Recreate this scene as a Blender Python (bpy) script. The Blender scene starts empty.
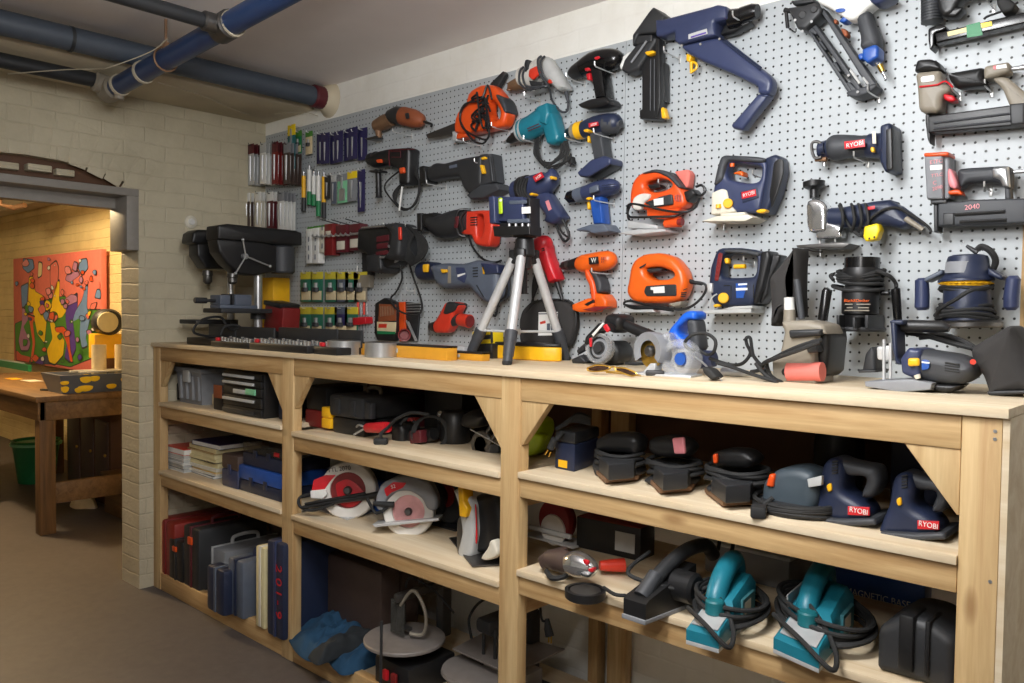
import bpy, bmesh, math, random
from mathutils import Vector, Matrix, noise
random.seed(4)
SC = bpy.context.scene
COL = SC.collection
PI = math.pi

# ---------------------------------------------------------------- camera, world, light, exposure
CAM = Vector((1.6636, -2.3733, 1.4024)); FPX = 808.8
YAW, PITCH, ROLL = 0.7453, -0.0344, 0.0129
_cy, _sy, _cp, _sp = math.cos(YAW), math.sin(YAW), math.cos(PITCH), math.sin(PITCH)
FWD = Vector((-_sy*_cp, _cy*_cp, _sp)); _r = Vector((_cy, _sy, 0)); _u = _r.cross(FWD)
RGT = _r*math.cos(ROLL) + _u*math.sin(ROLL); UPV = -_r*math.sin(ROLL) + _u*math.cos(ROLL)
cd = bpy.data.cameras.new('camera'); cam = bpy.data.objects.new('camera', cd); COL.objects.link(cam)
cam.matrix_world = Matrix(((RGT.x, UPV.x, -FWD.x, CAM.x), (RGT.y, UPV.y, -FWD.y, CAM.y), (RGT.z, UPV.z, -FWD.z, CAM.z), (0, 0, 0, 1)))
cd.sensor_width = 36; cd.lens = FPX/1024*36; cd.clip_start = 0.05
SC.camera = cam
SC.view_settings.view_transform = 'Standard'; SC.view_settings.look = 'None'
SC.view_settings.exposure = -0.04; SC.view_settings.gamma = 1; SC.view_settings.use_curve_mapping = False
w = bpy.data.worlds.new('world'); SC.world = w; w.use_nodes = True
w.node_tree.nodes['Background'].inputs[0].default_value = (.9, .95, 1, 1); w.node_tree.nodes['Background'].inputs[1].default_value = 0.02

def lamp(name, typ, loc, energy, color, size=.3, size_y=None, rot=None, spot=None):
    l = bpy.data.lights.new(name, typ); l.energy = energy; l.color = color
    if typ == 'AREA':
        l.size = size
        if size_y: l.shape = 'RECTANGLE'; l.size_y = size_y
    else: l.shadow_soft_size = size
    if spot: l.spot_size = spot; l.spot_blend = .6
    o = bpy.data.objects.new(name, l); COL.objects.link(o); o.location = loc
    if rot: o.rotation_euler = rot
    return o
def aim(frm, to): return (Vector(to)-Vector(frm)).to_track_quat('-Z', 'Y').to_euler()
_c = (.8, -1.55, 2.44)
lamp('ceiling_lamp', 'AREA', _c, 31, (.97, .985, 1), .55, .4, aim(_c, (.35, -.1, 1.4)))
lamp('strobe_lamp', 'POINT', (.72, -1.75, 2.05), 38, (.97, .985, 1), .1)
lamp('ceiling_fill', 'AREA', (1.25, -2.45, 1.95), 20, (1, .97, .95), .35, .35, aim((1.25, -2.45, 1.95), (.2, -1.0, 2.53)))  # added fill light, aimed up to brighten the ceiling; no fixture there
lamp('workshop_lamp', 'POINT', (-4.7, -1.1, 2.4), 165, (1, .74, .42), .1)

# ---------------------------------------------------------------- pixel tracing: a point of the photo put on a real plane
def ray(x, y): return FWD + RGT*((x-512)/FPX) - UPV*((y-341.5)/FPX)
def onY(x, y, Y):
    d = ray(x, y); return CAM + d*((Y-CAM.y)/d.y)
def onZ(x, y, Z):
    d = ray(x, y); return CAM + d*((Z-CAM.z)/d.z)
def onX(x, y, X):
    d = ray(x, y); return CAM + d*((X-CAM.x)/d.x)

# ---------------------------------------------------------------- materials
MATS = {}
def srgb(h):
    if isinstance(h, str):
        h = [int(h[i:i+2], 16)/255 for i in (0, 2, 4)]
    return tuple((c/12.92 if c <= .04045 else ((c+.055)/1.055)**2.4) for c in h) + (1,)
def newmat(name):
    m = bpy.data.materials.new(name); m.use_nodes = True
    nt = m.node_tree; b = nt.nodes['Principled BSDF']; return m, nt, b
def N(nt, t, **k):
    n = nt.nodes.new(t)
    for a, v in k.items():
        if a in n.inputs: n.inputs[a].default_value = v
        else: setattr(n, a, v)
    return n
def mixcol(nt, fac, a, b, typ='MIX'):
    n = nt.nodes.new('ShaderNodeMix'); n.data_type = 'RGBA'; n.blend_type = typ
    for i, v in ((0, fac), (6, a), (7, b)):
        if hasattr(v, 'links'): nt.links.new(v, n.inputs[i])
        else: n.inputs[i].default_value = v
    return n.outputs[2]
def plain(name, hexc, rough=.5, metal=0, var=.12, scale=30, bump=0, spec=.5, trans=0, alpha=1, coat=0):
    m, nt, b = newmat(name); c = srgb(hexc)
    tc = N(nt, 'ShaderNodeTexCoord'); no = N(nt, 'ShaderNodeTexNoise'); no.inputs['Scale'].default_value = scale; no.inputs['Detail'].default_value = 5
    nt.links.new(tc.outputs['Object'], no.inputs['Vector'])
    dark = tuple(v*(1-2.2*var) for v in c[:3]) + (1,); lite = tuple(min(1, v*(1+2.2*var)) for v in c[:3]) + (1,)
    nt.links.new(mixcol(nt, no.outputs[0], dark, lite), b.inputs['Base Color'])
    b.inputs['Roughness'].default_value = rough; b.inputs['Metallic'].default_value = metal; b.inputs['Specular IOR Level'].default_value = spec
    b.inputs['Transmission Weight'].default_value = trans; b.inputs['Alpha'].default_value = alpha; b.inputs['Coat Weight'].default_value = coat
    if bump:
        bp = N(nt, 'ShaderNodeBump', Strength=bump, Distance=.002); nt.links.new(no.outputs[0], bp.inputs['Height']); nt.links.new(bp.outputs[0], b.inputs['Normal'])
    MATS[name] = m; return m
def wood(name, c1, c2, axis, rough=.6, sc=1.0, knots=True):
    m, nt, b = newmat(name)
    tc = N(nt, 'ShaderNodeTexCoord'); oi = N(nt, 'ShaderNodeObjectInfo')
    add = N(nt, 'ShaderNodeVectorMath', operation='MULTIPLY_ADD'); nt.links.new(oi.outputs['Random'], add.inputs[0]); add.inputs[1].default_value = (7, 5, 9); nt.links.new(tc.outputs['Object'], add.inputs[2])
    mp = N(nt, 'ShaderNodeMapping'); s = [26*sc, 26*sc, 26*sc]; s['xyz'.index(axis)] = 1.6*sc; mp.inputs['Scale'].default_value = s
    nt.links.new(add.outputs[0], mp.inputs['Vector'])
    n1 = N(nt, 'ShaderNodeTexNoise', Scale=1.0, Detail=6.0, Roughness=.6, Distortion=.7); nt.links.new(mp.outputs[0], n1.inputs['Vector'])
    n2 = N(nt, 'ShaderNodeTexNoise', Scale=6.0, Detail=3.0); nt.links.new(mp.outputs[0], n2.inputs['Vector'])
    cr = N(nt, 'ShaderNodeValToRGB'); cr.color_ramp.elements[0].position = .32; cr.color_ramp.elements[1].position = .68
    cr.color_ramp.elements[0].color = srgb(c1); cr.color_ramp.elements[1].color = srgb(c2); nt.links.new(n1.outputs[0], cr.inputs[0])
    col = mixcol(nt, .25, cr.outputs[0], n2.outputs[0], 'SOFT_LIGHT')
    if knots:
        mp2 = N(nt, 'ShaderNodeMapping'); s2 = [9, 9, 9]; s2['xyz'.index(axis)] = 3.2; mp2.inputs['Scale'].default_value = s2; nt.links.new(add.outputs[0], mp2.inputs['Vector'])
        vo = N(nt, 'ShaderNodeTexVoronoi', Scale=.75); nt.links.new(mp2.outputs[0], vo.inputs['Vector'])
        k = N(nt, 'ShaderNodeValToRGB'); k.color_ramp.elements[0].position = .06; k.color_ramp.elements[1].position = .12; k.color_ramp.elements[0].color = (1, 1, 1, 1); k.color_ramp.elements[1].color = (0, 0, 0, 1)
        nt.links.new(vo.outputs['Distance'], k.inputs[0])
        mul = N(nt, 'ShaderNodeMath', operation='MULTIPLY'); nt.links.new(k.outputs[0], mul.inputs[0]); mul.inputs[1].default_value = .6
        col = mixcol(nt, mul.outputs[0], col, srgb('7a4f24'))
    nt.links.new(col, b.inputs['Base Color']); b.inputs['Roughness'].default_value = rough
    bp = N(nt, 'ShaderNodeBump', Strength=.15, Distance=.001); nt.links.new(n2.outputs[0], bp.inputs['Height']); nt.links.new(bp.outputs[0], b.inputs['Normal'])
    MATS[name] = m; return m
def brick(name, hexc, u, v='z', dirt='8a7f66', bump=.5, bw=.2, bh=.077):
    m, nt, b = newmat(name)
    tc = N(nt, 'ShaderNodeTexCoord'); sp = N(nt, 'ShaderNodeSeparateXYZ'); cb = N(nt, 'ShaderNodeCombineXYZ')
    nt.links.new(tc.outputs['Object'], sp.inputs[0]); nt.links.new(sp.outputs['xyz'.index(u)], cb.inputs[0]); nt.links.new(sp.outputs['xyz'.index(v)], cb.inputs[1])
    wob = N(nt, 'ShaderNodeTexNoise', Scale=7.0, Detail=3.0); nt.links.new(tc.outputs['Object'], wob.inputs['Vector'])
    wv = N(nt, 'ShaderNodeVectorMath', operation='MULTIPLY_ADD'); nt.links.new(wob.outputs['Color'], wv.inputs[0]); wv.inputs[1].default_value = (.022, .022, 0); nt.links.new(cb.outputs[0], wv.inputs[2])
    br = N(nt, 'ShaderNodeTexBrick', Scale=1.0); nt.links.new(wv.outputs[0], br.inputs['Vector'])
    br.inputs['Brick Width'].default_value = bw; br.inputs['Row Height'].default_value = bh; br.inputs['Mortar Size'].default_value = .006; br.inputs['Mortar Smooth'].default_value = .9
    c = srgb(hexc)
    br.inputs['Color1'].default_value = c; br.inputs['Color2'].default_value = tuple(x*.975 for x in c[:3]) + (1,); br.inputs['Mortar'].default_value = tuple(x*.97 for x in c[:3]) + (1,)
    n1 = N(nt, 'ShaderNodeTexNoise', Scale=3.2, Detail=7.0, Roughness=.65); nt.links.new(tc.outputs['Object'], n1.inputs['Vector'])
    cr = N(nt, 'ShaderNodeValToRGB'); cr.color_ramp.elements[0].position = .45; cr.color_ramp.elements[1].position = .75; cr.color_ramp.elements[1].color = (.35, .35, .35, 1); cr.color_ramp.elements[0].color = (0, 0, 0, 1)
    nt.links.new(n1.outputs[0], cr.inputs[0])
    nt.links.new(mixcol(nt, cr.outputs[0], br.outputs['Color'], srgb(dirt)), b.inputs['Base Color'])
    b.inputs['Roughness'].default_value = .62
    n2 = N(nt, 'ShaderNodeTexNoise', Scale=38.0, Detail=4.0); nt.links.new(tc.outputs['Object'], n2.inputs['Vector'])
    inv = N(nt, 'ShaderNodeMath', operation='MULTIPLY_ADD'); nt.links.new(br.outputs['Fac'], inv.inputs[0]); inv.inputs[1].default_value = -1; nt.links.new(n2.outputs[0], inv.inputs[2])
    ad = N(nt, 'ShaderNodeMath', operation='ADD'); nt.links.new(inv.outputs[0], ad.inputs[0]); nt.links.new(n1.outputs[0], ad.inputs[1])
    bp = N(nt, 'ShaderNodeBump', Strength=bump, Distance=.008); nt.links.new(ad.outputs[0], bp.inputs['Height']); nt.links.new(bp.outputs[0], b.inputs['Normal'])
    MATS[name] = m; return m
def pegmat():
    m, nt, b = newmat('pegboard_grey')
    tc = N(nt, 'ShaderNodeTexCoord'); sc = N(nt, 'ShaderNodeVectorMath', operation='SCALE'); sc.inputs['Scale'].default_value = 1/.0254; nt.links.new(tc.outputs['Object'], sc.inputs[0])
    fr = N(nt, 'ShaderNodeVectorMath', operation='FRACTION'); nt.links.new(sc.outputs[0], fr.inputs[0])
    sb = N(nt, 'ShaderNodeVectorMath', operation='SUBTRACT'); nt.links.new(fr.outputs[0], sb.inputs[0]); sb.inputs[1].default_value = (.5, .5, .5)
    ml = N(nt, 'ShaderNodeVectorMath', operation='MULTIPLY'); nt.links.new(sb.outputs[0], ml.inputs[0]); ml.inputs[1].default_value = (1, 0, 1)
    ln = N(nt, 'ShaderNodeVectorMath', operation='LENGTH'); nt.links.new(ml.outputs[0], ln.inputs[0])
    cr = N(nt, 'ShaderNodeValToRGB'); cr.color_ramp.elements[0].position = .115; cr.color_ramp.elements[1].position = .145
    cr.color_ramp.elements[0].color = (0, 0, 0, 1); cr.color_ramp.elements[1].color = (1, 1, 1, 1); nt.links.new(ln.outputs['Value'], cr.inputs[0])
    no = N(nt, 'ShaderNodeTexNoise', Scale=3.0, Detail=5.0); nt.links.new(tc.outputs['Object'], no.inputs['Vector'])
    base = mixcol(nt, no.outputs[0], srgb('a9aeb1'), srgb('bbc0c2'))
    nt.links.new(mixcol(nt, cr.outputs[0], srgb('222120'), base), b.inputs['Base Color']); b.inputs['Roughness'].default_value = .42
    bp = N(nt, 'ShaderNodeBump', Strength=.5, Distance=.003); nt.links.new(cr.outputs[0], bp.inputs['Height']); nt.links.new(bp.outputs[0], b.inputs['Normal'])
    MATS['peg'] = m
def concrete():
    m, nt, b = newmat('concrete_floor')
    tc = N(nt, 'ShaderNodeTexCoord'); n1 = N(nt, 'ShaderNodeTexNoise', Scale=1.7, Detail=8.0, Roughness=.65); nt.links.new(tc.outputs['Object'], n1.inputs['Vector'])
    n2 = N(nt, 'ShaderNodeTexNoise', Scale=22.0, Detail=6.0, Roughness=.7); nt.links.new(tc.outputs['Object'], n2.inputs['Vector'])
    c = mixcol(nt, n1.outputs[0], srgb('46403e'), srgb('605a58')); c = mixcol(nt, .35, c, n2.outputs[0], 'SOFT_LIGHT')
    nt.links.new(c, b.inputs['Base Color']); b.inputs['Roughness'].default_value = .55
    bp = N(nt, 'ShaderNodeBump', Strength=.12, Distance=.003); nt.links.new(n2.outputs[0], bp.inputs['Height']); nt.links.new(bp.outputs[0], b.inputs['Normal'])
    MATS['concrete'] = m
pegmat(); concrete()
brick('brick_x', 'faf8f0', 'x', bump=.16, dirt='d2cab6'); brick('brick_y', 'c8bea4', 'y', bump=.42); brick('brick_jamb', 'd2c3aa', 'x', bw=.16, bump=.6)
brick('brick_back', 'e3cf9a', 'x', bump=.6, dirt='a58a4e')
plain('ceiling', 'e8e2e0', .8, var=.04, scale=3, bump=.3); plain('soffit', 'c9bda4', .7, var=.12, scale=4, bump=.6)
wood('pine_x', 'a98251', 'cfae7c', 'x'); wood('pine_z', 'b08b5b', 'd3b685', 'z'); wood('pine_y', 'a88253', 'cdae80', 'y')
wood('ply', 'cdb692', 'e2d3b8', 'x', knots=False, sc=.6); wood('ply_edge', 'b59468', 'dfc79c', 'x', knots=False, sc=3)
wood('old_wood', '5e4426', '80603a', 'x'); wood('old_wood_z', '573f24', '785835', 'z')
for a in ('black:1b1b1c:.42', 'blackgloss:121213:.22', 'rubber:232323:.75', 'dark:2b2c2e:.5', 'charcoal:3a3c40:.55', 'grey:84868a:.5', 'lightgrey:b9bab8:.5', 'white:e4e3de:.45', 'offwhite:d9d3c2:.6',
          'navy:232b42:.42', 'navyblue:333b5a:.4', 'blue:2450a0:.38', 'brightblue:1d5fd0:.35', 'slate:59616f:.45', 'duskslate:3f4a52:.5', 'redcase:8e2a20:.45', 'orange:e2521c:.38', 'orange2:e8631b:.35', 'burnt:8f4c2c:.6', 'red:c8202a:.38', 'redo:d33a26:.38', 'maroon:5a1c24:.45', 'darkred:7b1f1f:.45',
          'teal:1d7385:.38', 'tealdark:17666e:.42', 'yellow:f0b51c:.4', 'brightyellow:f5d21c:.4', 'lime:b4d420:.35', 'green:1f7a4a:.45', 'mint:7fc79a:.5', 'purple:2c2854:.45', 'cream:dccf9f:.6', 'card:d9c7a0:.7', 'brown:5a3a22:.6', 'dirtyteal:3b6f76:.5', 'pipeblue:29406a:.35',
          'pipegrey:474f5a:.45', 'pink:e08a90:.45', 'bluecloth:1b425f:.9', 'darkcloth:24282b:.9', 'felt:353332:.95', 'taupe:8b8375:.5', 'lintelgrey:8f8a83:.5', 'packgreen:2c6e58:.5', 'packyellow:d3c23c:.5', 'gold:d3962a:.42', 'pipeblack:26282b:.5', 'brownbox:4c3d37:.5', 'string:b9ae98:.8', 'coral:dc7468:.7', 'violet:5a3f9a:.7', 'skyblue:6d8fc2:.7', 'leaf:4d8a34:.7', 'paintyellow:f2c81e:.7', 'lilac:b57fa6:.7', 'sticker:efeeea:.5', 'tan:a98352:.6'):
    n_, h_, r_ = a.split(':'); plain(n_, h_, float(r_), var=.06, bump=.05 if float(r_) < .7 else .4)
for a in ('steel:b8b9ba:.28', 'alu:c9caca:.4', 'darksteel:6a6866:.4', 'castiron:857e79:.5', 'chrome:d9dadb:.12', 'brass:c9a24a:.3', 'rust:8a6a50:.55'):
    n_, h_, r_ = a.split(':'); plain(n_, h_, float(r_), metal={'rust': .4, 'castiron': .25, 'alu': .35, 'steel': .75}.get(n_, .9), var=.08)
plain('hookwire', 'd8d8d6', .3, metal=.6)
plain('clear', 'e9ebec', .18, trans=.5, var=.02, alpha=.5); plain('smoke', '50504c', .15, alpha=.45, var=.02); plain('lens', '3a2015', .1, alpha=.8, var=.02)
plain('wornwhite', 'd9d4cc', .4, var=.12, scale=14); plain('pinkdisc', 'd59a98', .4, metal=.25, var=.25, scale=18)

# ---------------------------------------------------------------- mesh builder
def chaikin(pts, k=2, closed=True):
    """round the corners of an outline: tangent length grows with k"""
    c = (0, .005, .017, .03)[k]
    if not c: return [Vector(p) for p in pts]
    out = []; n = len(pts)
    for i in range(n):
        p, a, b = pts[i], pts[i-1], pts[(i+1) % n]
        la, lb = (a-p).length, (b-p).length
        if la < 1e-9 or lb < 1e-9: continue
        ta, tb = min(c, .46*la), min(c, .46*lb)
        A, C_ = p + (a-p)*(ta/la), p + (b-p)*(tb/lb); m = 2 if k == 1 else 4
        for j in range(m+1):
            t = j/m; out.append(A*((1-t)**2) + p*(2*t*(1-t)) + C_*(t*t))
    return out
def spline(pts, k=6):
    pts = [Vector(p) for p in pts]
    out = []; n = len(pts)
    for i in range(n-1):
        p0, p1, p2, p3 = pts[max(0, i-1)], pts[i], pts[i+1], pts[min(n-1, i+2)]
        for j in range(k):
            t = j/k; t2 = t*t; t3 = t2*t
            out.append(.5*((2*p1) + (p2-p0)*t + (2*p0-5*p1+4*p2-p3)*t2 + (3*p1-p0-3*p2+p3)*t3))
    return out + [pts[-1]]
def frame(d):
    d = d.normalized(); a = Vector((0, 0, 1)) if abs(d.z) < .9 else Vector((1, 0, 0))
    u = d.cross(a).normalized(); return u, d.cross(u).normalized()
class B:
    def __init__(s): s.bm = bmesh.new(); s.mats = [None]
    def mi(s, m):
        if m is None: return 0
        if m not in s.mats: s.mats.append(m)
        return s.mats.index(m)
    def loft(s, rings, m=None, cap=(True, True), closed=True):
        k = s.mi(m); V = [[s.bm.verts.new(p) for p in r] for r in rings]; n = len(V[0])
        for i in range(len(V)-1):
            for j in range(n if closed else n-1):
                try: s.bm.faces.new((V[i][j], V[i][(j+1) % n], V[i+1][(j+1) % n], V[i+1][j])).material_index = k
                except ValueError: pass
        if cap[0]: s.bm.faces.new(V[0][::-1]).material_index = k
        if cap[1]: s.bm.faces.new(V[-1]).material_index = k
        return s
    def box(s, c, size, rot=None, r=0, m=None, seg=2):
        c = Vector(c); k = s.mi(m); h = [x/2 for x in size]; R_ = rot if isinstance(rot, Matrix) else (Matrix.Rotation(rot, 3, 'Z') if rot else Matrix.Identity(3))
        vs = [s.bm.verts.new(c + R_ @ Vector((x*h[0], y*h[1], z*h[2]))) for x in (-1, 1) for y in (-1, 1) for z in (-1, 1)]
        fs = [s.bm.faces.new([vs[i] for i in q]) for q in ((0, 1, 3, 2), (4, 6, 7, 5), (0, 4, 5, 1), (2, 3, 7, 6), (0, 2, 6, 4), (1, 5, 7, 3))]
        for f in fs: f.material_index = k
        if r:
            es = list({e for f in fs for e in f.edges})
            res = bmesh.ops.bevel(s.bm, geom=es, offset=min(r, .45*min(size)), segments=seg, profile=.5, affect='EDGES', clamp_overlap=True)
            for f in res['faces']: f.material_index = k
        return s
    def bx(s, x0, x1, y0, y1, z0, z1, r=0, m=None): return s.box(((x0+x1)/2, (y0+y1)/2, (z0+z1)/2), (abs(x1-x0), abs(y1-y0), abs(z1-z0)), None, r, m)
    def prism(s, pts, vec, r=0, m=None, seg=3, back=True):
        """outline (3-d points in one plane) extruded by vec; the rims rounded by r"""
        vec = Vector(vec); n = len(pts); nrm = vec.normalized()
        ar = Vector((0, 0, 0))
        for i in range(n): ar += pts[i].cross(pts[(i+1) % n])
        if ar.dot(nrm) < 0: pts = pts[::-1]
        L = vec.length; r = min(r, L*.49)
        ins = []
        for i in range(n):
            a, b, c = pts[i-1], pts[i], pts[(i+1) % n]
            e1 = (b-a); e2 = (c-b)
            n1 = nrm.cross(e1).normalized() if e1.length > 1e-9 else Vector(); n2 = nrm.cross(e2).normalized() if e2.length > 1e-9 else Vector()
            v = n1+n2; v = v.normalized() if v.length > 1e-6 else n1
            ins.append(v*min(1.6, 1/max(.3, v.dot(n1) if n1.length else 1)))
        lim = [9]*n                                     # keep the rim from folding over itself
        for i in range(n):
            j = (i+1) % n; e = pts[j]-pts[i]; L_ = e.length
            if L_ < 1e-9: continue
            rate = (ins[i]-ins[j]).dot(e/L_)
            if rate > 1e-6:
                q = .92*L_/rate; lim[i] = min(lim[i], q); lim[j] = min(lim[j], q)
        ax = (pts[1]-pts[0]).normalized(); ay = nrm.cross(ax)
        P2 = [(p.dot(ax), p.dot(ay)) for p in pts]
        for i in range(n):
            dx, dy = ins[i].dot(ax), ins[i].dot(ay); px_, py_ = P2[i]; best = 9
            for j in range(n):
                if j == i or (j+1) % n == i: continue
                qx, qy = P2[j]; ex, ey = P2[(j+1) % n][0]-qx, P2[(j+1) % n][1]-qy; den = dx*ey-dy*ex
                if abs(den) < 1e-12: continue
                t_ = ((qx-px_)*ey-(qy-py_)*ex)/den; u_ = ((qx-px_)*dy-(qy-py_)*dx)/den
                if t_ > 1e-6 and -.01 <= u_ <= 1.01: best = min(best, t_)
            lim[i] = min(lim[i], best*.36)
        for _ in range(3):
            for i in list(range(n)) + list(range(n-1, -1, -1)):
                lim[i] = min(lim[i], lim[i-1] + .6*(pts[i]-pts[i-1]).length, lim[(i+1) % n] + .6*(pts[(i+1) % n]-pts[i]).length)
        if r:
            ins = [v*min(1, l_/r) for v, l_ in zip(ins, lim)]
        def ring(t, i): return [p + nrm*t + q*i for p, q in zip(pts, ins)]
        rings = []
        if r and back:
            for j in range(seg+1):
                a = PI/2*j/seg; rings.append(ring(r*(1-math.cos(a)), r*(1-math.sin(a))))
        else: rings.append(ring(0, 0))
        if r:
            for j in range(seg+1):
                a = PI/2*j/seg; rings.append(ring(L-r+r*math.sin(a), r*(1-math.cos(a))))
        else: rings.append(ring(L, 0))
        return s.loft(rings, m)
    def tube(s, pts, rad, seg=8, m=None, cap=True, closed=False, flat=1.0, up=None):
        pts = [Vector(p) for p in pts]; n = len(pts)
        if not hasattr(rad, '__len__'): rad = [rad]*n
        rings = []; u = None
        for i, p in enumerate(pts):
            a = pts[i-1] if (i > 0 or closed) else p; c = pts[(i+1) % n] if (i < n-1 or closed) else p
            d = (c-a); d = d.normalized() if d.length > 1e-9 else Vector((0, 0, 1))
            if u is None:
                u, v = frame(d)
                if up is not None: v = (Vector(up) - d*Vector(up).dot(d)).normalized(); u = v.cross(d)
            else:
                u = (u - d*u.dot(d)).normalized(); v = d.cross(u)
                if up is not None: v = (Vector(up) - d*Vector(up).dot(d)).normalized(); u = v.cross(d)
            rings.append([p + (u*math.cos(2*PI*j/seg) + v*(flat*math.sin(2*PI*j/seg)))*rad[i] for j in range(seg)])
        if closed: rings.append(rings[0]); cap = False
        return s.loft(rings, m, (cap, cap))
    def lathe(s, p0, p1, prof, seg=20, m=None, cap=True, sq=1.0):
        """prof: (t along p0->p1 in 0..1, radius)"""
        p0, p1 = Vector(p0), Vector(p1); u, v = frame(p1-p0)
        return s.loft([[p0.lerp(p1, t) + (u*math.cos(2*PI*j/seg) + v*(sq*math.sin(2*PI*j/seg)))*max(r, 1e-5) for j in range(seg)] for t, r in prof], m, (cap, cap))
    def cyl(s, p0, p1, r, r2=None, seg=18, m=None, bev=0):
        r2 = r if r2 is None else r2
        L = (Vector(p1)-Vector(p0)).length; b = min(bev/L, .45) if bev else 0
        pr = [(0, r-bev), (b, r), (1-b, r2), (1, r2-bev)] if bev else [(0, r), (1, r2)]
        return s.lathe(p0, p1, pr, seg, m)
    def ell(s, c, rad, rot=None, seg=16, rings=10, m=None):
        c = Vector(c); k = s.mi(m); R_ = rot or Matrix.Identity(3)
        rr = []
        for i in range(rings+1):
            a = PI*i/rings; q = max(math.sin(a), 1e-4)
            rr.append([c + R_ @ Vector((rad[0]*q*math.cos(2*PI*j/seg), rad[1]*q*math.sin(2*PI*j/seg), -rad[2]*math.cos(a))) for j in range(seg)])
        return s.loft(rr, m)
    def coil(s, c, ax, ra, rb, turns, wire=.0035, jit=.15, m=None, spread=.012, u=None):
        """loosely wound cord"""
        c = Vector(c); ax = Vector(ax).normalized()
        if u is None: u, v = frame(ax)
        else: u = Vector(u).normalized(); v = ax.cross(u)
        pts = []; K = int(turns*18)
        for i in range(K+1):
            t = i/18*2*PI/1; j = 1 + jit*(noise.noise(Vector((i*.11, c.x*9, c.z*7))))
            pts.append(c + u*(ra*j*math.cos(t)) + v*(rb*j*math.sin(t)) + ax*(spread*(i/K-.5) + .5*spread*noise.noise(Vector((i*.23, 3, c.y*5)))))
        return s.tube(pts, wire, 6, m)
    def out(s, name, mat=None, parent=None, sharp=38, label=None):
        bmesh.ops.remove_doubles(s.bm, verts=s.bm.verts, dist=1e-6)
        bmesh.ops.recalc_face_normals(s.bm, faces=s.bm.faces)
        me = bpy.data.meshes.new(name); off = WORLD(parent) if parent else Vector()
        if not parent:
            vs = [v.co for v in s.bm.verts]; lo = Vector([min(v[i] for v in vs) for i in range(3)]); hi = Vector([max(v[i] for v in vs) for i in range(3)])
            off = Vector(((lo.x+hi.x)/2, (lo.y+hi.y)/2, lo.z))
        bmesh.ops.translate(s.bm, verts=s.bm.verts, vec=-off); s.bm.to_mesh(me); s.bm.free()
        used = {f.material_index for f in me.polygons}
        for i_, x in enumerate(s.mats): me.materials.append(MATS[(x or mat) if i_ in used or i_ else (mat or s.mats[-1])])
        for p in me.polygons: p.use_smooth = True
        me.set_sharp_from_angle(angle=math.radians(sharp))
        o = bpy.data.objects.new(name, me); COL.objects.link(o)
        if parent: o.parent = parent
        else: o.location = off
        if label: o['label'] = label
        return o
def WORLD(o):
    v = o.location.copy()
    while o.parent: o = o.parent; v += o.location
    return v
def tag(o, label, cat, group=None):
    o['label'] = label; o['category'] = cat
    if group: o['group'] = group
    return o
def T(name, label, cat, loc, group=None):
    o = bpy.data.objects.new(name, None); o.empty_display_size = .05; COL.objects.link(o); o.location = loc
    return tag(o, label, cat, group)
def S(o): o['kind'] = 'structure'; return o
def dup(root, loc, label, group=None):
    r = root.copy(); COL.objects.link(r); r.location = loc; r['label'] = label
    if group: r['group'] = group
    for ch in list(root.children):
        c = ch.copy(); COL.objects.link(c); c.parent = r
        for g in ch.children:
            d = g.copy(); COL.objects.link(d); d.parent = c
    return r
def text(s_, name, mat, parent, pos, right, up, h, label=None, thick=.0006, width=None):
    cu = bpy.data.curves.new('t', 'FONT'); cu.body = s_; cu.align_x = 'CENTER'; cu.align_y = 'CENTER'; cu.size = h*1.38; cu.extrude = thick
    t = bpy.data.objects.new('t', cu); COL.objects.link(t); bpy.context.view_layer.update()
    me = bpy.data.meshes.new_from_object(t.evaluated_get(bpy.context.evaluated_depsgraph_get())); bpy.data.objects.remove(t)
    right = Vector(right).normalized(); up = Vector(up); up = (up-right*up.dot(right)).normalized(); nn = right.cross(up)
    k = 1.0
    if width:
        xs = [v.co.x for v in me.vertices]; k = width/max(1e-6, max(xs)-min(xs))
    off = Vector(pos) - (WORLD(parent) if parent else Vector())
    for v in me.vertices: v.co = off + right*v.co.x*k + up*v.co.y + nn*v.co.z
    me.materials.clear(); me.materials.append(MATS[mat]); me.name = name
    o = bpy.data.objects.new(name, me); COL.objects.link(o)
    if parent: o.parent = parent
    if label: o['label'] = label
    return o
# ---------------------------------------------------------------- the setting
XL, YF, ZT, XR, ZC = -2.41, -.6165, 1.2354, 1.3124, 2.53
S(B().bx(-8.6, 3.6, -4.6, .32, -.1, 0).out('floor', 'concrete'))
S(B().bx(XL-.02, 3.6, -4.6, .12, ZC, ZC+.1).out('ceiling', 'ceiling'))
S(B().bx(XL, 3.6, .008, .12, 0, ZC).out('wall_right', 'brick_x'))
S(B().bx(3.6, 3.7, -4.6, .12, 0, ZC).out('wall_far', 'brick_y'))
S(B().bx(XL-.21, 3.6, -4.7, -4.6, 0, ZC).out('wall_behind', 'brick_x'))
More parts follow.
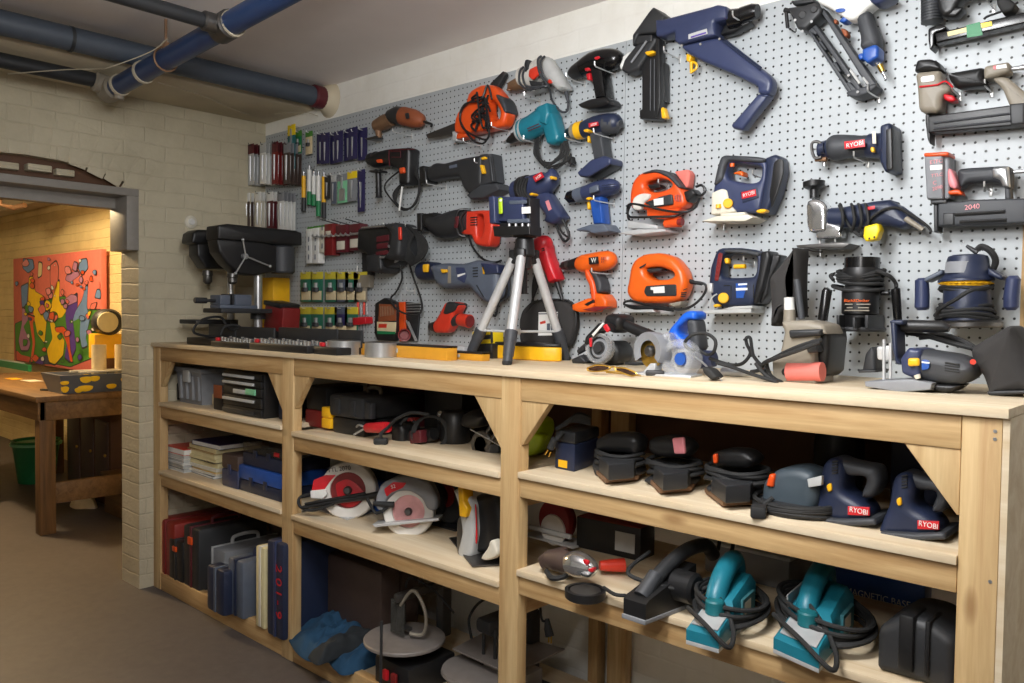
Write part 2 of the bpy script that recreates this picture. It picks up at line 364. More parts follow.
# left wall with an arched opening; a ring of upright bricks stands proud of it
JY = -.685
arch = [(-.685, 1.99), (-.76, 2.022), (-.86, 2.052), (-1.0, 2.078), (-1.17, 2.086), (-1.34, 2.078), (-1.48, 2.052), (-1.58, 2.022), (-1.655, 1.99)]
b = B()
out = [(.12, 0), (.12, 2.5), (-4.6, 2.5), (-4.6, 0), (-1.655, 0)] + arch[::-1] + [(-.685, 0)]
b.prism([Vector((XL-.21, y, z)) for y, z in out], (.21, 0, 0), m='brick_y')
cy, cz_ = -1.17, 1.30
for i in range(12):
    a = math.radians(90 - 33 + i*6.0); da = math.radians(2.75)
    r0 = .785; r1 = r0 + .2
    q = [(cy - r*math.cos(t), cz_ + r*math.sin(t)) for r, t in ((r0, a-da), (r1, a-da*.97), (r1, a+da*.97), (r0, a+da))]
    j = .0012 + .002*((i*7) % 5)/5
    b.prism([Vector((XL-.002, y, z + .003*((i*5) % 3))) for y, z in q], (j+.002, 0, 0), .003, m='brick_y')
w_l = S(b.out('wall_left', 'brick_y', sharp=30))
b = B(); b.prism([Vector((XL-.11, y, z+.01)) for y, z in arch] , (.05, 0, 0), m='brown')  # brick infill under the arch, its shade put in as dark brown
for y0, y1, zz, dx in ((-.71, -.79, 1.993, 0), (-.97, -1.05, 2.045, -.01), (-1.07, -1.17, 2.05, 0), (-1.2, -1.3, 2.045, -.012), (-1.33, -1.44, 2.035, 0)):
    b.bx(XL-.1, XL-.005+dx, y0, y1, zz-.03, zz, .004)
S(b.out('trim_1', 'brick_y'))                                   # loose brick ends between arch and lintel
b = B(); b.bx(XL-.205, XL+.004, -1.66, -.683, 1.953, 1.99, .003); b.bx(XL-.205, XL-.135, -1.66, -.683, 1.9, 1.96)
S(b.out('trim_2', 'lintelgrey'))                                 # steel lintel
b = B(); b.bx(XL-.205, XL+.004, -.742, -.684, 1.69, 1.953, .003); S(b.out('trim_3', 'lintelgrey'))
S(B().bx(XL, -1.93, -4.6, .008, 2.43, 2.53, .012).out('trim_4', 'soffit'))   # dropped plaster band along the left wall
# the room beyond the arch
S(B().bx(-8.6, XL-.21, .3, .42, 0, 2.6).out('wall_back', 'brick_back'))
S(B().bx(-8.6, XL-.21, -4.6, .3, 2.6, 2.7).out('ceiling_back', 'soffit'))
S(B().bx(-8.7, -8.6, -4.6, .42, 0, 2.7).out('wall_end', 'brick_y'))
S(B().bx(-8.6, XL-.21, .12, .3, 2.36, 2.6, .02).out('trim_5', 'soffit'))
t = T('ceiling_pipe', 'rusty brown pipe under the ceiling of the room beyond the arch', 'pipe', (-5.2, -.35, 2.32))
b = B(); b.tube([(-8.5, -.35, 2.35), (-2.6, -.35, 2.3)], .055, 14); b.out('pipe_run', 'brown', t)
b = B(); b.tube([(-5.9, -.35, 2.45), (-5.9, -.35, 2.24), (-5.9, -.25, 2.22), (-5.78, -.2, 2.24)], .022, 8); b.out('bracket', 'rust', t)

# ---------------------------------------------------------------- pipes under the ceiling
t = T('ceiling_pipe', 'thick blue-grey pipe running along the left wall into the plaster', 'pipe', (-1.82, -2.0, 2.46))
B().tube([(-1.85, -4.5, 2.46), (-1.8, 0, 2.463)], .047, 20).out('pipe_run', 'pipegrey', t)
b = B()
for y in (-.06,): b.cyl((-1.8, y-.035, 2.463), (-1.8, y+.03, 2.463), .056, bev=.006)
b.out('end_collar', 'maroon', t, label='dark red end collar')
b = B(); b.cyl((-1.814, -1.2, 2.4615), (-1.814, -1.187, 2.4615), .05); b.out('strap', 'pipeblack', t)
b = B(); b.lathe((-1.8, -.05, 2.463), (-1.8, .008, 2.463), [(0, .05), (.5, .066), (.8, .075), (1, .09)], 20); b.out('plaster_patch', 'soffit', t)
t = T('ceiling_pipe', 'black pipe hanging close to the left wall under the plaster band', 'pipe', (-2.06, -2.5, 2.38))
B().tube([(-2.06, -4.5, 2.396), (-2.06, -.99, 2.386)], .031, 16).out('pipe_run', 'pipeblack', t)
t = T('ceiling_pipe', 'bright blue pipe crossing the room below the ceiling with string-wrapped joints', 'pipe', (-.5, -.96, 2.4))
B().tube([(-2.0, -.95, 2.357), (1.2, -.97, 2.48)], .04, 20).out('pipe_run', 'pipeblue', t)
b = B(); b.cyl((-2.1, -.95, 2.355), (-1.99, -.95, 2.358), .05, bev=.01); b.cyl((-2.06, -1.02, 2.383), (-2.06, -.94, 2.37), .043, bev=.008); b.cyl((-1.965, -.95, 2.3), (-1.965, -.95, 2.33), .02); b.out('elbow_joint', 'taupe', t)
for x, zs in ((-1.955, 2.359), (-1.72, 2.368), (-1.07, 2.393), (-.99, 2.396)):
    b = B()
    for k in range(3): b.tube([(x+.006*k + .004*math.sin(a*2), -.95+.043*math.cos(a), zs+.043*math.sin(a)) for a in [2*PI*i/16 for i in range(17)]], .004, 6)
    b.out('string_wrap', 'string', t, label='pale string wound around the blue pipe')
b = B(); b.cyl((-1.075, -.955, 2.392), (-.985, -.956, 2.396), .05, bev=.006); b.cyl((-1.03, -1.04, 2.394), (-1.03, -.94, 2.394), .034, bev=.006); b.out('tee_joint', 'darksteel', t)
t = T('ceiling_pipe', 'thin black pipe branching off the blue pipe towards the upper edge', 'pipe', (-1.03, -2, 2.4))
B().tube([(-1.03, -4.5, 2.4), (-1.03, -1.03, 2.394)], .025, 14).out('pipe_run', 'pipeblack', t)
t = T('pipe_hanger', 'rusty threaded hanger rod holding the blue pipe by the ceiling', 'hanger', (-1.62, -.955, 2.44))
B().tube([(-1.5, -.955, 2.53), (-1.5, -.955, 2.43)], .006, 8).out('rod', 'rust', t)
b = B(); b.cyl((-1.5, -.955, 2.418), (-1.5, -.955, 2.44), .014, seg=6); b.tube([(-1.5, -.955+.046*math.sin(a), 2.376+.046*math.cos(a)) for a in [2*PI*i/16 for i in range(17)]], .004, 6); b.out('clamp', 'rust', t)
tag(B().tube(spline([onZ(8, 74, 2.35), onZ(60, 70, 2.36), onZ(95, 69, 2.36), onZ(107, 68, 2.33), onZ(150, 52, 2.38), onZ(168, 38, 2.42)]), .0022, 5).out('string', 'string'), 'pale string slung between the blue pipe joints and the left wall', 'string')
tag(B().tube(spline([(-1.70, -.9, 2.335), onY(200, 95, -.55), onY(240, 112, -.25), onY(258, 115, -.12), onY(300, 112, -.06), onY(318, 116, -.03)]), .0018, 5).out('cable', 'string'), 'thin white wire sagging from the blue pipe to the grey pipe end', 'wire')

# ---------------------------------------------------------------- pegboard
for x0, x1, lab in ((-2.395, -1.2205, 'grey pegboard panel in the left corner, holding packets of drill bits'), (-1.2185, -.001, 'grey pegboard panel in the middle, behind the tripod'), (.001, 1.219, 'grey pegboard panel on the right, holding the nailers and jigsaws')):
    tag(B().bx(x0, x1, 0, .006, ZT-.02, 2.364).out('pegboard', 'peg'), lab, 'pegboard', None)
tag(B().bx(1.2195, 1.262, -.004, .006, ZT, 2.364, .001).out('batten', 'pine_z'), 'narrow pine batten at the right edge of the pegboard', 'batten')

# ---------------------------------------------------------------- workbench shelving: one piece of furniture, joined timber
bench = T('workbench', 'long pine workbench with two shelves and open bays under the pegboard', 'workbench', (-.55, -.31, 0))
b = B(); b.bx(XL+.004, XR+.012, YF-.012, -.001, ZT-.019, ZT, .0015); b.out('benchtop', 'ply', bench)
PX = [(-2.405, -2.33), (-1.21, -1.132), (.002, .078), (1.243, 1.3124)]
for x0, x1 in PX: B().bx(x0, x1, YF, YF+.042, 0, ZT-.019, .002).out('post', 'pine_z', bench)
for x0, x1 in PX: B().bx(x0, x1 if x0 != PX[3][0] else x1-.02, -.055, -.012, 0, ZT-.019, .002).out('rear_post', 'pine_z', bench)
for x0 in (-.036,): B().bx(x0-.043, x0-.001, -.06, -.012, 0, ZT-.019, .002).out('rear_post', 'pine_z', bench)
SH = [[.941, .6], [.926, .594], [.938, .648]]     # shelf heights, bay by bay
for i in range(3):
    a, c = PX[i][1]+.0015, PX[i+1][0]-.0015
    B().bx(a, c, YF+.002, YF+.04, ZT-.088, ZT-.0195, .002).out('top_rail', 'pine_x', bench)
    for k in range(2):
        z = SH[i][k]
        B().bx(a-.004, c-.001, YF+.001, YF+.038, z-.078, z-.0185, .002).out('shelf_rail', 'pine_x', bench) if 0 else B().bx(a, c, YF+.003, YF+.038, z-.076, z-.0185, .002).out('shelf_rail', 'pine_x', bench)
        B().bx(a-.001, c+.001, YF-.008, -.06, z-.018, z, .001).out('shelf', 'ply', bench)
    B().bx(a, c, YF+.003, YF+.04, 0, .085, .002).out('kerb_rail', 'pine_x', bench)
    B().bx(a, c, YF+.041, -.06, .06, .078, .001).out('floor_shelf', 'ply', bench)
    if i > 0: B().bx(PX[i][1]-.03, PX[i+1][0]+.03, -.011, -.004, SH[i][0]-.06, ZT-.03).out('rear_panel', 'brown', bench)
    if i < 2: B().bx(a, c, -.058, -.02, SH[i][1]-.09, SH[i][1]-.02, .002).out('rear_rail', 'pine_x', bench)
# side members that carry the shelves behind each post
for x0, x1 in PX[:3]:
    for z in (.6, .93): B().bx(x0+.012, x0+.05, YF+.045, -.06, z-.11, z-.021 if 0 else z-.03, .002).out('bearer', 'pine_y', bench)
def gusset(x, s, sz=.13, t=.018):
    zt = ZT-.0885
    b = B(); b.prism([Vector((x, YF+.006, zt)), Vector((x+s*sz*.8, YF+.006, zt)), Vector((x+s*sz*.72, YF+.006, zt-.014)), Vector((x+s*.004, YF+.006, zt-sz*1.0)), Vector((x, YF+.006, zt-sz*1.0))], (0, t*1.5, 0), .0015)
    b.out('corner_brace', 'pine_z', bench)
gusset(PX[0][1]+.002, 1); gusset(PX[1][0]-.002, -1, .15); gusset(PX[1][1]+.002, 1); gusset(PX[2][0]-.002, -1, .15); gusset(PX[2][1]+.002, 1, .13); gusset(PX[3][0]-.002, -1, .13)
B().bx(XR+.0005, XR+.0125, YF+.001, -.012, 0, ZT-.0195).out('end_panel', 'ply', bench)
b = B()
for z in (1.19, 1.175, .9, .66, .5): b.cyl((XR-.012, YF-.0015, z), (XR-.012, YF+.002, z), .0035, seg=8)
b.out('screw_heads', 'steel', bench)
# ---------------------------------------------------------------- tracing tools on the board: d = distance of a plane in front of the pegboard
class View:
    def __init__(s, x0, y0, k): s.x0, s.y0, s.k = x0, y0, k
    def px(s, x, y): return s.x0 + x*s.k, s.y0 + y*s.k
    def p(s, x, y, d=.04): return onY(*s.px(x, y), -d)
    def num(s, t): return [tuple(float(q) for q in w_.split(',')) for w_ in t.split()]
    def poly(s, t, d, k=2): return chaikin([s.p(q[0], q[1], d) for q in s.num(t)], k)
    def sl(s, b, t, d0, d1, r=.012, k=2, m=None, a=None):
        a = (d0+d1)/2 if a is None else a
        pts = [Vector((q.x, -d0, q.z)) for q in s.poly(t, a, k)]
        return b.prism(pts, (0, d0-d1, 0), r, m)
    def scale(s, x, y, d): return s.k*(s.p(x, y, d)-CAM).dot(FWD)/FPX
    def tb(s, b, t, d, m=None, seg=14, flat=1.0, k=0):
        q = s.num(t); P_ = [s.p(a[0], a[1], a[3] if len(a) > 3 else d) for a in q]; R_ = [a[2]*s.scale(a[0], a[1], d) for a in q]
        if k:
            A = spline([Vector((r, 0, 0)) for r in R_], k); P_ = spline(P_, k); R_ = [max(.001, v.x) for v in A]
        return b.tube(P_, R_, seg, m, flat=flat, up=(0, 1, 0))
    def ln(s, b, t, d, r=.0035, m=None, k=6, seg=7):
        P_ = [s.p(q[0], q[1], q[2] if len(q) > 2 else d) for q in s.num(t)]
        return b.tube(spline(P_, k) if k else P_, r, seg, m)
    def hole(s, b, outer, inner, d0, d1, r=.012, m=None, n=56):
        a = (d0+d1)/2; O = s.poly(outer, a, 2); I = s.poly(inner, a, 2); c = sum(I, Vector())/len(I)
        def hit(P_, ang):
            dx, dz = math.cos(ang), math.sin(ang); best = None
            for i in range(len(P_)):
                p, q = P_[i]-c, P_[(i+1) % len(P_)]-c; e = q-p; den = dx*e.z - dz*e.x
                if abs(den) < 1e-12: continue
                t = (p.x*e.z-p.z*e.x)/den; u_ = (p.x*dz-p.z*dx)/den
                if t > 0 and -1e-6 <= u_ <= 1+1e-6 and (best is None or t > best): best = t
            return best or .01
        rings = []
        for i in range(n):
            an = 2*PI*i/n; dv = Vector((math.cos(an), 0, math.sin(an))); ro, ri = hit(O, an), hit(I, an); q = min(r, (ro-ri)*.45, (d1-d0)*.45); pts = []
            for base, sg in ((ri, 1), (ro, -1)):
                seq = []
                for j in range(4):
                    g = PI/2*j/3; seq.append((base + sg*q*(1-math.sin(g)), d0+q*(1-math.cos(g))))
                for j in range(4):
                    g = PI/2*j/3; seq.append((base + sg*q*(1-math.cos(g)), d1-q+q*math.sin(g)))
                pts += seq if sg == 1 else seq[::-1]
            rings.append([Vector((c.x, 0, c.z)) + dv*x_ + Vector((0, -y_, 0)) for x_, y_ in pts])
        rings.append(rings[0])
        return b.loft(rings, m, (False, False))
    def tool(s, name, label, cat, x, y, group=None):
        p = s.p(x, y, 0); return T(name, label, cat, p, group)
    def txt(s, t_, mat, parent, x, y, d, h, ang=0, name='lettering', width=None):
        an = math.radians(ang); k = s.scale(x, y, d)
        return text(t_, name, mat, parent, s.p(x, y, d), (math.cos(an), 0, math.sin(an)), (-math.sin(an), 0, math.cos(an)), h*k, None, .0004, width*k if width else None)
HOOKS = []
def hook(px, py, L, what):
    p = onY(px, py, 0); b = B()
    b.bx(p.x-.004, p.x+.004, -.003, 0, p.z-.014, p.z+.012, .001)
    b.tube([(p.x, -.001, p.z), (p.x, -L*.5, p.z-.001), (p.x, -L+.006, p.z), (p.x, -L, p.z+.004), (p.x, -L-.001, p.z+.016)], .0024, 7)
    o = b.out('pegboard_hook', 'hookwire'); tag(o, what, 'hook', 'wire hooks on the pegboard'); HOOKS.append(o); return o
def slot(v, b, t, d, r=.0012, m='rubber'):   # short dark vent grooves
    for q in t.split(';'):
        v.ln(b, q, d, r, m, k=0)

# --- flooring nailer, navy with black magazine
v = View(620, 0, .2049)
t = v.tool('flooring_nailer', 'large navy flooring nailer with long bent handle and black magazine, top of the board', 'nailer', 420, 330)
b = B(); v.sl(b, "200,110 240,105 470,45 500,35 545,45 545,105 485,120 490,185 310,228 290,215 290,168 230,190 200,190", .03, .1, .012, 1); b.out('body', 'navyblue', t)
b = B(); v.sl(b, "312,232 480,192 505,195 700,340 752,382 760,420 745,470 685,465 690,430 560,365 400,298 340,262", .035, .085, .012, 2)
v.sl(b, "688,462 742,468 612,640 562,632 556,615", .035, .08, .012, 1); b.out('handle', 'navyblue', t)
b = B(); v.ln(b, "505,200 600,275 685,340", .088, .003, k=2); v.ln(b, "516,196 610,270 690,332", .088, .003, k=2); v.ln(b, "690,468 742,474", .081, .0012, k=0); b.out('grip_groove', 'navy', t)
b = B(); v.tb(b, "540,95,48 600,85,45", .06); v.tb(b, "595,78,42 650,58,40 672,55,34", .06); b.out('end_cap', 'blackgloss', t)
b = B(); v.sl(b, "520,130 560,110 640,100 650,120 560,170 500,180", .02, .06, .01, 1); b.out('lower_housing', 'black', t)
b = B(); v.sl(b, "170,70 190,48 245,90 235,170 120,180 92,240 88,185", .01, .085, .008, 1); v.sl(b, "125,195 200,190 200,210 110,345 60,370 25,350 40,300", .02, .075, .01, 1); v.sl(b, "90,185 180,178 180,215 85,230", .02, .08, .006, 1); b.out('nose', 'dark', t)
b = B(); v.ln(b, "130,200 95,250 55,305", .083, .004, k=2); b.out('nose_rib', 'grey', t)
b = B(); v.sl(b, "60,255 68,262 28,320 38,350 25,352 8,330 20,285", .01, .05, .008, 2); b.out('rubber_bumper', 'white', t, label='white bumper pad')
b = B(); v.sl(b, "125,260 205,255 210,590 115,585 112,545 125,538", .012, .06, .005, 0); v.sl(b, "182,192 202,192 206,500 190,580 182,575", .05, .075, .003, 0); v.sl(b, "215,310 228,310 228,500 215,500", .02, .05, .002, 0); b.out('magazine', 'black', t)
b = B(); v.ln(b, "150,290 148,540", .062, .0022, k=0); v.ln(b, "168,290 168,540", .062, .0022, k=0); b.out('magazine_rail', 'charcoal', t)
b = B(); v.sl(b, "128,258 172,248 178,262 140,275", .06, .085, .003, 1); b.out('catch', 'yellow', t)
b = B(); v.sl(b, "208,530 222,525 235,578 212,582", .05, .075, .003, 1); b.out('latch', 'yellow', t)
b = B(); v.sl(b, "335,265 360,275 350,310 332,300", .03, .06, .004, 1); v.ln(b, "345,300 372,310 372,335 350,350", .05, .004, k=4); v.tb(b, "348,305,9 348,358,7", .05); b.out('trigger', 'yellow', t)
b = B(); v.sl(b, "334,168 424,140 428,165 334,192", .1, .1015, 0, 0); b.out('label_plate', 'lightgrey', t)
b = B(); v.sl(b, "345,178 420,155 420,163 345,186", .1015, .102, 0, 0); b.out('label_stripe', 'violet', t)
b = B()
for q in ("392,215", "300,222", "485,190"): x, y = map(float, q.split(',')); b.cyl(v.p(x, y, .084), v.p(x, y, .09), .004, seg=8)
b.out('bolt', 'darksteel', t)
hook(751, 27, .12, 'wire hook under the black end cap of the flooring nailer'); hook(680, 59, .1, 'wire hook under the nose of the flooring nailer')

# --- framing nailer, slanted magazine
v = View(780, 0, .15365)
t = v.tool('framing_nailer', 'framing nailer with slotted slanted black magazine and silver-blue body', 'nailer', 380, 250)
b = B(); v.sl(b, "270,10 470,-40 720,-40 700,0 600,60 520,140 470,150 330,60 270,40", .03, .09, .012, 2); b.out('body', 'white', t)
b = B(); v.sl(b, "590,10 640,-30 760,-30 740,10 640,55", .03, .1, .012, 2); b.out('cylinder_cap', 'navyblue', t)
b = B(); v.sl(b, "355,60 420,50 430,75 370,85", .092, .094, .001, 2); b.out('maker_badge', 'blue', t)
b = B(); v.sl(b, "600,70 510,100 520,190 540,260 530,320 570,340 660,320 665,250 620,150", .03, .085, .02, 2); b.out('grip', 'charcoal', t)
b = B(); v.sl(b, "555,335 640,300 662,320 660,385 590,425 555,395", .03, .085, .008, 1); v.sl(b, "518,365 548,350 560,385 530,400", .05, .085, .004, 1); b.out('handle_end', 'blue', t)
b = B(); v.tb(b, "620,395,14 650,430,16", .055, 'chrome'); v.tb(b, "650,425,20 668,465,16", .055, 'brass'); v.tb(b, "665,460,10 690,512,9", .055, 'chrome'); b.out('air_fitting', 'chrome', t)
b = B(); v.sl(b, "395,150 460,90 465,135 430,160", .04, .08, .006, 1); b.out('trigger', 'blue', t)
b = B(); v.sl(b, "400,190 440,195 455,230 440,250 425,240", .04, .07, .006, 2); v.sl(b, "355,130 378,130 378,158 360,160", .05, .07, .003, 1); b.out('trigger_lock', 'burnt', t, label='orange lock lever')
# magazine: two rails and bridges (slots open)
b = B(); v.sl(b, "195,195 235,190 520,600 470,620 455,590", .03, .055, .003, 0) if 0 else None
v.sl(b, "190,205 215,180 260,215 245,235", .03, .06, .003, 0); v.sl(b, "190,205 208,200 490,612 460,618", .03, .06, .003, 0); v.sl(b, "225,185 250,170 555,600 525,615", .03, .065, .003, 0)
v.sl(b, "258,280 280,270 320,335 300,330", .03, .058, .003, 0); v.sl(b, "350,415 375,408 410,470 390,478", .03, .058, .003, 0); v.sl(b, "430,545 465,540 530,610 470,620", .03, .058, .003, 0)
v.sl(b, "265,60 300,65 640,555 600,590 575,560", .03, .07, .004, 0); v.sl(b, "450,615 640,555 655,575 600,620 520,648 470,640", .02, .08, .006, 1); b.out('magazine', 'charcoal', t)
b = B(); v.ln(b, "458,455 520,545", .072, .004, k=0, m='lightgrey'); v.ln(b, "540,505 575,550", .072, .003, k=0); b.out('follower', 'lightgrey', t)
b = B(); v.sl(b, "80,70 180,55 250,35 300,70 290,110 250,150 190,210 140,205", .02, .085, .008, 1); v.sl(b, "90,20 240,0 245,30 110,50", .02, .07, .006, 1); b.cyl(v.p(145, 95, .08), v.p(145, 95, .09), .011, bev=.002); b.cyl(v.p(220, 60, .08), v.p(220, 60, .092), .01, bev=.002); b.out('nose_block', 'dark', t)
b = B(); v.tb(b, "30,65,16 80,75,14", .05); v.tb(b, "40,70,12 50,180,12", .05); v.ln(b, "55,180 100,210 105,185", .05, .002, k=3); b.out('contact_foot', 'black', t)
b = B()
for x, y in ((98, 130), (205, 140), (145, 203), (505, 598), (445, 490)): b.cyl(v.p(x, y, .075), v.p(x, y, .088), .004, seg=6)
b.out('bolt', 'steel', t)
hook(879, 98, .09, 'wire hook below the slotted magazine of the framing nailer')

# --- two brad nailers at the right edge, and the one above
v = View(904, 0, .2198)
t = v.tool('stapler', 'black stapler with green and yellow tape on its magazine, top right corner', 'stapler', 300, 90)
b = B(); v.tb(b, "128,-90,44 125,100,42", .06); b.out('cylinder', 'charcoal', t)
b = B()
for y in range(-60, 105, 13): v.tb(b, f"128,{y},47 128,{y+4},47", .06)
b.out('cooling_fins', 'dark', t)
b = B(); v.sl(b, "150,-80 250,-60 400,-70 560,-60 560,-20 420,-25 270,0 240,70 190,90 165,60", .03, .085, .012, 2); v.sl(b, "185,45 280,40 270,60 240,85 190,80", .04, .08, .006, 1); b.out('body', 'black', t)
b = B(); v.sl(b, "430,-20 470,-10 520,30 500,60 455,70 430,30", .03, .08, .008, 1); v.ln(b, "520,10 460,45 380,75 365,88", .06, .003); b.out('trigger', 'rubber', t)
b = B(); v.sl(b, "150,160 640,45 640,95 155,205", .03, .07, .004, 0); v.sl(b, "122,140 175,120 205,130 200,145 150,160 150,215 130,240 122,190", .02, .07, .004, 1); b.out('magazine', 'blackgloss', t)
b = B(); v.sl(b, "196,146 398,97 402,117 200,166", .07, .072, 0, 0); b.out('tape', 'cream', t, label='yellow tape strip')
b = B(); v.sl(b, "350,106 398,97 402,117 355,127", .072, .0725, 0, 0); b.out('tape', 'brightyellow', t)
b = B(); v.sl(b, "283,116 345,100 358,160 288,172", .071, .0735, 0, 0); b.out('tape', 'green', t, label='green tape')
hook(994, 9, .07, 'wire hook holding the black stapler in the top right corner')

t = v.tool('brad_nailer', 'taupe brad nailer with black grip and red trigger, right edge', 'nailer', 300, 430)
b = B(); v.sl(b, "62,340 185,325 180,380 225,400 222,430 185,440 180,520 80,520 72,400", .02, .085, .016, 2); b.out('body', 'taupe', t)
b = B(); v.sl(b, "370,325 385,308 485,290 490,335 420,360 375,370", .025, .08, .012, 1); v.sl(b, "400,362 470,350 640,500 640,540 490,500 450,400", .035, .07, .01, 2); b.out('rear_arm', 'taupe', t)
b = B(); v.sl(b, "62,338 72,290 90,282 130,278 170,292 185,325 120,330", .02, .088, .012, 1); v.tb(b, "90,280,6 92,295,6", .05); b.out('end_cap', 'black', t)
b = B(); v.sl(b, "205,355 225,335 380,308 372,370 395,400 240,410", .025, .08, .022, 2); b.out('grip', 'black', t)
b = B(); v.sl(b, "185,432 235,440 245,465 220,470 190,458", .035, .075, .006, 1); b.out('trigger', 'red', t)
b = B(); v.ln(b, "70,395 120,390 155,385", .088, .0025, k=3); v.ln(b, "155,385 190,370 222,398", .086, .0025, k=3); b.out('red_line', 'red', t)
b = B(); v.sl(b, "75,350 138,340 140,368 78,377", .0855, .088, .003, 1, 'white'); v.sl(b, "412,300 465,292 468,308 415,315", .08, .0815, 0, 0, 'white'); b.out('label_plate', 'white', t)
v.txt('SENCO', 'red', t, 107, 359, .0885, 13, 6)if 0 else None
b = B(); v.sl(b, "405,300 420,298 420,315 408,316", .0815, .082, 0, 0); b.out('maker_badge', 'red', t)
b = B(); v.sl(b, "118,535 490,485 640,470 640,555 490,580 120,610", .03, .07, .004, 0); v.sl(b, "108,525 128,525 132,600 130,665 118,640 108,560", .02, .065, .003, 1); b.out('magazine', 'black', t)
b = B(); v.ln(b, "135,560 490,515", .072, .003, k=0); v.ln(b, "135,585 490,548", .072, .003, k=0); b.out('magazine_rail', 'charcoal', t)
b = B(); v.sl(b, "490,483 560,476 560,570 495,578", .025, .08, .005, 0); b.out('magazine_latch', 'dark', t)
b = B(); v.tb(b, "488,315,10 560,305,12", .05); b.out('air_fitting', 'steel', t)
hook(960, 96, .075, 'wire hook beside the red trigger of the taupe brad nailer'); hook(992, 92, .075, 'wire hook under the rear of the taupe brad nailer grip')

v = View(904, 140, .14634)
t = v.tool('brad_nailer', 'grey brad nailer with orange top and pink handwriting, right edge below the taupe one', 'nailer', 480, 330)
b = B(); v.sl(b, "160,120 290,112 292,415 175,415", .02, .085, .012, 1); v.sl(b, "285,115 330,105 335,410 290,415", .01, .07, .01, 1); b.out('body', 'grey', t)
b = B(); v.sl(b, "158,100 330,92 330,122 160,128", .02, .088, .008, 1); b.out('top_cover', 'orange', t)
b = B(); v.sl(b, "370,200 610,185 740,180 752,240 745,350 690,330 660,290 440,300 410,340 380,300", .025, .075, .018, 2); b.out('grip', 'charcoal', t)
b = B(); v.sl(b, "618,200 730,190 740,335 690,330 670,280 615,265", .022, .082, .012, 1); b.out('handle_end', 'steel', t)
b = B(); v.sl(b, "310,205 340,200 385,310 370,345 315,325", .04, .088, .008, 2); b.out('side_plate', 'pink', t)
b = B(); v.sl(b, "310,355 375,340 400,350 415,385 380,375 320,380", .035, .075, .005, 1); b.out('trigger', 'orange', t)
b = B(); v.sl(b, "200,420 310,415 315,440 205,445", .02, .08, .003, 0); v.sl(b, "218,445 248,445 250,630 222,635", .02, .07, .004, 0); b.out('nose', 'dark', t)
b = B(); v.sl(b, "250,430 400,428 470,415 690,410 850,405 850,575 250,595", .02, .075, .006, 0); v.sl(b, "700,330 735,335 742,415 700,412", .03, .07, .005, 0); b.out('magazine', 'charcoal', t)
b = B(); v.ln(b, "350,510 690,488", .077, .0045, k=0, m='black'); v.ln(b, "380,560 700,545", .077, .0045, k=0, m='black'); v.sl(b, "270,500 345,500 345,580 270,585", .07, .08, .003, 0, 'dark'); b.out('magazine_slot', 'black', t)
b = B(); v.sl(b, "178,175 262,168 262,200 180,207", .085, .0865, 0, 0); b.out('label_plate', 'white', t)
for s_, x, y, h, an in (('ETFC', 220, 148, 26, 3), ('TTLC', 225, 240, 22, 3), ('C', 210, 293, 26, 0), ('2090', 228, 328, 24, 12), ('2040', 465, 458, 34, 3)): v.txt(s_, 'pink', t, x, y, .087 if x < 400 else .0765, h, an, 'handwriting')
b = B(); v.tb(b, "750,220,14 850,210,14", .05); b.out('air_fitting', 'steel', t)
hook(991, 191, .07, 'wire hook under the grip of the grey brad nailer with pink handwriting')

# --- cut-out tool and chrome jigsaw
v = View(800, 115, .20498)
t = v.tool('cutout_tool', 'navy cordless cut-out tool with red RYOBI label and no battery', 'power tool', 300, 150)
b = B(); v.tb(b, "145,165,50 170,160,62 230,155,58 300,155,54 380,150,56", .05, k=3, seg=20); b.out('body', 'charcoal', t)
b = B(); v.tb(b, "335,150,58 400,150,62 425,155,70", .05, seg=20); v.sl(b, "415,65 455,48 472,60 480,280 440,290 410,235", .0, .09, .012, 1); b.out('battery_socket', 'navy', t)
b = B(); v.sl(b, "440,80 470,70 475,275 442,280", .02, .093, .004, 1); b.out('socket_rim', 'black', t)
b = B(); v.tb(b, "95,170,38 150,165,48", .05); v.tb(b, "120,160,26 100,165,26", .075); b.out('collar', 'navy', t)
b = B(); v.ln(b, "105,140 80,130 58,140 60,180 75,210 105,205", .07, .0045, k=4, m='darksteel'); v.tb(b, "75,218,10 130,215,12", .06, 'rust'); v.tb(b, "60,168,5 120,165,6", .055, 'steel'); v.tb(b, "118,215,9 120,250,9", .05, 'steel'); b.out('depth_guide', 'darksteel', t)
b = B(); v.sl(b, "346,160 362,155 368,182 350,185", .085, .1, .003, 1); b.out('switch', 'yellow', t)
b = B(); v.sl(b, "216,130 315,118 318,155 218,167", .101, .1035, .0005, 0, 'red'); lp = b.out('label_plate', 'red', t)
v.txt('RYOBI', 'white', lp, 267, 143, .1045, 22, 5, width=80)
b = B(); v.sl(b, "352,82 370,78 372,140 354,140", .1, .103, .001, 0); b.out('spec_sticker', 'offwhite', t)
hook(868, 163, .11, 'wire hook under the navy cut-out tool')

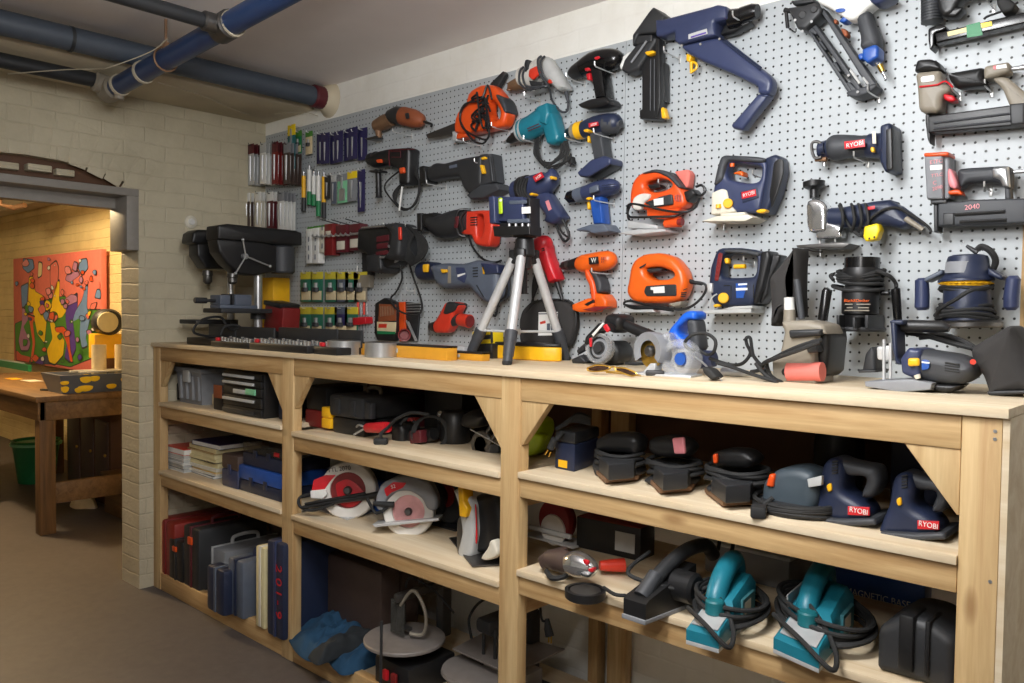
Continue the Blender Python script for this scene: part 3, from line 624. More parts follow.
t = v.tool('jigsaw', 'chrome-nosed barrel jigsaw with bright yellow cord plug', 'jigsaw', 280, 520)
b = B(); v.sl(b, "45,420 100,405 150,440 150,560 130,580 60,580 45,540", .02, .075, .014, 2); v.sl(b, "140,520 215,545 215,600 90,610 85,580", .03, .07, .008, 1); b.out('gear_head', 'chrome', t, label='bare metal nose')
b = B(); v.tb(b, "68,330,18 70,405,22", .045); v.tb(b, "68,318,28 68,325,52 68,350,50 68,362,30", .045, seg=18); b.out('knob', 'black', t)
b = B(); v.tb(b, "150,500,46 220,500,52 300,490,58 440,465,52 470,470,44", .05, seg=18); v.sl(b, "330,430 455,415 500,450 560,530 520,560 420,540 340,550", .02, .09, .02, 2); v.tb(b, "480,480,40 600,545,22", .045); b.out('body', 'navy', t)
b = B(); v.sl(b, "10,640 215,625 270,632 240,655 60,655 15,652", .005, .09, .003, 0); v.ln(b, "20,650 60,665 110,668", .06, .002); b.out('base_plate', 'darksteel', t)
b = B(); v.tb(b, "95,580,6 100,690,5", .05); b.out('blade', 'steel', t)
b = B(); v.ln(b, "190,440,.08 240,540,.09 300,590,.09 330,520,.1 400,465,.1 470,452,.09 530,480,.08 620,540,.07 640,570,.07", .08, .0038, k=5)
for x in (195, 250, 285, 318): v.ln(b, f"{x},435,.07 {x+6},450,.1 {x+15},520,.11 {x},570,.09", .08, .0042, k=5)
b.out('power_cord', 'rubber', t)
b = B(); v.tb(b, "515,505,14 600,560,11", .085); b.out('cord_grip', 'taupe', t)
b = B(); v.sl(b, "325,545 390,530 402,560 385,610 330,620 318,595", .075, .115, .006, 1); b.out('plug', 'brightyellow', t, label='bright yellow three-pin plug')
b = B(); v.tb(b, "338,598,4 338,606,4", .116); v.tb(b, "362,592,4 362,600,4", .116); b.out('plug_holes', 'black', t)
b = B(); v.sl(b, "330,448 365,442 366,458 332,464", .108, .11, .001, 0); b.out('maker_badge', 'red', t)
v_j = v
hook(843, 246, .06, 'wire hook under the chrome-nosed jigsaw')

# --- navy jigsaws (two)
v = View(700, 145, .13175)
t = v.tool('jigsaw', 'navy cordless jigsaw with red RYOBI label and pale metal nose, upper of the navy pair', 'jigsaw', 350, 330)
b = B(); v.hole(b, "200,85 420,95 540,110 530,300 500,420 490,520 310,520 125,520 125,370 160,200", "250,140 380,150 510,170 490,285 400,300 245,270 225,210", .015, .075, .014); b.out('body', 'navyblue', t)
b = B(); v.sl(b, "195,85 420,95 535,108 525,150 380,140 245,130 220,200 215,275 135,330 160,200", .012, .083, .014, 2); b.out('grip', 'charcoal', t)
b = B(); v.sl(b, "530,110 600,80 640,100 650,200 610,380 540,530 480,520 500,380 535,200", .005, .075, .012, 1); b.out('battery_socket', 'navy', t)
b = B(); v.sl(b, "565,130 610,100 635,115 635,220 590,370 545,480 530,380", .07, .079, .003, 1); b.out('socket_rim', 'black', t)
b = B(); v.sl(b, "125,370 200,338 240,350 260,440 310,515 180,535 120,540", .012, .082, .01, 1); b.out('nose_plate', 'offwhite', t, label='pale cast nose')
b = B(); v.sl(b, "70,590 190,550 420,540 460,560 400,590 130,592", .0, .1, .003, 0); v.sl(b, "185,525 370,515 380,535 190,550", .02, .08, .004, 0); b.out('base_plate', 'offwhite', t)
b = B(); v.tb(b, "182,590,9 180,645,6", .045); b.out('blade', 'steel', t)
b = B(); b.cyl(v.p(212, 443, .08), v.p(212, 443, .094), .015, bev=.003); v.tb(b, "140,450,20 140,480,22", .085); b.out('orbit_knob', 'yellow', t)
b = B(); v.sl(b, "440,498 480,485 515,490 515,512 470,522 438,515", .06, .088, .006, 2); b.out('lever', 'yellow', t)
b = B(); v.sl(b, "275,215 330,200 350,215 345,250 310,225 278,228", .03, .07, .006, 2); v.tb(b, "245,140,18 245,165,18", .08); b.out('trigger', 'orange2', t)
b = B(); v.sl(b, "305,360 432,322 445,400 325,440", .075, .078, .001, 0); b.out('label_panel', 'navy', t)
b = B(); v.sl(b, "315,358 422,335 428,385 318,410", .078, .0795, .0005, 0, 'red'); lp = b.out('label_plate', 'red', t)
v.txt('RYOBI', 'white', lp, 370, 372, .0805, 28, 11, width=95)
hook(763, 178, .07, 'wire hook inside the handle of the upper navy jigsaw')

v = View(700, 240, .13175)
t = v.tool('jigsaw', 'navy cordless jigsaw with big yellow knob and blue sticker, lower of the navy pair', 'jigsaw', 310, 310)
b = B(); v.hole(b, "165,65 360,65 500,90 490,250 460,400 440,500 200,510 130,500 95,340 110,200", "210,110 380,110 475,130 460,280 350,290 190,290 195,200", .015, .08, .016); b.out('body', 'navy', t)
b = B(); v.sl(b, "215,75 370,72 495,98 485,135 370,110 240,105", .012, .088, .012, 2); b.out('grip', 'charcoal', t)
b = B(); v.sl(b, "500,95 560,85 575,130 520,360 470,490 440,480 460,330 485,200", .005, .08, .01, 1); v.sl(b, "570,110 640,115 630,170 560,300 540,420 490,490 500,380", .005, .06, .008, 1); b.out('battery_socket', 'black', t)
b = B(); v.sl(b, "70,540 200,530 440,500 440,555 150,562 75,560", .0, .095, .003, 0); v.sl(b, "200,530 300,505 440,500 440,520", .02, .097, .002, 0); b.out('base_plate', 'lightgrey', t)
b = B(); v.sl(b, "90,330 130,330 130,400 100,405", .02, .09, .003, 0, 'alu'); v.ln(b, "130,410 90,440 75,520", .08, .0025, k=4); v.tb(b, "105,420,4 105,530,4", .05); b.out('blade_guard', 'alu', t)
b = B(); b.cyl(v.p(178, 440, .08), v.p(178, 440, .1), .0165, bev=.003); v.sl(b, "110,490 150,485 162,505 115,512", .07, .09, .004, 1); b.out('orbit_knob', 'yellow', t)
b = B(); v.tb(b, "262,202,17 345,200,17", .075); v.sl(b, "192,140 222,135 228,180 198,182", .075, .095, .005, 1); b.out('trigger', 'yellow', t)
b = B(); v.sl(b, "272,330 360,325 330,440 276,440", .08, .0815, 0, 0); b.out('sticker', 'blue', t)
b = B(); v.sl(b, "272,365 360,362 360,380 274,384", .0815, .0822, 0, 0); v.sl(b, "290,332 358,328 358,340 290,345", .0815, .0822, 0, 0); b.out('sticker_band', 'sticker', t)
b = B()
for i in range(7): v.ln(b, f"{150-i*6},{100+i*32} {165-i*6},{105+i*32}", .083, .002, k=0)
v.sl(b, "140,100 175,100 140,310 110,310 125,200", .079, .083, .002, 1); b.out('side_stripe', 'darkred', t)
b = B(); slot(v, b, "235,345 235,450;405,340 405,440;225,345 180,345", .0815, .0014); b.out('vent', 'rubber', t)
hook(754, 263, .07, 'wire hook inside the handle of the lower navy jigsaw')

# --- orange jigsaws
v = View(615, 160, .1171)
t = v.tool('jigsaw', 'orange jigsaw with scratched clear guard and black cord wrapped round, upper orange one', 'jigsaw', 400, 330)
b = B(); v.hole(b, "230,130 370,90 480,110 600,240 640,330 640,400 560,430 420,440 160,420 160,300 180,200", "290,200 420,160 520,190 525,235 450,270 350,285 290,250", .015, .075, .016); v.sl(b, "300,420 600,420 530,480 480,520 300,490", .02, .07, .012, 1); b.out('body', 'orange', t)
b = B(); v.sl(b, "260,130 380,85 490,105 580,190 620,250 580,250 510,170 400,115", .012, .083, .012, 2); b.out('grip', 'charcoal', t)
b = B(); v.sl(b, "530,105 640,85 665,120 650,230 630,250 600,210", .01, .05, .008, 1); b.out('rear_shell', 'coral', t)
b = B(); v.sl(b, "160,330 230,285 320,290 300,340 250,370 240,430 160,430", .06, .085, .008, 2); b.out('guard', 'wornwhite', t)
b = B(); v.sl(b, "255,365 400,310 490,290 500,380 330,405", .075, .084, .003, 1); b.out('name_panel', 'dark', t)
b = B(); v.sl(b, "330,335 412,322 415,380 335,390", .084, .0855, 0, 0); b.out('label_plate', 'white', t)
b = B(); slot(v, b, "530,295 530,355;545,295 545,355;560,295 560,355;515,300 515,350", .0775, .0016, 'darkred'); b.out('vent', 'darkred', t)
b = B(); v.tb(b, "430,545,34 560,530,44", .06); b.out('dust_port', 'orange', t)
b = B(); v.tb(b, "540,530,30 578,528,32", .068); b.out('port_mouth', 'darkred', t)
b = B(); v.sl(b, "85,635 250,600 480,600 495,618 220,650", .0, .09, .003, 0); v.sl(b, "140,520 400,565 400,595 145,590", .02, .075, .005, 0); b.out('base_plate', 'alu', t)
b = B(); v.sl(b, "615,280 690,250 720,290 650,370 630,350", .02, .07, .008, 1); v.ln(b, "690,230 740,215 770,260 740,300 690,300", .05, .0045, k=5); v.ln(b, "720,330,.05 680,410,.07 580,445,.09 420,430,.09 250,390,.09 130,375,.08 105,420,.07 120,480,.07 180,490,.09 330,485,.09 500,480,.08 580,450,.06", .07, .004, k=6)
v.ln(b, "130,390,.08 110,440,.06 115,500,.06 150,540,.06", .06, .004, k=5); b.out('power_cord', 'black', t)
b = B(); v.sl(b, "290,215 400,205 420,240 330,265", .03, .07, .008, 2); b.out('trigger', 'black', t)
hook(668, 186, .06, 'wire hook inside the handle of the upper orange jigsaw')

v = View(615, 245, .1171)
t = v.tool('jigsaw', 'clean orange jigsaw with grey nameplate and cord along its foot, lower orange one', 'jigsaw', 390, 320)
b = B(); v.hole(b, "200,130 280,80 420,70 540,110 610,200 645,290 640,380 590,470 480,500 200,495 145,440 130,390 150,320 165,200", "285,200 420,190 545,235 530,285 460,300 360,300 300,265", .012, .08, .02); b.out('body', 'orange2', t)
b = B(); v.sl(b, "265,350 420,338 525,335 525,435 270,438 248,400", .079, .0835, .002, 1); b.out('name_panel', 'dark', t)
b = B(); v.sl(b, "305,360 420,352 425,408 330,412 328,385 305,382", .0835, .085, 0, 0); b.out('label_plate', 'white', t)
b = B(); v.sl(b, "290,205 420,195 430,225 340,245 300,235", .03, .07, .008, 2); v.sl(b, "205,190 270,155 255,180 212,203", .08, .084, .002, 1); b.out('trigger', 'dark', t)
b = B(); slot(v, b, "565,410 610,405;565,425 605,420;562,440 600,436;585,385 615,372", .082, .0018); b.out('vent', 'rubber', t)
b = B(); v.sl(b, "80,550 380,545 400,575 120,580", .0, .09, .003, 0); v.sl(b, "300,560 490,560 495,595 300,595", .01, .05, .003, 0); b.out('base_plate', 'alu', t)
b = B(); v.ln(b, "640,310 760,330,.04 775,390,.04 720,470,.05 640,530,.06 540,550,.08 400,530,.09 280,515,.09 150,480,.09 90,485,.09 85,510,.09 200,525,.09 350,535,.09 450,555,.09", .05, .0042, k=6); v.tb(b, "640,310,20 740,335,12", .045); v.ln(b, "95,515,.08 160,540,.09 300,538,.09 500,560,.08", .08, .0045); b.out('power_cord', 'black', t)
b = B(); v.sl(b, "485,500 600,480 590,520 520,535", .03, .08, .006, 1); b.out('cord_clip', 'taupe', t)
hook(666, 268, .06, 'wire hook inside the handle of the lower orange jigsaw')

# --- pistol drills
v = View(555, 40, .11713)
t = v.tool('cordless_drill', 'black cordless drill with red trigger, beside the bumper of the flooring nailer', 'drill', 370, 300)
b = B(); v.tb(b, "240,240,80 330,200,100 430,170,95 510,170,88 555,175,60 572,180,18", .05, seg=20, k=2); b.out('motor_housing', 'blackgloss', t)
b = B(); v.tb(b, "125,280,30 160,280,60 235,245,78", .05, seg=20); b.out('chuck', 'black', t)
b = B(); v.sl(b, "340,250 440,250 470,500 380,520", .02, .08, .022, 1); b.out('handle', 'blackgloss', t)
b = B(); v.sl(b, "250,565 350,520 500,500 525,560 440,590 340,605 270,595", .005, .09, .012, 2); b.out('foot', 'black', t)
b = B(); v.sl(b, "280,250 325,240 330,270 285,278", .04, .085, .006, 1); v.sl(b, "288,300 325,285 330,350 300,355", .035, .075, .006, 1); b.out('trigger', 'red', t)
b = B(); v.sl(b, "335,150 378,135 388,155 345,172", .1, .104, .001, 1); b.out('badge', 'red', t, label='red badge')
hook(615, 74, .12, 'wire hook under the motor of the black cordless drill'); hook(585, 84, .11, 'wire hook under the chuck of the black cordless drill')

v = View(555, 110, .19048)
t = v.tool('cordless_drill', 'dark cordless drill with yellow collar, red RYOBI label and navy foot', 'drill', 220, 190)
b = B(); v.tb(b, "150,105,44 210,85,52 280,70,52 325,70,46 345,72,18", .05, seg=20, k=2); b.out('motor_housing', 'navy', t)
b = B(); v.tb(b, "270,75,54 320,72,48 346,74,20", .05, seg=20); b.out('rear_cap', 'charcoal', t)
b = B(); v.tb(b, "118,110,46 152,102,46", .05, seg=20); v.sl(b, "165,108 190,102 195,118 170,122", .06, .1, .003, 1); v.sl(b, "182,140 195,138 195,170 184,178", .035, .07, .004, 1); b.out('torque_collar', 'yellow', t, label='yellow collar and trigger')
b = B(); v.tb(b, "95,115,40 120,110,44", .05, 'taupe'); v.tb(b, "60,118,16 95,115,36", .05, 'black'); b.out('chuck', 'black', t)
b = B(); v.sl(b, "200,120 265,115 285,255 225,270", .02, .075, .02, 1); b.out('handle', 'charcoal', t)
b = B(); v.sl(b, "150,335 220,270 290,248 325,262 325,290 210,358 160,355", .005, .085, .008, 1); b.out('foot', 'navyblue', t)
b = B(); v.sl(b, "158,348 320,285 322,296 210,360 162,357", .01, .08, .003, 1); b.out('foot_pad', 'black', t)
b = B(); v.sl(b, "178,70 225,62 228,82 180,92", .098, .104, .001, 0, 'red'); lp = b.out('label_plate', 'red', t)
v.txt('RYOBI', 'white', lp, 203, 77, .1055, 12, 8, width=38)
hook(614, 139, .12, 'wire hook under the dark drill with the yellow collar'); hook(584, 143, .11, 'wire hook under the chuck of the dark drill with the yellow collar')

t = v.tool('cordless_drill', 'small blue cordless drill with grey chuck and grey foot, below the yellow-collared drill', 'drill', 220, 510)
b = B(); v.tb(b, "150,440,38 220,420,46 290,405,44 322,408,34 333,412,12", .05, seg=20, k=2); b.out('motor_housing', 'navyblue', t)
b = B(); v.tb(b, "110,450,36 155,438,40", .05, 'slate', seg=18); v.tb(b, "62,460,18 75,458,32 115,450,36", .05, 'blackgloss', seg=18); b.out('chuck', 'slate', t)
b = B(); v.sl(b, "180,408 228,390 232,425 185,440", .09, .1, .004, 1); b.out('side_panel', 'slate', t)
b = B(); slot(v, b, "245,395 318,390;245,408 322,402;250,420 320,414", .098, .0016, 'navy'); b.out('vent', 'navy', t)
b = B(); v.sl(b, "200,465 260,455 275,600 220,605", .02, .072, .018, 1); b.out('handle', 'blue', t)
b = B(); v.sl(b, "175,462 200,458 198,472 178,476", .06, .09, .003, 1); v.sl(b, "180,485 195,482 196,520 184,528", .035, .07, .004, 1); b.out('trigger', 'yellow', t)
b = B(); v.sl(b, "145,630 220,605 290,600 318,640 240,655 200,640 150,640", .005, .085, .006, 1); b.out('foot', 'slate', t)
hook(614, 204, .12, 'wire hook under the small blue cordless drill')

v = View(555, 245, .10974)
t = v.tool('cordless_drill', 'bright orange cordless drill with W badge and grey grip strip', 'drill', 360, 330)
b = B(); v.tb(b, "210,165,55 250,170,80 360,160,92 480,140,88 530,145,65 555,150,20", .05, seg=20, k=2); b.out('motor_housing', 'orange2', t)
b = B(); v.tb(b, "140,180,44 215,165,58", .05, 'black', seg=18); v.tb(b, "110,185,46 140,182,46", .05, 'darksteel', seg=18); v.tb(b, "70,190,36 115,186,46", .05, 'black', seg=18); v.tb(b, "45,195,12 75,190,14", .05, 'darksteel'); b.out('chuck', 'black', t)
b = B(); v.sl(b, "305,230 335,220 395,330 415,430 410,540 370,520 345,360 310,310", .02, .078, .014, 2); b.out('handle', 'orange', t)
b = B(); v.sl(b, "340,220 410,240 465,340 470,430 415,450 395,330", .015, .075, .012, 2); b.out('grip', 'charcoal', t)
b = B(); v.sl(b, "210,545 360,485 420,540 380,610 280,615 215,595", .005, .085, .008, 1); v.sl(b, "410,440 480,450 520,510 520,570 420,590 400,540", .003, .075, .01, 1); b.out('battery_socket', 'orange2', t)
b = B(); v.sl(b, "270,540 355,495 360,520 300,555", .08, .088, .002, 0, 'black'); v.sl(b, "260,590 380,560 520,560 380,608", .07, .087, .002, 0, 'darkred'); b.out('socket_opening', 'black', t)
b = B(); v.sl(b, "308,115 392,105 395,170 312,178", .1, .1045, .0008, 0); b.out('badge', 'black', t)
v.txt('W', 'white', t, 352, 141, .1055, 46, 4, 'badge_letter', width=60)
b = B(); slot(v, b, "425,110 425,140;440,108 440,138;455,106 455,136;425,150 425,160;440,148 440,158", .0995, .0016, 'darkred'); b.out('vent', 'darkred', t)
hook(612, 274, .12, 'wire hook under the bright orange drill')

# --- sander-polisher, teal drill
v = View(495, 45, .19027)
t = v.tool('angle_tool', 'pale grey angle tool with red label and its cord wound round it, top row', 'power tool', 270, 160)
b = B(); v.sl(b, "245,70 290,60 350,150 395,230 350,250 310,210 270,190 230,120", .02, .085, .024, 2); b.out('handle', 'lightgrey', t)
b = B(); v.tb(b, "140,170,50 190,160,58 240,130,60", .055, seg=18); b.out('motor_housing', 'wornwhite', t)
b = B(); v.sl(b, "185,130 225,110 240,150 200,185 180,165", .1, .113, .003, 1); v.sl(b, "275,185 295,180 302,200 285,205", .08, .09, .003, 1); b.out('label_panel', 'redo', t)
b = B(); v.tb(b, "80,215,22 110,210,32 145,195,36", .05, seg=14); v.tb(b, "78,200,12 76,240,14", .05); b.out('spindle', 'rust', t)
b = B(); v.sl(b, "175,85 190,80 195,130 175,150 170,110", .06, .1, .004, 1); b.out('lever', 'dark', t)
b = B(); v.ln(b, "150,115,.11 130,140,.11 130,200,.1 180,235,.11 260,215,.11 285,230,.09 300,290,.05 340,345,.04 375,350,.04 385,310,.04 380,260,.04", .08, .0042, k=6); v.ln(b, "245,58,.1 225,80,.11 235,150,.115 270,200,.1 290,240,.08", .08, .0045); v.ln(b, "260,60,.09 240,90,.11 250,150,.115 275,190,.1", .08, .0045); v.ln(b, "160,120,.1 145,160,.11 165,215,.115 240,220,.11", .08, .004); v.tb(b, "372,240,12 385,300,8", .045); b.out('power_cord', 'charcoal', t)
b = B(); v.sl(b, "190,190 270,200 260,225 200,220", .08, .11, .004, 1); b.out('cord_knot', 'dark', t)
hook(540, 101, .09, 'wire hook under the pale grey angle tool')

t = v.tool('corded_drill', 'teal corded drill with black chuck and black cord coiled under its handle', 'drill', 260, 430)
b = B(); v.tb(b, "145,450,60 200,430,64 260,385,62 300,345,42", .06, seg=20, k=2); v.sl(b, "250,330 305,310 320,370 300,430 220,400", .02, .1, .02, 1); b.out('motor_housing', 'teal', t)
b = B(); v.sl(b, "265,400 325,360 362,480 355,510 320,530 295,525", .025, .09, .018, 1); b.out('handle', 'teal', t)
b = B(); v.tb(b, "132,455,54 165,445,64", .06, 'lightgrey', seg=20); b.out('front_ring', 'lightgrey', t)
b = B(); v.tb(b, "65,505,10 80,500,20 135,465,36", .06, 'black', seg=16); v.tb(b, "50,512,9 75,500,9", .06, 'steel'); b.out('chuck', 'black', t)
b = B(); v.sl(b, "165,430 250,400 255,415 170,445", .125, .128, .001, 0, 'pink') if 0 else slot(v, b, "170,440 230,415;175,452 240,425", .122, .002, 'maroon'); b.out('lettering_bars', 'maroon', t)
b = B()
for i in range(5): v.ln(b, f"{240-i*7+(i%2)*9},{480-i*3},.05 {214-i*3+(i%3)*12},{550+i*7},{.045+.01*(i%3)} {245+i*8},{620+i*7-(i%2)*14},.06 {318+i*9},{612+i*8-(i%3)*12},.055 {358+i*7},{560-(i%2)*12},.05 {345+i*8},{505},.05", .05, .0035, k=6)
v.ln(b, "350,515,.05 340,580,.05 280,640,.06 380,610,.06 400,570,.06", .05, .0045); v.sl(b, "388,590 412,585 418,625 395,630", .03, .055, .004, 1); v.tb(b, "398,625,3 394,640,3", .045); v.tb(b, "412,622,3 416,636,3", .045); b.out('power_cord', 'rubber', t)
hook(541, 144, .1, 'wire hook under the nose of the teal drill')

# --- orange reciprocating saw and dark one
v = View(415, 60, .21956)
t = v.tool('reciprocating_saw', 'orange electric hand saw with long blade and tangled black cord', 'saw', 300, 230)
b = B(); v.sl(b, "265,150 330,120 370,115 400,160 430,180 445,250 430,300 360,325 300,320 260,330 210,355 200,300 215,240 250,200", .02, .085, .02, 2) if 0 else v.hole(b, "265,150 320,118 375,118 410,160 445,240 425,305 350,325 260,340 200,345 198,290 215,240 250,210", "355,195 380,190 410,240 405,275 375,285 355,240", .02, .085, .018); v.sl(b, "210,340 255,330 255,355 208,365", .02, .075, .006, 1); b.out('body', 'orange', t)
b = B(); v.sl(b, "400,160 430,185 447,240 435,250 410,200 395,175", .018, .092, .008, 2); b.out('grip', 'charcoal', t)
b = B(); v.sl(b, "50,340 200,280 200,330 120,350 60,358", .045, .049, .0005, 0); b.out('blade', 'darksteel', t)
b = B(); v.sl(b, "188,330 210,328 210,372 190,374", .02, .07, .004, 0); b.out('shoe', 'alu', t)
b = B(); v.sl(b, "350,110 410,52 420,65 375,150 352,130", .02, .045, .004, 1); b.out('spare_blade_guard', 'dark', t)
b = B(); random.seed(3)
for i in range(8):
    q = [(300+random.uniform(-45, 45), 215+random.uniform(-75, 110), .1+random.uniform(-.005, .02)) for _ in range(4)]
    v.ln(b, ' '.join(f'{a:.0f},{c:.0f},{e:.3f}' for a, c, e in q), .1, .0042, k=6)
v.ln(b, "350,180,.09 330,115,.1 300,180,.11 230,200,.1 205,250,.1 220,310,.1 280,350,.11 330,360,.1 335,300,.11 300,250,.11", .1, .0042, k=7)
v.ln(b, "270,180,.1 220,215,.1 205,270,.1 235,330,.1 270,370,.09 310,380,.09 335,350,.1", .1, .0042, k=7); b.out('power_cord', 'black', t)
hook(509, 131, .1, 'wire hook at the handle of the orange saw'); hook(481, 146, .1, 'wire hook below the tangled cord of the orange saw')

t = v.tool('reciprocating_saw', 'dark cordless reciprocating saw with yellow switches and empty battery socket', 'saw', 220, 540)
b = B(); v.sl(b, "75,500 110,470 150,475 240,450 300,440 330,435 330,575 270,620 235,580 225,535 150,540 80,555", .015, .085, .02, 2); b.out('body', 'dark', t)
b = B(); v.sl(b, "320,435 372,430 385,560 320,580", .01, .08, .012, 1); v.sl(b, "265,620 330,570 400,565 415,595 340,635 280,640", .0, .08, .01, 1); b.out('battery_socket', 'charcoal', t)
b = B(); v.sl(b, "45,490 65,485 75,510 78,560 48,568", .01, .08, .006, 1); b.out('shoe', 'black', t)
b = B(); v.sl(b, "305,445 325,440 328,452 308,456", .075, .092, .003, 1); v.sl(b, "302,480 315,478 325,518 312,522", .07, .092, .003, 1); b.out('switch', 'yellow', t)
b = B(); slot(v, b, "345,440 360,555;355,440 370,555;335,440 348,560", .082, .0018); b.out('vent', 'rubber', t)
b = B(); v.sl(b, "155,482 190,474 191,488 157,495", .087, .0885, .0005, 0); b.out('badge', 'slate', t)
hook(446, 187, .11, 'wire hook at the nose of the dark reciprocating saw'); hook(492, 166, .1, 'wire hook beneath the grip of the dark reciprocating saw')

# --- worn angle grinder and hammer drill
v = View(355, 100, .19048)
t = v.tool('angle_tool', 'worn black and rusty orange angle tool without its disc, left of the orange saw', 'power tool', 240, 100)
b = B(); v.tb(b, "185,85,34 220,80,46 270,88,48", .05, 'dark', seg=16); v.tb(b, "255,85,49 310,98,48 345,108,36 358,112,14", .05, 'burnt', seg=16); b.out('motor_housing', 'burnt', t)
b = B(); v.tb(b, "110,135,30 150,120,40 190,100,36", .05, seg=14); v.tb(b, "122,150,18 125,200,15", .05); b.out('gear_head', 'rust', t)
b = B(); v.sl(b, "65,205 130,190 135,205 80,213", .03, .07, .003, 1); v.ln(b, "90,125 120,140", .06, .003, k=0); b.out('spindle_guard', 'darksteel', t)
b = B(); v.ln(b, "345,108 375,118 402,128 398,140", .045, .006, k=5); b.out('cord_stub', 'black', t)
b = B(); v.sl(b, "262,70 282,66 286,95 268,100", .1, .103, .001, 1); b.out('label_plate', 'dark', t)
hook(412, 136, .11, 'wire hook under the worn angle tool')

t = v.tool('hammer_drill', 'black hammer drill with side handle, orange switch and looped cord', 'drill', 220, 380)
b = B(); v.sl(b, "75,310 130,275 190,260 310,252 315,270 310,450 255,450 250,370 190,345 110,360 80,335", .02, .09, .024, 2); b.out('body', 'black', t)
b = B(); v.tb(b, "68,315,14 80,312,32 115,310,40", .055, seg=16); b.out('chuck', 'dark', t)
b = B(); v.tb(b, "122,365,20 122,385,16 125,500,16 125,512,19", .075, seg=14); v.sl(b, "95,372 150,370 150,382 98,384", .05, .1, .004, 1); b.out('side_handle', 'black', t)
b = B(); v.sl(b, "115,315 140,310 142,330 120,332", .088, .1, .003, 1); b.out('mode_knob', 'orange', t); b = B(); v.sl(b, "248,360 272,355 275,385 252,390", .06, .1, .005, 1); b.out('switch', 'orange', t)
b = B(); v.ln(b, "180,262 178,300 182,345", .093, .0025, k=3, m='maroon'); v.ln(b, "190,270 240,270 240,300 192,300", .092, .002, k=0, m='maroon'); v.ln(b, "180,264 250,260 312,258", .091, .002, k=0, m='maroon'); b.out('trim_line', 'maroon', t)
b = B()
for i in range(6): v.ln(b, f"{310-i*3},{330+i*8},.05 {335+i*2},{430+i*4},.05 {320-i*4},{540+i*4},.055 {260-i*4},{578-i*3},.055 {215-i*3},{540-i*8},.055 {230+i*3},{470-i*6},.05 {270},{440},.05", .05, .0042, k=6)
v.ln(b, "250,360,.06 175,420,.06 155,465,.06 190,520,.06 225,560,.06", .05, .004); b.out('power_cord', 'rubber', t)
b = B(); b.tube([v.p(248, 455, .11), v.p(232, 582, .11)], .0035, 8) if 0 else None; v.tb(b, "248,455,5 232,582,5", .085); b.out('chuck_key_strip', 'white', t)

# --- red saw, blue corded drill, red drill, grey-blue saw
v = View(410, 190, .19037)
t = v.tool('reciprocating_saw', 'red and dark reciprocating saw with D-shaped red handle', 'saw', 260, 190)
b = B(); v.hole(b, "300,115 460,108 462,200 445,300 405,300 360,285 350,240 290,235 275,170", "375,130 412,130 412,215 400,255 380,250", .015, .08, .014); b.out('handle', 'redo', t)
b = B(); v.tb(b, "110,165,40 160,190,60 210,185,70 270,170,70 320,165,55", .055, seg=20, k=2); b.out('motor_housing', 'dark', t)
b = B(); slot(v, b, "318,145 352,142;318,158 352,155;318,171 352,168;318,184 352,181", .0825, .0022); b.out('vent', 'rubber', t)
b = B(); v.sl(b, "65,125 90,125 92,215 68,218", .02, .09, .005, 0); v.sl(b, "85,130 150,120 165,160 150,200 90,195", .03, .085, .01, 1); b.out('shoe', 'black', t)
b = B(); v.ln(b, "320,105,.07 260,105,.1 240,160,.12 255,230,.11 290,245,.09", .1, .005); v.ln(b, "305,235,.06 330,300,.05 380,360,.045 440,380,.04 480,370,.04", .05, .0045); v.ln(b, "290,110,.1 262,150,.12 275,220,.11", .1, .005); b.out('power_cord', 'black', t)
b = B(); v.sl(b, "238,140 258,135 250,200 232,200", .118, .124, .002, 1); b.out('badge', 'maroon', t)
hook(423, 229, .1, 'wire hook behind the nose of the red reciprocating saw')

t = v.tool('corded_drill', 'navy corded drill with yellow switch and red label, behind the laser level', 'drill', 680, 60)
b = B(); v.sl(b, "670,20 740,10 815,125 820,150 770,185 725,170 735,140 690,85", .02, .085, .02, 2); b.out('handle', 'navyblue', t)
b = B(); v.tb(b, "560,10,60 640,-10,66 720,-40,60 745,-80,42 740,-105,14", .06, seg=20, k=2); b.out('motor_housing', 'navyblue', t)
b = B(); v.tb(b, "590,0,70 625,-8,72", .06, seg=18); v.tb(b, "540,25,30 570,10,50", .06); b.out('nose', 'black', t)
b = B()
for i in range(4): v.ln(b, f"{575+i*14},{-60},.1 {560+i*14},{0},.13 {590+i*14},{55},.12", .1, .005, k=6)
b.out('cord_wrap', 'rubber', t)
b = B(); v.sl(b, "640,20 658,15 664,28 645,34", .08, .115, .004, 1); b.out('switch', 'yellow', t); b = B(); v.sl(b, "745,-70 760,-72 762,-55 748,-52", .08, .11, .003, 1); b.out('collar_tab', 'yellow', t)
b = B(); v.sl(b, "645,-70 690,-95 705,-68 660,-42", .125, .13, .001, 0, 'red'); v.sl(b, "710,60 728,52 745,100 728,110", .084, .0855, .0005, 0, 'pink'); lp = b.out('label_plate', 'red', t)
v.txt('RYOBI', 'white', lp, 675, -68, .1315, 16, 28, width=36)
b = B(); v.ln(b, "765,180,.05 790,240,.05 815,270,.05 835,235,.05 800,150,.06", .05, .005); v.ln(b, "780,185 800,225 825,245", .06, .004); b.out('power_cord', 'black', t)

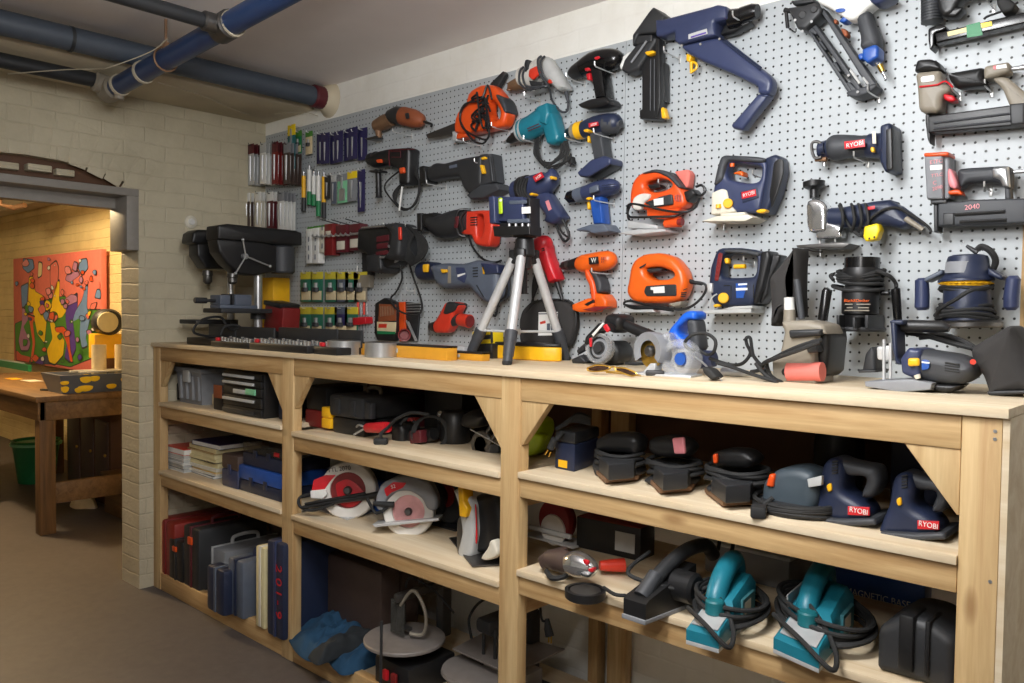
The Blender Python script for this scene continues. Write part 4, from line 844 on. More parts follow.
t = v.tool('corded_drill', 'red corded drill with black trigger hanging behind the tripod legs', 'drill', 690, 340)
b = B(); v.tb(b, "590,395,38 640,345,56 690,300,58 722,268,40 734,256,14", .06, seg=20, k=2); v.sl(b, "680,300 735,280 752,340 795,470 752,492 722,432 685,380", .025, .085, .02, 1); b.out('body', 'red', t)
b = B(); v.sl(b, "640,320 660,318 664,340 645,345", .1, .122, .003, 1); slot(v, b, "690,310 706,305;692,320 708,315", .115, .002); b.out('switch', 'black', t)
b = B(); v.tb(b, "520,400,24 560,390,36 605,375,44", .055); b.out('chuck', 'dark', t)
b = B(); v.tb(b, "770,480,14 800,580,8", .05); 
for i in range(4): v.ln(b, f"{690-i*6},{390},.05 {670-i*8},{500},.05 {640+i*4},{600},.05 {680+i*8},{630},.05 {700+i*3},{540},.05 {690},{430},.05", .05, .0042)
v.ln(b, "800,570,.05 810,640,.04 780,680,.04 720,640,.05", .05, .004); b.out('power_cord', 'black', t)

t = v.tool('reciprocating_saw', 'grey and navy reciprocating saw with yellow switch, half behind the tripod', 'saw', 250, 440)
b = B(); v.tb(b, "60,425,46 100,425,50 150,425,44", .055, seg=18); b.out('nose', 'navy', t)
b = B(); v.sl(b, "70,392 98,388 95,432 72,432", .1, .112, .003, 1); v.sl(b, "165,415 195,418 200,432 172,438", .1, .115, .004, 1); v.sl(b, "390,400 405,398 412,440 395,445", .08, .11, .004, 1); b.out('switch', 'yellow', t)
b = B(); v.sl(b, "140,400 200,385 300,390 370,370 430,375 500,430 500,560 440,600 390,570 340,510 200,520 155,480", .015, .105, .028, 2); b.out('body', 'slate', t)
b = B(); v.sl(b, "410,385 500,395 505,440 430,450", .02, .11, .01, 1); b.out('rear_cap', 'navyblue', t)
b = B(); v.sl(b, "240,405 285,408 298,450 285,490 250,470", .105, .108, .001, 1, 'navyblue'); v.sl(b, "248,445 290,435 290,442 250,458", .108, .1085, 0, 0, 'white'); v.sl(b, "200,400 215,400 215,490 198,490", .105, .107, .001, 0, 'taupe'); b.out('label_plate', 'navyblue', t)
b = B(); slot(v, b, "330,410 355,408;330,425 355,423;330,440 355,438;332,455 355,453;350,500 385,560", .1065, .0022); b.out('vent', 'rubber', t)
b = B(); v.ln(b, "440,590,.05 430,640,.05 450,660,.05 470,580,.05 500,560,.05", .05, .005); v.ln(b, "470,430,.08 505,480,.07 500,560,.06 450,580,.06", .06, .005); b.out('power_cord', 'black', t)
# ---------------------------------------------------------------- hanging packets at the corner end of the pegboard
def packet(name, X, zt, d, w, h, card, band, lab, group, insert='silver', th=.012, band_top=True, ins_w=.25):
    """a hanging packet: printed card, clear pocket with the bit, header with a hang hole"""
    t = T(name, lab, 'packet', (X, -d, zt-h), group)
    b = B(); b.bx(X-w/2, X+w/2, -d-.001, -d+.001, zt-h, zt, .0004); b.out('card', card, t)
    b = B(); b.bx(X-w/2-.0003, X+w/2+.0003, -d-.0016, -d+.0014, zt-h*.24 if band_top else zt-h, zt if band_top else zt-h*.72, .0003); b.out('header_card', band, t)
    b = B(); x0 = X
    if insert == 'silver': b.tube([(x0, -d-.005, zt-h*.3), (x0, -d-.005, zt-h*.62), (x0, -d-.005, zt-h*.9)], [w*ins_w*.5, w*ins_w*.42, w*ins_w*.18], 8, 'steel')
    elif insert == 'spade': b.bx(x0-w*.3, x0+w*.3, -d-.004, -d-.001, zt-h*.92, zt-h*.5, .001, 'steel'); b.tube([(x0, -d-.004, zt-h*.5), (x0, -d-.004, zt-h*.1)], w*.09, 6, 'steel')
    elif insert == 'router':
        b.tube([(x0, -d-.006, zt-h*.36), (x0, -d-.006, zt-h*.55)], w*.1, 8, 'steel'); b.tube([(x0, -d-.006, zt-h*.52), (x0, -d-.006, zt-h*.66)], w*.2, 8, 'dark')
    b.out('drill_bit', 'steel', t)
    if insert == 'router':
        b = B(); b.bx(X-w*.4, X+w*.4, -d-.0022, -d-.001, zt-h*.93, zt-h*.63, .0003); b.out('picture_panel', 'card', t)
    return t
def stack(px, py, hpx, n, w, d0, dd, card, band, lab, group, ins='silver'):
    p = onY(px-5, py, -d0); h = p.z - onY(px, py+hpx, -d0).z
    base = None
    for i in range(n):
        L_ = lab.replace('#', ('front', 'second', 'third', 'fourth', 'rearmost')[i if i < n-1 or n < 5 else 4])
        d = d0 - i*dd
        if base is None: base = packet('drill_bit_packet', p.x, p.z, d, w, h, card, band, L_, group, ins)
        else: dup(base, (p.x, -d, p.z-h), L_, group)
    b = B(); b.tube([(p.x, -.0, p.z-.008), (p.x, -d0-.012, p.z-.008), (p.x, -d0-.016, p.z+.004)], .002, 6); o = b.out('pegboard_hook', 'pipeblack'); tag(o, 'black hook carrying the ' + lab.replace('# ', '').replace(' bit packet', 's'), 'hook', 'black hooks in the corner')
G1 = 'drill bit packets in the pegboard corner'
for (px, py, hp, card, band, nm) in ((256, 144, 40, 'lightgrey', 'maroon', 'white and maroon bit packet on the first upper hook from the corner'), (268, 143, 40, 'white', 'lightgrey', 'pale grey bit packet on the second upper hook from the corner'), (280, 142, 41, 'darkred', 'maroon', 'dark red bit packet on the third upper hook from the corner'), (292, 143, 40, 'brownbox', 'grey', 'brown and grey bit packet on the fourth upper hook from the corner'),
                               (252, 193, 36, 'brownbox', 'white', 'spotted black and white bit packet on the first lower hook from the corner'), (263, 192, 36, 'offwhite', 'white', 'white bit packet on the second lower hook from the corner'), (275, 192, 37, 'maroon', 'white', 'maroon-striped bit packet on the third lower hook from the corner'), (286, 192, 37, 'white', 'grey', 'grey-topped white bit packet on the fourth lower hook from the corner')):
    stack(px, py, hp, 4, .06, .1, .022, card, band, '# ' + nm, G1)
v = View(295, 115, .17582)
G2 = 'purple drill bit packets in a row'
base = None
for i, (x, y, h) in enumerate(((128, 100, 172), (165, 103, 172), (205, 105, 168), (240, 103, 165), (285, 90, 165), (322, 85, 165), (365, 75, 178))):
    p = v.p(x, y, .05); hh = p.z - v.p(x, y+h, .05).z
    lab = ('first', 'second', 'third', 'fourth', 'fifth', 'sixth', 'seventh')[i] + ' purple drill bit packet from the left in the purple row'
    if base is None: base = packet('drill_bit_packet', p.x, p.z, .03+.01*(i % 2), .07, hh, 'purple', 'purple', lab, G2, 'silver', ins_w=.14)
    else: dup(base, (p.x, -(.03+.012*(i % 2)), p.z-hh), lab, G2)
    b = B(); b.tube([(p.x, 0, p.z-.006), (p.x, -.05, p.z-.006), (p.x, -.053, p.z+.004)], .002, 6); tag(b.out('pegboard_hook', 'hookwire'), 'hook of the ' + lab.replace('drill bit packet', 'packet').replace('router bit packet', 'packet'), 'hook', 'wire hooks on the pegboard')
for i, (x, y, h, w, card, band, ins, nm) in enumerate(((335-295*0-320, 90, 130, .06, 'green', 'leaf', 'router', 'green and clear bit packet with pale bottom, left of the purple row'), (75, 92, 130, .06, 'card', 'leaf', 'router', 'pale bit packet with green top, next to the purple row'),
        (180, 345, 130, .05, 'dark', 'dark', 'silver', 'dark packet with a black knob below the purple row'), (215, 340, 165, .04, 'slate', 'lightgrey', 'silver', 'slim grey bit packet below the purple row'), (265, 335, 165, .08, 'mint', 'grey', 'spade', 'pale green card with white diagonal print, below the purple row'), (320, 320, 170, .075, 'grey', 'brightyellow', 'silver', 'yellow-topped bit packet with green edge, below the purple row'), (373, 310, 240, .055, 'purple', 'purple', 'silver', 'single long purple bit packet hanging below the purple row'))):
    p = v.p(x, y, .04); hh = p.z - v.p(x, y+h, .04).z; packet('drill_bit_packet', p.x, p.z, .035, w, hh, card, band, nm, 'assorted bit packets on the left panel', ins, ins_w=.2)
    b = B(); b.tube([(p.x, 0, p.z-.006), (p.x, -.05, p.z-.006), (p.x, -.053, p.z+.004)], .002, 6); tag(b.out('pegboard_hook', 'hookwire'), 'hook of the ' + nm, 'hook', 'wire hooks on the pegboard')
# long spade bits in tubes
for i, (x, y, h, m_, nm) in enumerate(((40, 345, 200, 'yellow', 'yellow-capped long bit in a dark tube, leftmost under the green packets'), (72, 310, 200, 'white', 'tallest white tubed drill bit under the green packets'), (98, 345, 170, 'white', 'second white tubed drill bit under the green packets'), (124, 345, 230, 'white', 'third white tubed drill bit, hanging lowest'), (155, 350, 235, 'yellow', 'yellow tubed drill bit beside the white tubed bits'))):
    p = v.p(x, y, .04); q = v.p(x+4, y+h, .04); t = T('long_drill_bit', nm, 'drill bit', (p.x, -.03, q.z), 'long drill bits in tubes')
    b = B(); b.tube([(p.x, -.03, p.z), (p.x, -.03, q.z)], .011, 8); b.out('tube_case', m_, t)
    b = B(); b.cyl((p.x, -.03, p.z-.002), (p.x, -.03, p.z+.022), .005); b.bx(p.x-.012, p.x+.012, -.006, 0, p.z-.002, p.z+.012, .002); b.out('shank', 'steel', t)
    b = B(); z0 = p.z + (q.z-p.z)*.62; b.tube([(p.x, -.03, z0), (p.x, -.03, q.z)], .0118, 8); b.out('tube_end', 'green' if m_ == 'white' else 'dark', t)
tall = v.p(10, 10, .05)
p = View(235, 115, .17582).p(322, 55, .06); packet('drill_bit_packet', p.x, p.z, .06, .07, .23, 'tealdark', 'brightyellow', 'tall teal bit packet with yellow top, highest in the corner', 'assorted bit packets on the left panel', 'spade')
b = B(); b.tube([(p.x, 0, p.z-.006), (p.x, -.07, p.z-.006)], .002, 6); tag(b.out('pegboard_hook', 'hookwire'), 'wire hook of the tall teal bit packet with yellow top', 'hook', 'wire hooks on the pegboard')

# boxes and bits below
v = View(290, 215, .19753)
for i, (x, y0, y1, w, m_, nm) in enumerate(((95, 70, 245, .055, 'white', 'leftmost narrow white bit box with green clip'), (128, 65, 245, .06, 'white', 'middle narrow white bit box with green clip'), (163, 60, 190, .055, 'offwhite', 'short white bit box beside the maroon boxes'))):
    p = v.p(x, y0, .05); q = v.p(x, y1, .05); t = T('bit_box', nm, 'box', (p.x, -.04, q.z), 'white bit boxes')
    b = B(); b.bx(p.x-w/2, p.x+w/2, -.05, -.012, q.z, p.z, .003); b.out('box_body', m_, t)
    b = B(); b.bx(p.x-w/2+.006, p.x+w/2-.006, -.046, -.003, p.z-.002, p.z+.01, .002); b.out('hang_clip', 'leaf', t)
    b = B()
    for k in range(3): b.bx(p.x-.004, p.x+.004, -.0508, -.0498, q.z+.02+k*.045, q.z+.045+k*.045)
    b.out('print_marks', 'slate', t)
for i, (x, y0, y1, w, m_, nm) in enumerate(((198, 45, 205, .07, 'darkred', 'tall maroon bit box next to the white bit boxes'), (262, 50, 190, .085, 'maroon', 'maroon bit box with pale lower label, left of two'), (330, 45, 180, .085, 'maroon', 'maroon bit box with pale lower label, right of two'))):
    p = v.p(x, y0, .05); q = v.p(x, y1, .05); t = T('bit_box', nm, 'box', (p.x, -.04, q.z), 'maroon bit boxes')
    b = B(); b.bx(p.x-w/2, p.x+w/2, -.055, -.006, q.z, p.z, .003); b.out('box_body', m_, t)
    b = B(); b.bx(p.x-w*.38, p.x+w*.38, -.0562, -.0545, q.z+.014, q.z+.055, .0005) if i else b.bx(p.x-w*.3, p.x+w*.3, -.0562, -.0545, q.z+.1, q.z+.12, .0005); b.out('label_panel', 'offwhite', t)
    b = B(); b.tube([(p.x, -.001, p.z+.004), (p.x, -.05, p.z+.01), (p.x-.01, -.1, p.z+.02)], .0025, 6); b.out('hang_wire', 'pipeblack', t)
t = T('auger_bit', 'silver twisted auger bit lying across the front of the bit boxes', 'drill bit', v.p(210, 100, .08), None)
b = B(); P0, P1 = v.p(108, 108, .075), v.p(315, 96, .075)
b.tube([P0.lerp(P1, i/60) + Vector((0, .005*math.cos(i*.9), .005*math.sin(i*.9))) for i in range(61)], .0045, 6); b.out('spiral', 'steel', t)
b = B(); b.cyl(P1, P1 + (P1-P0)*.28, .0055); b.out('shank', 'steel', t)
G3 = 'blister packs of router bits in two rows'
def blister(x, y, h, card, top, lab):
    p = v.p(x, y, .04); hh = p.z - v.p(x, y+h, .04).z
    packet('router_bit_packet', p.x, p.z, .03, .105, hh, card, top, lab, G3, 'router')
    b = B(); b.tube([(p.x, 0, p.z-.006), (p.x, -.05, p.z-.006), (p.x, -.054, p.z+.008)], .002, 6); tag(b.out('pegboard_hook', 'hookwire'), 'hook of the ' + lab.replace('drill bit packet', 'packet').replace('router bit packet', 'packet'), 'hook', 'wire hooks on the pegboard')
names = ('first', 'second', 'third', 'fourth', 'fifth', 'sixth')
for i, (x, c, tp) in enumerate(((74, 'packgreen', 'packyellow'), (128, 'packgreen', 'packyellow'), (200, 'packgreen', 'packyellow'), (256, 'slate', 'packyellow'), (304, 'packgreen', 'packyellow'), (348, 'taupe', 'packyellow'))): blister(x, 288, 152, c, tp, names[i] + ' yellow-topped router bit packet from the left, upper row')
for i, (x, c, tp) in enumerate(((70, 'packgreen', 'packyellow'), (128, 'packgreen', 'packyellow'), (198, 'packgreen', 'packyellow'), (250, 'purple', 'slate'), (303, 'packgreen', 'packyellow'))): blister(x, 466, 150, c, tp, names[i] + (' yellow-topped' if i != 3 else ' dark purple') + ' router bit packet from the left, lower row')
# screwdriver set in a red holder
t = T('screwdriver_set', 'set of clear-handled screwdrivers in a red holder on the pegboard', 'screwdrivers', v.p(370, 600, .03))
b = B(); v.sl(b, "335,520 400,515 402,550 337,558", .0, .045, .003, 1); b.out('holder', 'red', t)
for i in range(4):
    b = B(); v.tb(b, f"{345+i*15},505,6 {345+i*15},450,7 {345+i*15},440,4", .025, 'clear' if i % 2 else 'redo', seg=10); v.tb(b, f"{345+i*15},500,2.5 {345+i*15},615,2", .025, 'steel', seg=6); b.out('screwdriver', 'steel', t)

v = View(350, 210, .2049)
t = v.tool('plunge_saw', 'big dark plunge saw with maroon labels, thick coiled cord and hanging cord loop', 'saw', 200, 300)
b = B(); v.sl(b, "75,95 130,80 230,70 260,110 265,230 240,270 190,290 130,295 120,220 70,200", .02, .12, .02, 2); b.out('body', 'black', t)
b = B(); v.sl(b, "125,225 195,215 200,290 180,310 130,300", .02, .135, .012, 1); v.sl(b, "215,75 275,65 300,120 290,230 250,250 215,240 240,200 250,120", .02, .15, .02, 2); b.out('handle', 'dark', t)
b = B(); v.sl(b, "130,130 190,120 190,150 130,158", .12, .124, .001, 1); v.sl(b, "128,205 185,195 187,215 130,222", .13, .137, .001, 1); v.sl(b, "130,165 185,158 185,185 130,192", .12, .123, .001, 1); b.out('label_plate', 'maroon', t)
b = B(); v.sl(b, "238,85 250,82 252,145 240,148", .145, .155, .003, 1); b.out('switch', 'redo', t)
b = B(); v.tb(b, "60,88,6 225,75,5", .13, 'chrome'); v.tb(b, "60,95,12 58,200,10", .08, 'dark'); b.out('guide_rod', 'chrome', t)
b = B(); v.tb(b, "190,178,8 192,176,8", .14); v.tb(b, "150,232,6 190,226,6", .14); v.tb(b, "195,265,8 235,240,9", .1); b.out('knob', 'steel', t)
b = B()
for i in range(7): v.ln(b, f"{275+i*7},{75+i*4},.1 {320+i*7},{120+i*3},.11 {335+i*7},{200-i*2},.11 {310+i*6},{265-i*4},.11 {280+i*4},{250-i*6},.1 {262+i*5},{170},.1 {275+i*7},{82+i*4},.1", .1, .005, k=5)
v.ln(b, "240,255,.08 255,330,.06 225,400,.05 200,430,.05 215,470,.06 255,500,.07 320,512,.06 350,490,.05 345,430,.04 310,330,.05 292,270,.07", .06, .0045, k=6); b.out('power_cord', 'rubber', t)
hook(399, 228, .09, 'wire hook behind the big dark plunge saw')
t = T('file_holder', 'charcoal file in a grey pouch hanging under the bit boxes', 'file', v.p(85, 378, .03))
b = B(); v.sl(b, "68,210 110,205 112,320 70,322", .003, .03, .003, 0); b.out('file_body', 'dark', t)
b = B(); v.sl(b, "60,318 108,316 104,378 58,380", .003, .034, .003, 0); b.out('pouch', 'taupe', t)
b = B(); v.tb(b, "36,272,3 34,300,3", .02); b.out('hang_tab', 'white', t)
t = T('drill_bit_case', 'open dark case with a rusty red panel of drill bits and printed card', 'case', v.p(185, 630, .03))
b = B(); v.sl(b, "180,428 230,450 240,475 238,600 225,640 145,635 132,600 135,455", .003, .04, .008, 1); b.out('case_shell', 'black', t)
b = B(); v.sl(b, "143,458 225,462 225,540 140,545", .04, .044, .001, 0); b.out('bit_panel', 'burnt', t)
b = B()
for i in range(9): v.tb(b, f"{150+i*8},470,2.2 {149+i*8},{520-i},2", .046, seg=6)
b.out('drill_bits', 'rust', t)
b = B(); v.sl(b, "132,545 225,548 222,600 134,602", .04, .044, .001, 0, 'card'); v.sl(b, "140,556 180,556 178,575 138,575", .044, .0445, 0, 0, 'redo'); v.sl(b, "132,590 222,594 220,606 134,606", .044, .0448, 0, 0, 'green'); b.out('printed_card', 'card', t)
t = T('chisel_set', 'orange card with wire chisels and a red cup hanging beside the drill bit case', 'chisels', v.p(290, 640, .03))
b = B(); v.sl(b, "245,450 272,448 278,640 248,642", .002, .02, .002, 0, 'orange'); v.sl(b, "272,448 345,455 330,640 278,640", .002, .012, .002, 0, 'dark'); b.out('backing_card', 'orange', t)
b = B()
for i in range(4): v.tb(b, f"{278},{458+i*13},4 {345},{456+i*13},4", .024, seg=6)
v.tb(b, "275,540,5 320,640,4", .03, 'steel'); v.tb(b, "285,545,4 326,638,4", .026, 'steel'); b.out('chisel', 'steel', t)
b = B(); b.lathe(v.p(265, 610, .02), v.p(265, 610, .06), [(0, .012), (.6, .026), (1, .029), (.98, .024), (.5, .02)], 16, None, (True)); b.out('red_cup', 'darkred', t)
hook(415, 291, .05, 'wire hook over the orange chisel card')

# red angle drill on the board
v = View(425, 290, .15625)
t = v.tool('cordless_drill', 'small red and black right-angle driver hanging low on the board, left of the tripod', 'drill', 170, 270)
b = B(); v.sl(b, "160,75 235,80 240,110 215,150 200,215 160,275 85,275 75,220 110,170 140,115", .015, .08, .016, 2); b.out('body', 'redo', t)
b = B(); v.sl(b, "175,72 240,85 230,120 210,145 170,160 150,150", .012, .086, .01, 2); v.tb(b, "170,205,30 225,185,36", .055, seg=16); b.out('grip', 'dark', t)
b = B(); v.tb(b, "225,190,40 285,200,44", .055, seg=18); b.out('battery_sleeve', 'redo', t)
b = B(); v.tb(b, "282,200,38 292,201,36", .0555, seg=18); b.out('sleeve_opening', 'darkred', t)
b = B(); v.tb(b, "35,235,24 75,235,40", .05, seg=16); v.tb(b, "25,200,6 25,290,8", .05); b.out('chuck', 'darksteel', t)
t = T('tool_pouch', 'flat black padded tool pouch with white label behind the tripod', 'pouch', v.p(800, 400, .02))
b = B(); v.sl(b, "640,130 700,70 800,52 920,60 970,120 975,230 940,350 900,376 650,376 625,330 622,200", .004, .06, .02, 2); b.out('pouch_body', 'felt', t)
b = B(); P_ = v.poly("650,140 705,82 800,64 915,72 960,125 965,230 932,345", .06, 0); b.tube(spline(P_, 5), .0025, 6); b.out('piping', 'black', t)
b = B(); v.sl(b, "728,142 850,140 848,290 725,292", .06, .0615, 0, 0); b.out('label_card', 'sticker', t)
b = B(); v.sl(b, "735,205 770,195 772,212 738,220", .0615, .0622, 0, 0, 'redo'); v.sl(b, "780,215 800,213 800,262 780,264", .0615, .0622, 0, 0, 'slate'); v.sl(b, "805,230 818,228 818,264 805,265", .0615, .0622, 0, 0, 'slate'); v.sl(b, "728,148 850,146 850,155 728,157", .0615, .0622, 0, 0, 'grey'); b.out('label_print', 'redo', t)

# --- routers
v = View(810, 245, .14641)
t = v.tool('router', 'black fixed-base router with orange lettering and cord wound round its waist', 'router', 340, 580)
b = B(); c = v.p(355, 90, .09); q = v.p(340, 585, .09); sc = v.scale(350, 300, .09)
b.lathe(v.p(358, 85, .09), v.p(355, 160, .09), [(0, 105*sc), (.03, 114*sc), (1, 114*sc)], 28); b.out('top_cap', 'blackgloss', t)
b = B(); b.lathe(v.p(352, 158, .09), v.p(338, 560, .09), [(0, 118*sc), (.1, 128*sc), (.22, 118*sc), (.3, 100*sc), (.36, 120*sc), (.4, 122*sc), (.77, 118*sc), (.8, 100*sc), (1, 95*sc)], 28); b.out('motor_body', 'black', t)
b = B(); b.lathe(v.p(335, 560, .09), v.p(334, 590, .09), [(0, 165*sc), (.5, 172*sc), (1, 165*sc)], 30); v.sl(b, "240,480 262,480 262,570 240,572", .02, .15, .003, 0); v.sl(b, "330,495 350,495 350,570 330,572", .1, .19, .003, 0); v.sl(b, "430,480 455,480 455,570 430,572", .02, .15, .003, 0); b.out('base_plate', 'dark', t)
b = B(); v.tb(b, "130,300,18 125,305,28 90,500,28 82,515,20", .1, seg=16); b.out('handle', 'blackgloss', t)
b = B(); v.tb(b, "580,295,18 585,300,30 600,510,28 600,525,20", .1, seg=16); v.sl(b, "490,315 560,315 560,345 490,345", .06, .1, .005, 1); b.out('handle', 'blackgloss', t)
b = B()
for i, (yy, rr) in enumerate(((185, 150), (200, 155), (225, 150), (250, 140), (268, 142), (300, 165))):
    cc = v.p(345-(i == 5)*20, yy, .09); b.tube([cc + Vector((rr*sc*math.cos(a), rr*sc*.72*math.sin(a), .006*math.sin(a+i)+.004*math.cos(2*a))) for a in [2*PI*k/30 for k in range(31)]], .0052, 7)
v.ln(b, "450,175,.13 540,210,.12 585,260,.1 590,300,.1", .1, .0052); v.ln(b, "165,200,.12 140,210,.12 160,240,.13", .1, .0052); b.out('power_cord', 'rubber', t)
b = B()
for i in range(1): pass
b.out('lettering_back', 'black', t) if 0 else None
pz = v.p(322, 380, .09); text('Black&Decker' if 0 else 'B&ck Router' if 0 else 'Black&Decker', 'lettering', 'orange2', t, v.p(318, 380, .09+123*sc), (1, 0, 0), (0, 0, 1), 20*sc, None, .0006, 165*sc)
b = B(); 
for x0_, x1_, y_ in ((240, 290, 405), (320, 410, 405), (250, 290, 428), (330, 400, 428), (240, 400, 447)):
    k0 = v.p((x0_+x1_)/2, y_, .09+120*sc); b.bx(k0.x-(x1_-x0_)*sc/2, k0.x+(x1_-x0_)*sc/2, k0.y-.0005, k0.y+.004, k0.z-4*sc, k0.z+4*sc)
b.out('small_print', 'taupe', t)
hook(853, 312, .05, 'wire hook behind the black router')

v = View(905, 235, .15375)
t = v.tool('router', 'dark blue router with two side handles, yellow ring and cord wound below it', 'router', 420, 580)
sc = v.scale(420, 350, .1)
b = B(); b.lathe(v.p(410, 130, .1), v.p(405, 290, .1), [(0, 90*sc), (.06, 115*sc), (.2, 122*sc), (.8, 132*sc), (1, 160*sc)], 30); b.out('motor_housing', 'dirtynavy' if 0 else 'navy', t)
b = B(); b.lathe(v.p(395, 300, .1), v.p(393, 332, .1), [(0, 145*sc), (.5, 150*sc), (1, 142*sc)], 30)
for k in range(26):
    a = 2*PI*k/26; cc = v.p(394, 316, .1); b.ell(cc + Vector((148*sc*math.cos(a), 148*sc*math.sin(a), 0)), (.006, .006, .0024), seg=6, rings=4)
b.out('adjusting_ring', 'yellow', t, label='yellow ribbed adjusting ring')
b = B(); b.lathe(v.p(395, 288, .1), v.p(395, 302, .1), [(0, 160*sc), (1, 165*sc)], 30); b.lathe(v.p(400, 330, .1), v.p(408, 560, .1), [(0, 135*sc), (.5, 140*sc), (1, 150*sc)], 30); b.out('base_casting', 'navy', t)
b = B(); b.lathe(v.p(408, 555, .1), v.p(408, 605, .1), [(0, 178*sc), (.3, 200*sc), (.8, 200*sc), (1, 190*sc)], 36); b.out('base_plate', 'darksteel', t)
b = B(); v.sl(b, "140,285 260,225 270,255 150,312", .07, .13, .006, 1, 'slate'); b.out('handle_arm', 'slate', t)
b = B(); v.sl(b, "560,215 660,270 650,300 555,265", .06, .13, .008, 1); b.out('handle_arm', 'navy', t)
b = B(); v.tb(b, "110,280,24 110,295,42 112,400,44 110,470,44 110,490,26", .1, seg=18); b.out('handle', 'navyblue', t)
b = B(); v.tb(b, "705,265,26 705,285,44 692,400,46 690,470,44 690,490,26", .1, seg=18); b.out('handle', 'navyblue', t)
b = B(); cc = v.p(385, 215, .1)
b.loft([[cc + Vector((r_*math.sin(a), -r_*math.cos(a), z_)) for a in [(-42+84*k/10)*PI/180 for k in range(11)]] for r_, z_ in ((130*sc, 38*sc), (134*sc, -36*sc))], None, (False, False), False); b.out('spec_label', 'grey', t)
b = B()
for i, (yy, rr) in enumerate(((345, 150), (360, 145), (470, 150), (490, 165), (515, 178), (530, 172))):
    cc = v.p(395, yy, .1); b.tube([cc + Vector((rr*sc*math.cos(a), rr*sc*.85*math.sin(a), .006*math.sin(a*2+i)+.004*math.cos(a+i))) for a in [2*PI*k/30 for k in range(31)]], .005, 7)
v.ln(b, "205,520,.2 230,480,.22 330,420,.24 430,360,.24 540,335,.2", .2, .005); v.ln(b, "470,95,.1 500,75,.1 560,110,.1 590,170,.09 570,230,.08", .1, .008); b.out('power_cord', 'rubber', t)
b = B(); v.tb(b, "400,70,10 470,115,18", .1); v.tb(b, "385,52,4 375,45,4", .1, 'steel'); v.tb(b, "372,70,4 362,66,4", .1, 'steel'); b.out('plug', 'dark', t)
hook(975, 318, .1, 'wire hook under the base of the dark blue router')

# ---------------------------------------------------------------- on the benchtop
class ViewX(View):
    """tracing on a plane X = const (things seen from their side)"""
    def __init__(s, x0, y0, k, X): View.__init__(s, x0, y0, k); s.X = X
    def p(s, x, y, d=0): return onX(*s.px(x, y), s.X + d)
    def sl(s, b, t, d0, d1, r=.012, k=2, m=None, a=None):
        a = (d0+d1)/2 if a is None else a
        return b.prism([Vector((s.X+d0, q.y, q.z)) for q in s.poly(t, a, k)], (d1-d0, 0, 0), r, m)
def drill_press(v, lab, head, cap, motor, column, table, ch, feed, base_y):
    col = [v.p(q[0], q[1], 0) for q in column]
    t = T('drill_press', lab, 'drill press', (v.X, col[0].y, ZT))
    b = B(); v.sl(b, head, -.05, .05, .012, 1); b.out('head', 'black', t)
    b = B(); v.sl(b, cap, -.06, .06, .015, 1); b.out('belt_cover', 'black', t)
    b = B(); m0, m1 = v.p(*motor[0]), v.p(*motor[1]); b.cyl(m0, m1, motor[2], bev=.01, seg=20); b.out('motor', 'charcoal', t)
    b = B(); b.cyl((v.X, col[0].y, ZT+.01), (v.X, col[0].y, col[0].z), .02, seg=20); b.out('column', 'steel', t)
    tp = [v.p(q[0], q[1]) for q in table]; zt = tp[0].z
    b = B(); b.bx(v.X-.09, v.X+.09, tp[0].y, tp[1].y, zt-.022, zt, .005); b.cyl((v.X, col[0].y, zt-.05), (v.X, col[0].y, zt), .036); b.out('table', 'dark', t)
    b = B(); b.bx(v.X-.1, v.X+.1, max(col[0].y-.26, -.44), col[0].y+.06, ZT, ZT+.022, .008); b.cyl((v.X, col[0].y, ZT+.02), (v.X, col[0].y, ZT+.06), .034); b.out('base', 'black', t)
    c0 = v.p(*ch[0]); b = B(); b.lathe(c0, (c0.x, c0.y, v.p(*ch[1]).z), [(0, .024), (.35, .026), (.4, .022), (.8, .022), (1, .012)], 18); b.out('chuck', 'darksteel', t)
    if feed:
        f = v.p(feed[0], feed[1], .08); b = B(); b.cyl((v.X+.06, f.y, f.z), (f.x, f.y, f.z), .014)
        for q in feed[2]:
            e = v.p(q[0], q[1], .085); b.tube([f, e], .004, 8); b.ell(e, (.008, .008, .008), seg=8, rings=6)
        b.out('feed_handle', 'steel', t)
    return t
vx = ViewX(180, 210, .21242, -1.93)
drill_press(vx, 'larger black bench drill press with steel column, nearer of the two in the corner', "150,140 350,150 430,170 430,290 330,310 255,300 200,255 160,200", "150,75 200,68 520,100 545,110 545,170 420,165 150,140", ((480, 170), (480, 300), .062), ((368, 250), (362, 580)), ((150, 462), (390, 462)), ((247, 300), (247, 350)), (310, 218, ((296, 140), (425, 265), (262, 298))), 0)
vx2 = ViewX(180, 210, .21242, -2.2)
drill_press(vx2, 'smaller drill press half hidden behind the larger one, against the left wall', "60,160 200,165 200,280 100,275 60,215", "35,110 60,95 300,98 300,165 60,165 30,155", ((260, 165), (260, 270), .05), ((240, 250), (240, 580)), ((35, 515), (200, 515)), ((130, 285), (130, 350)), None, 0)
t = T('machine_vise', 'grey drill press vise clamped on the larger press table', 'vise', vx.p(250, 455, 0))
zt_ = vx.p(150, 462).z
b = B(); y0, y1 = vx.p(165, 440).y, vx.p(340, 440).y
b.bx(-1.98, -1.88, y0, y1, zt_, zt_+.016, .002); b.bx(-1.98, -1.88, y0, y0+.05, zt_+.016, zt_+.062, .004); b.bx(-1.98, -1.88, y0+.075, y1-.03, zt_+.016, zt_+.066, .004); b.out('vise_body', 'slate', t)
b = B(); b.bx(-1.97, -1.89, y0+.05, y0+.058, zt_+.02, zt_+.068, .001); b.bx(-1.97, -1.89, y0+.067, y0+.075, zt_+.02, zt_+.068, .001); b.out('jaw', 'dark', t)
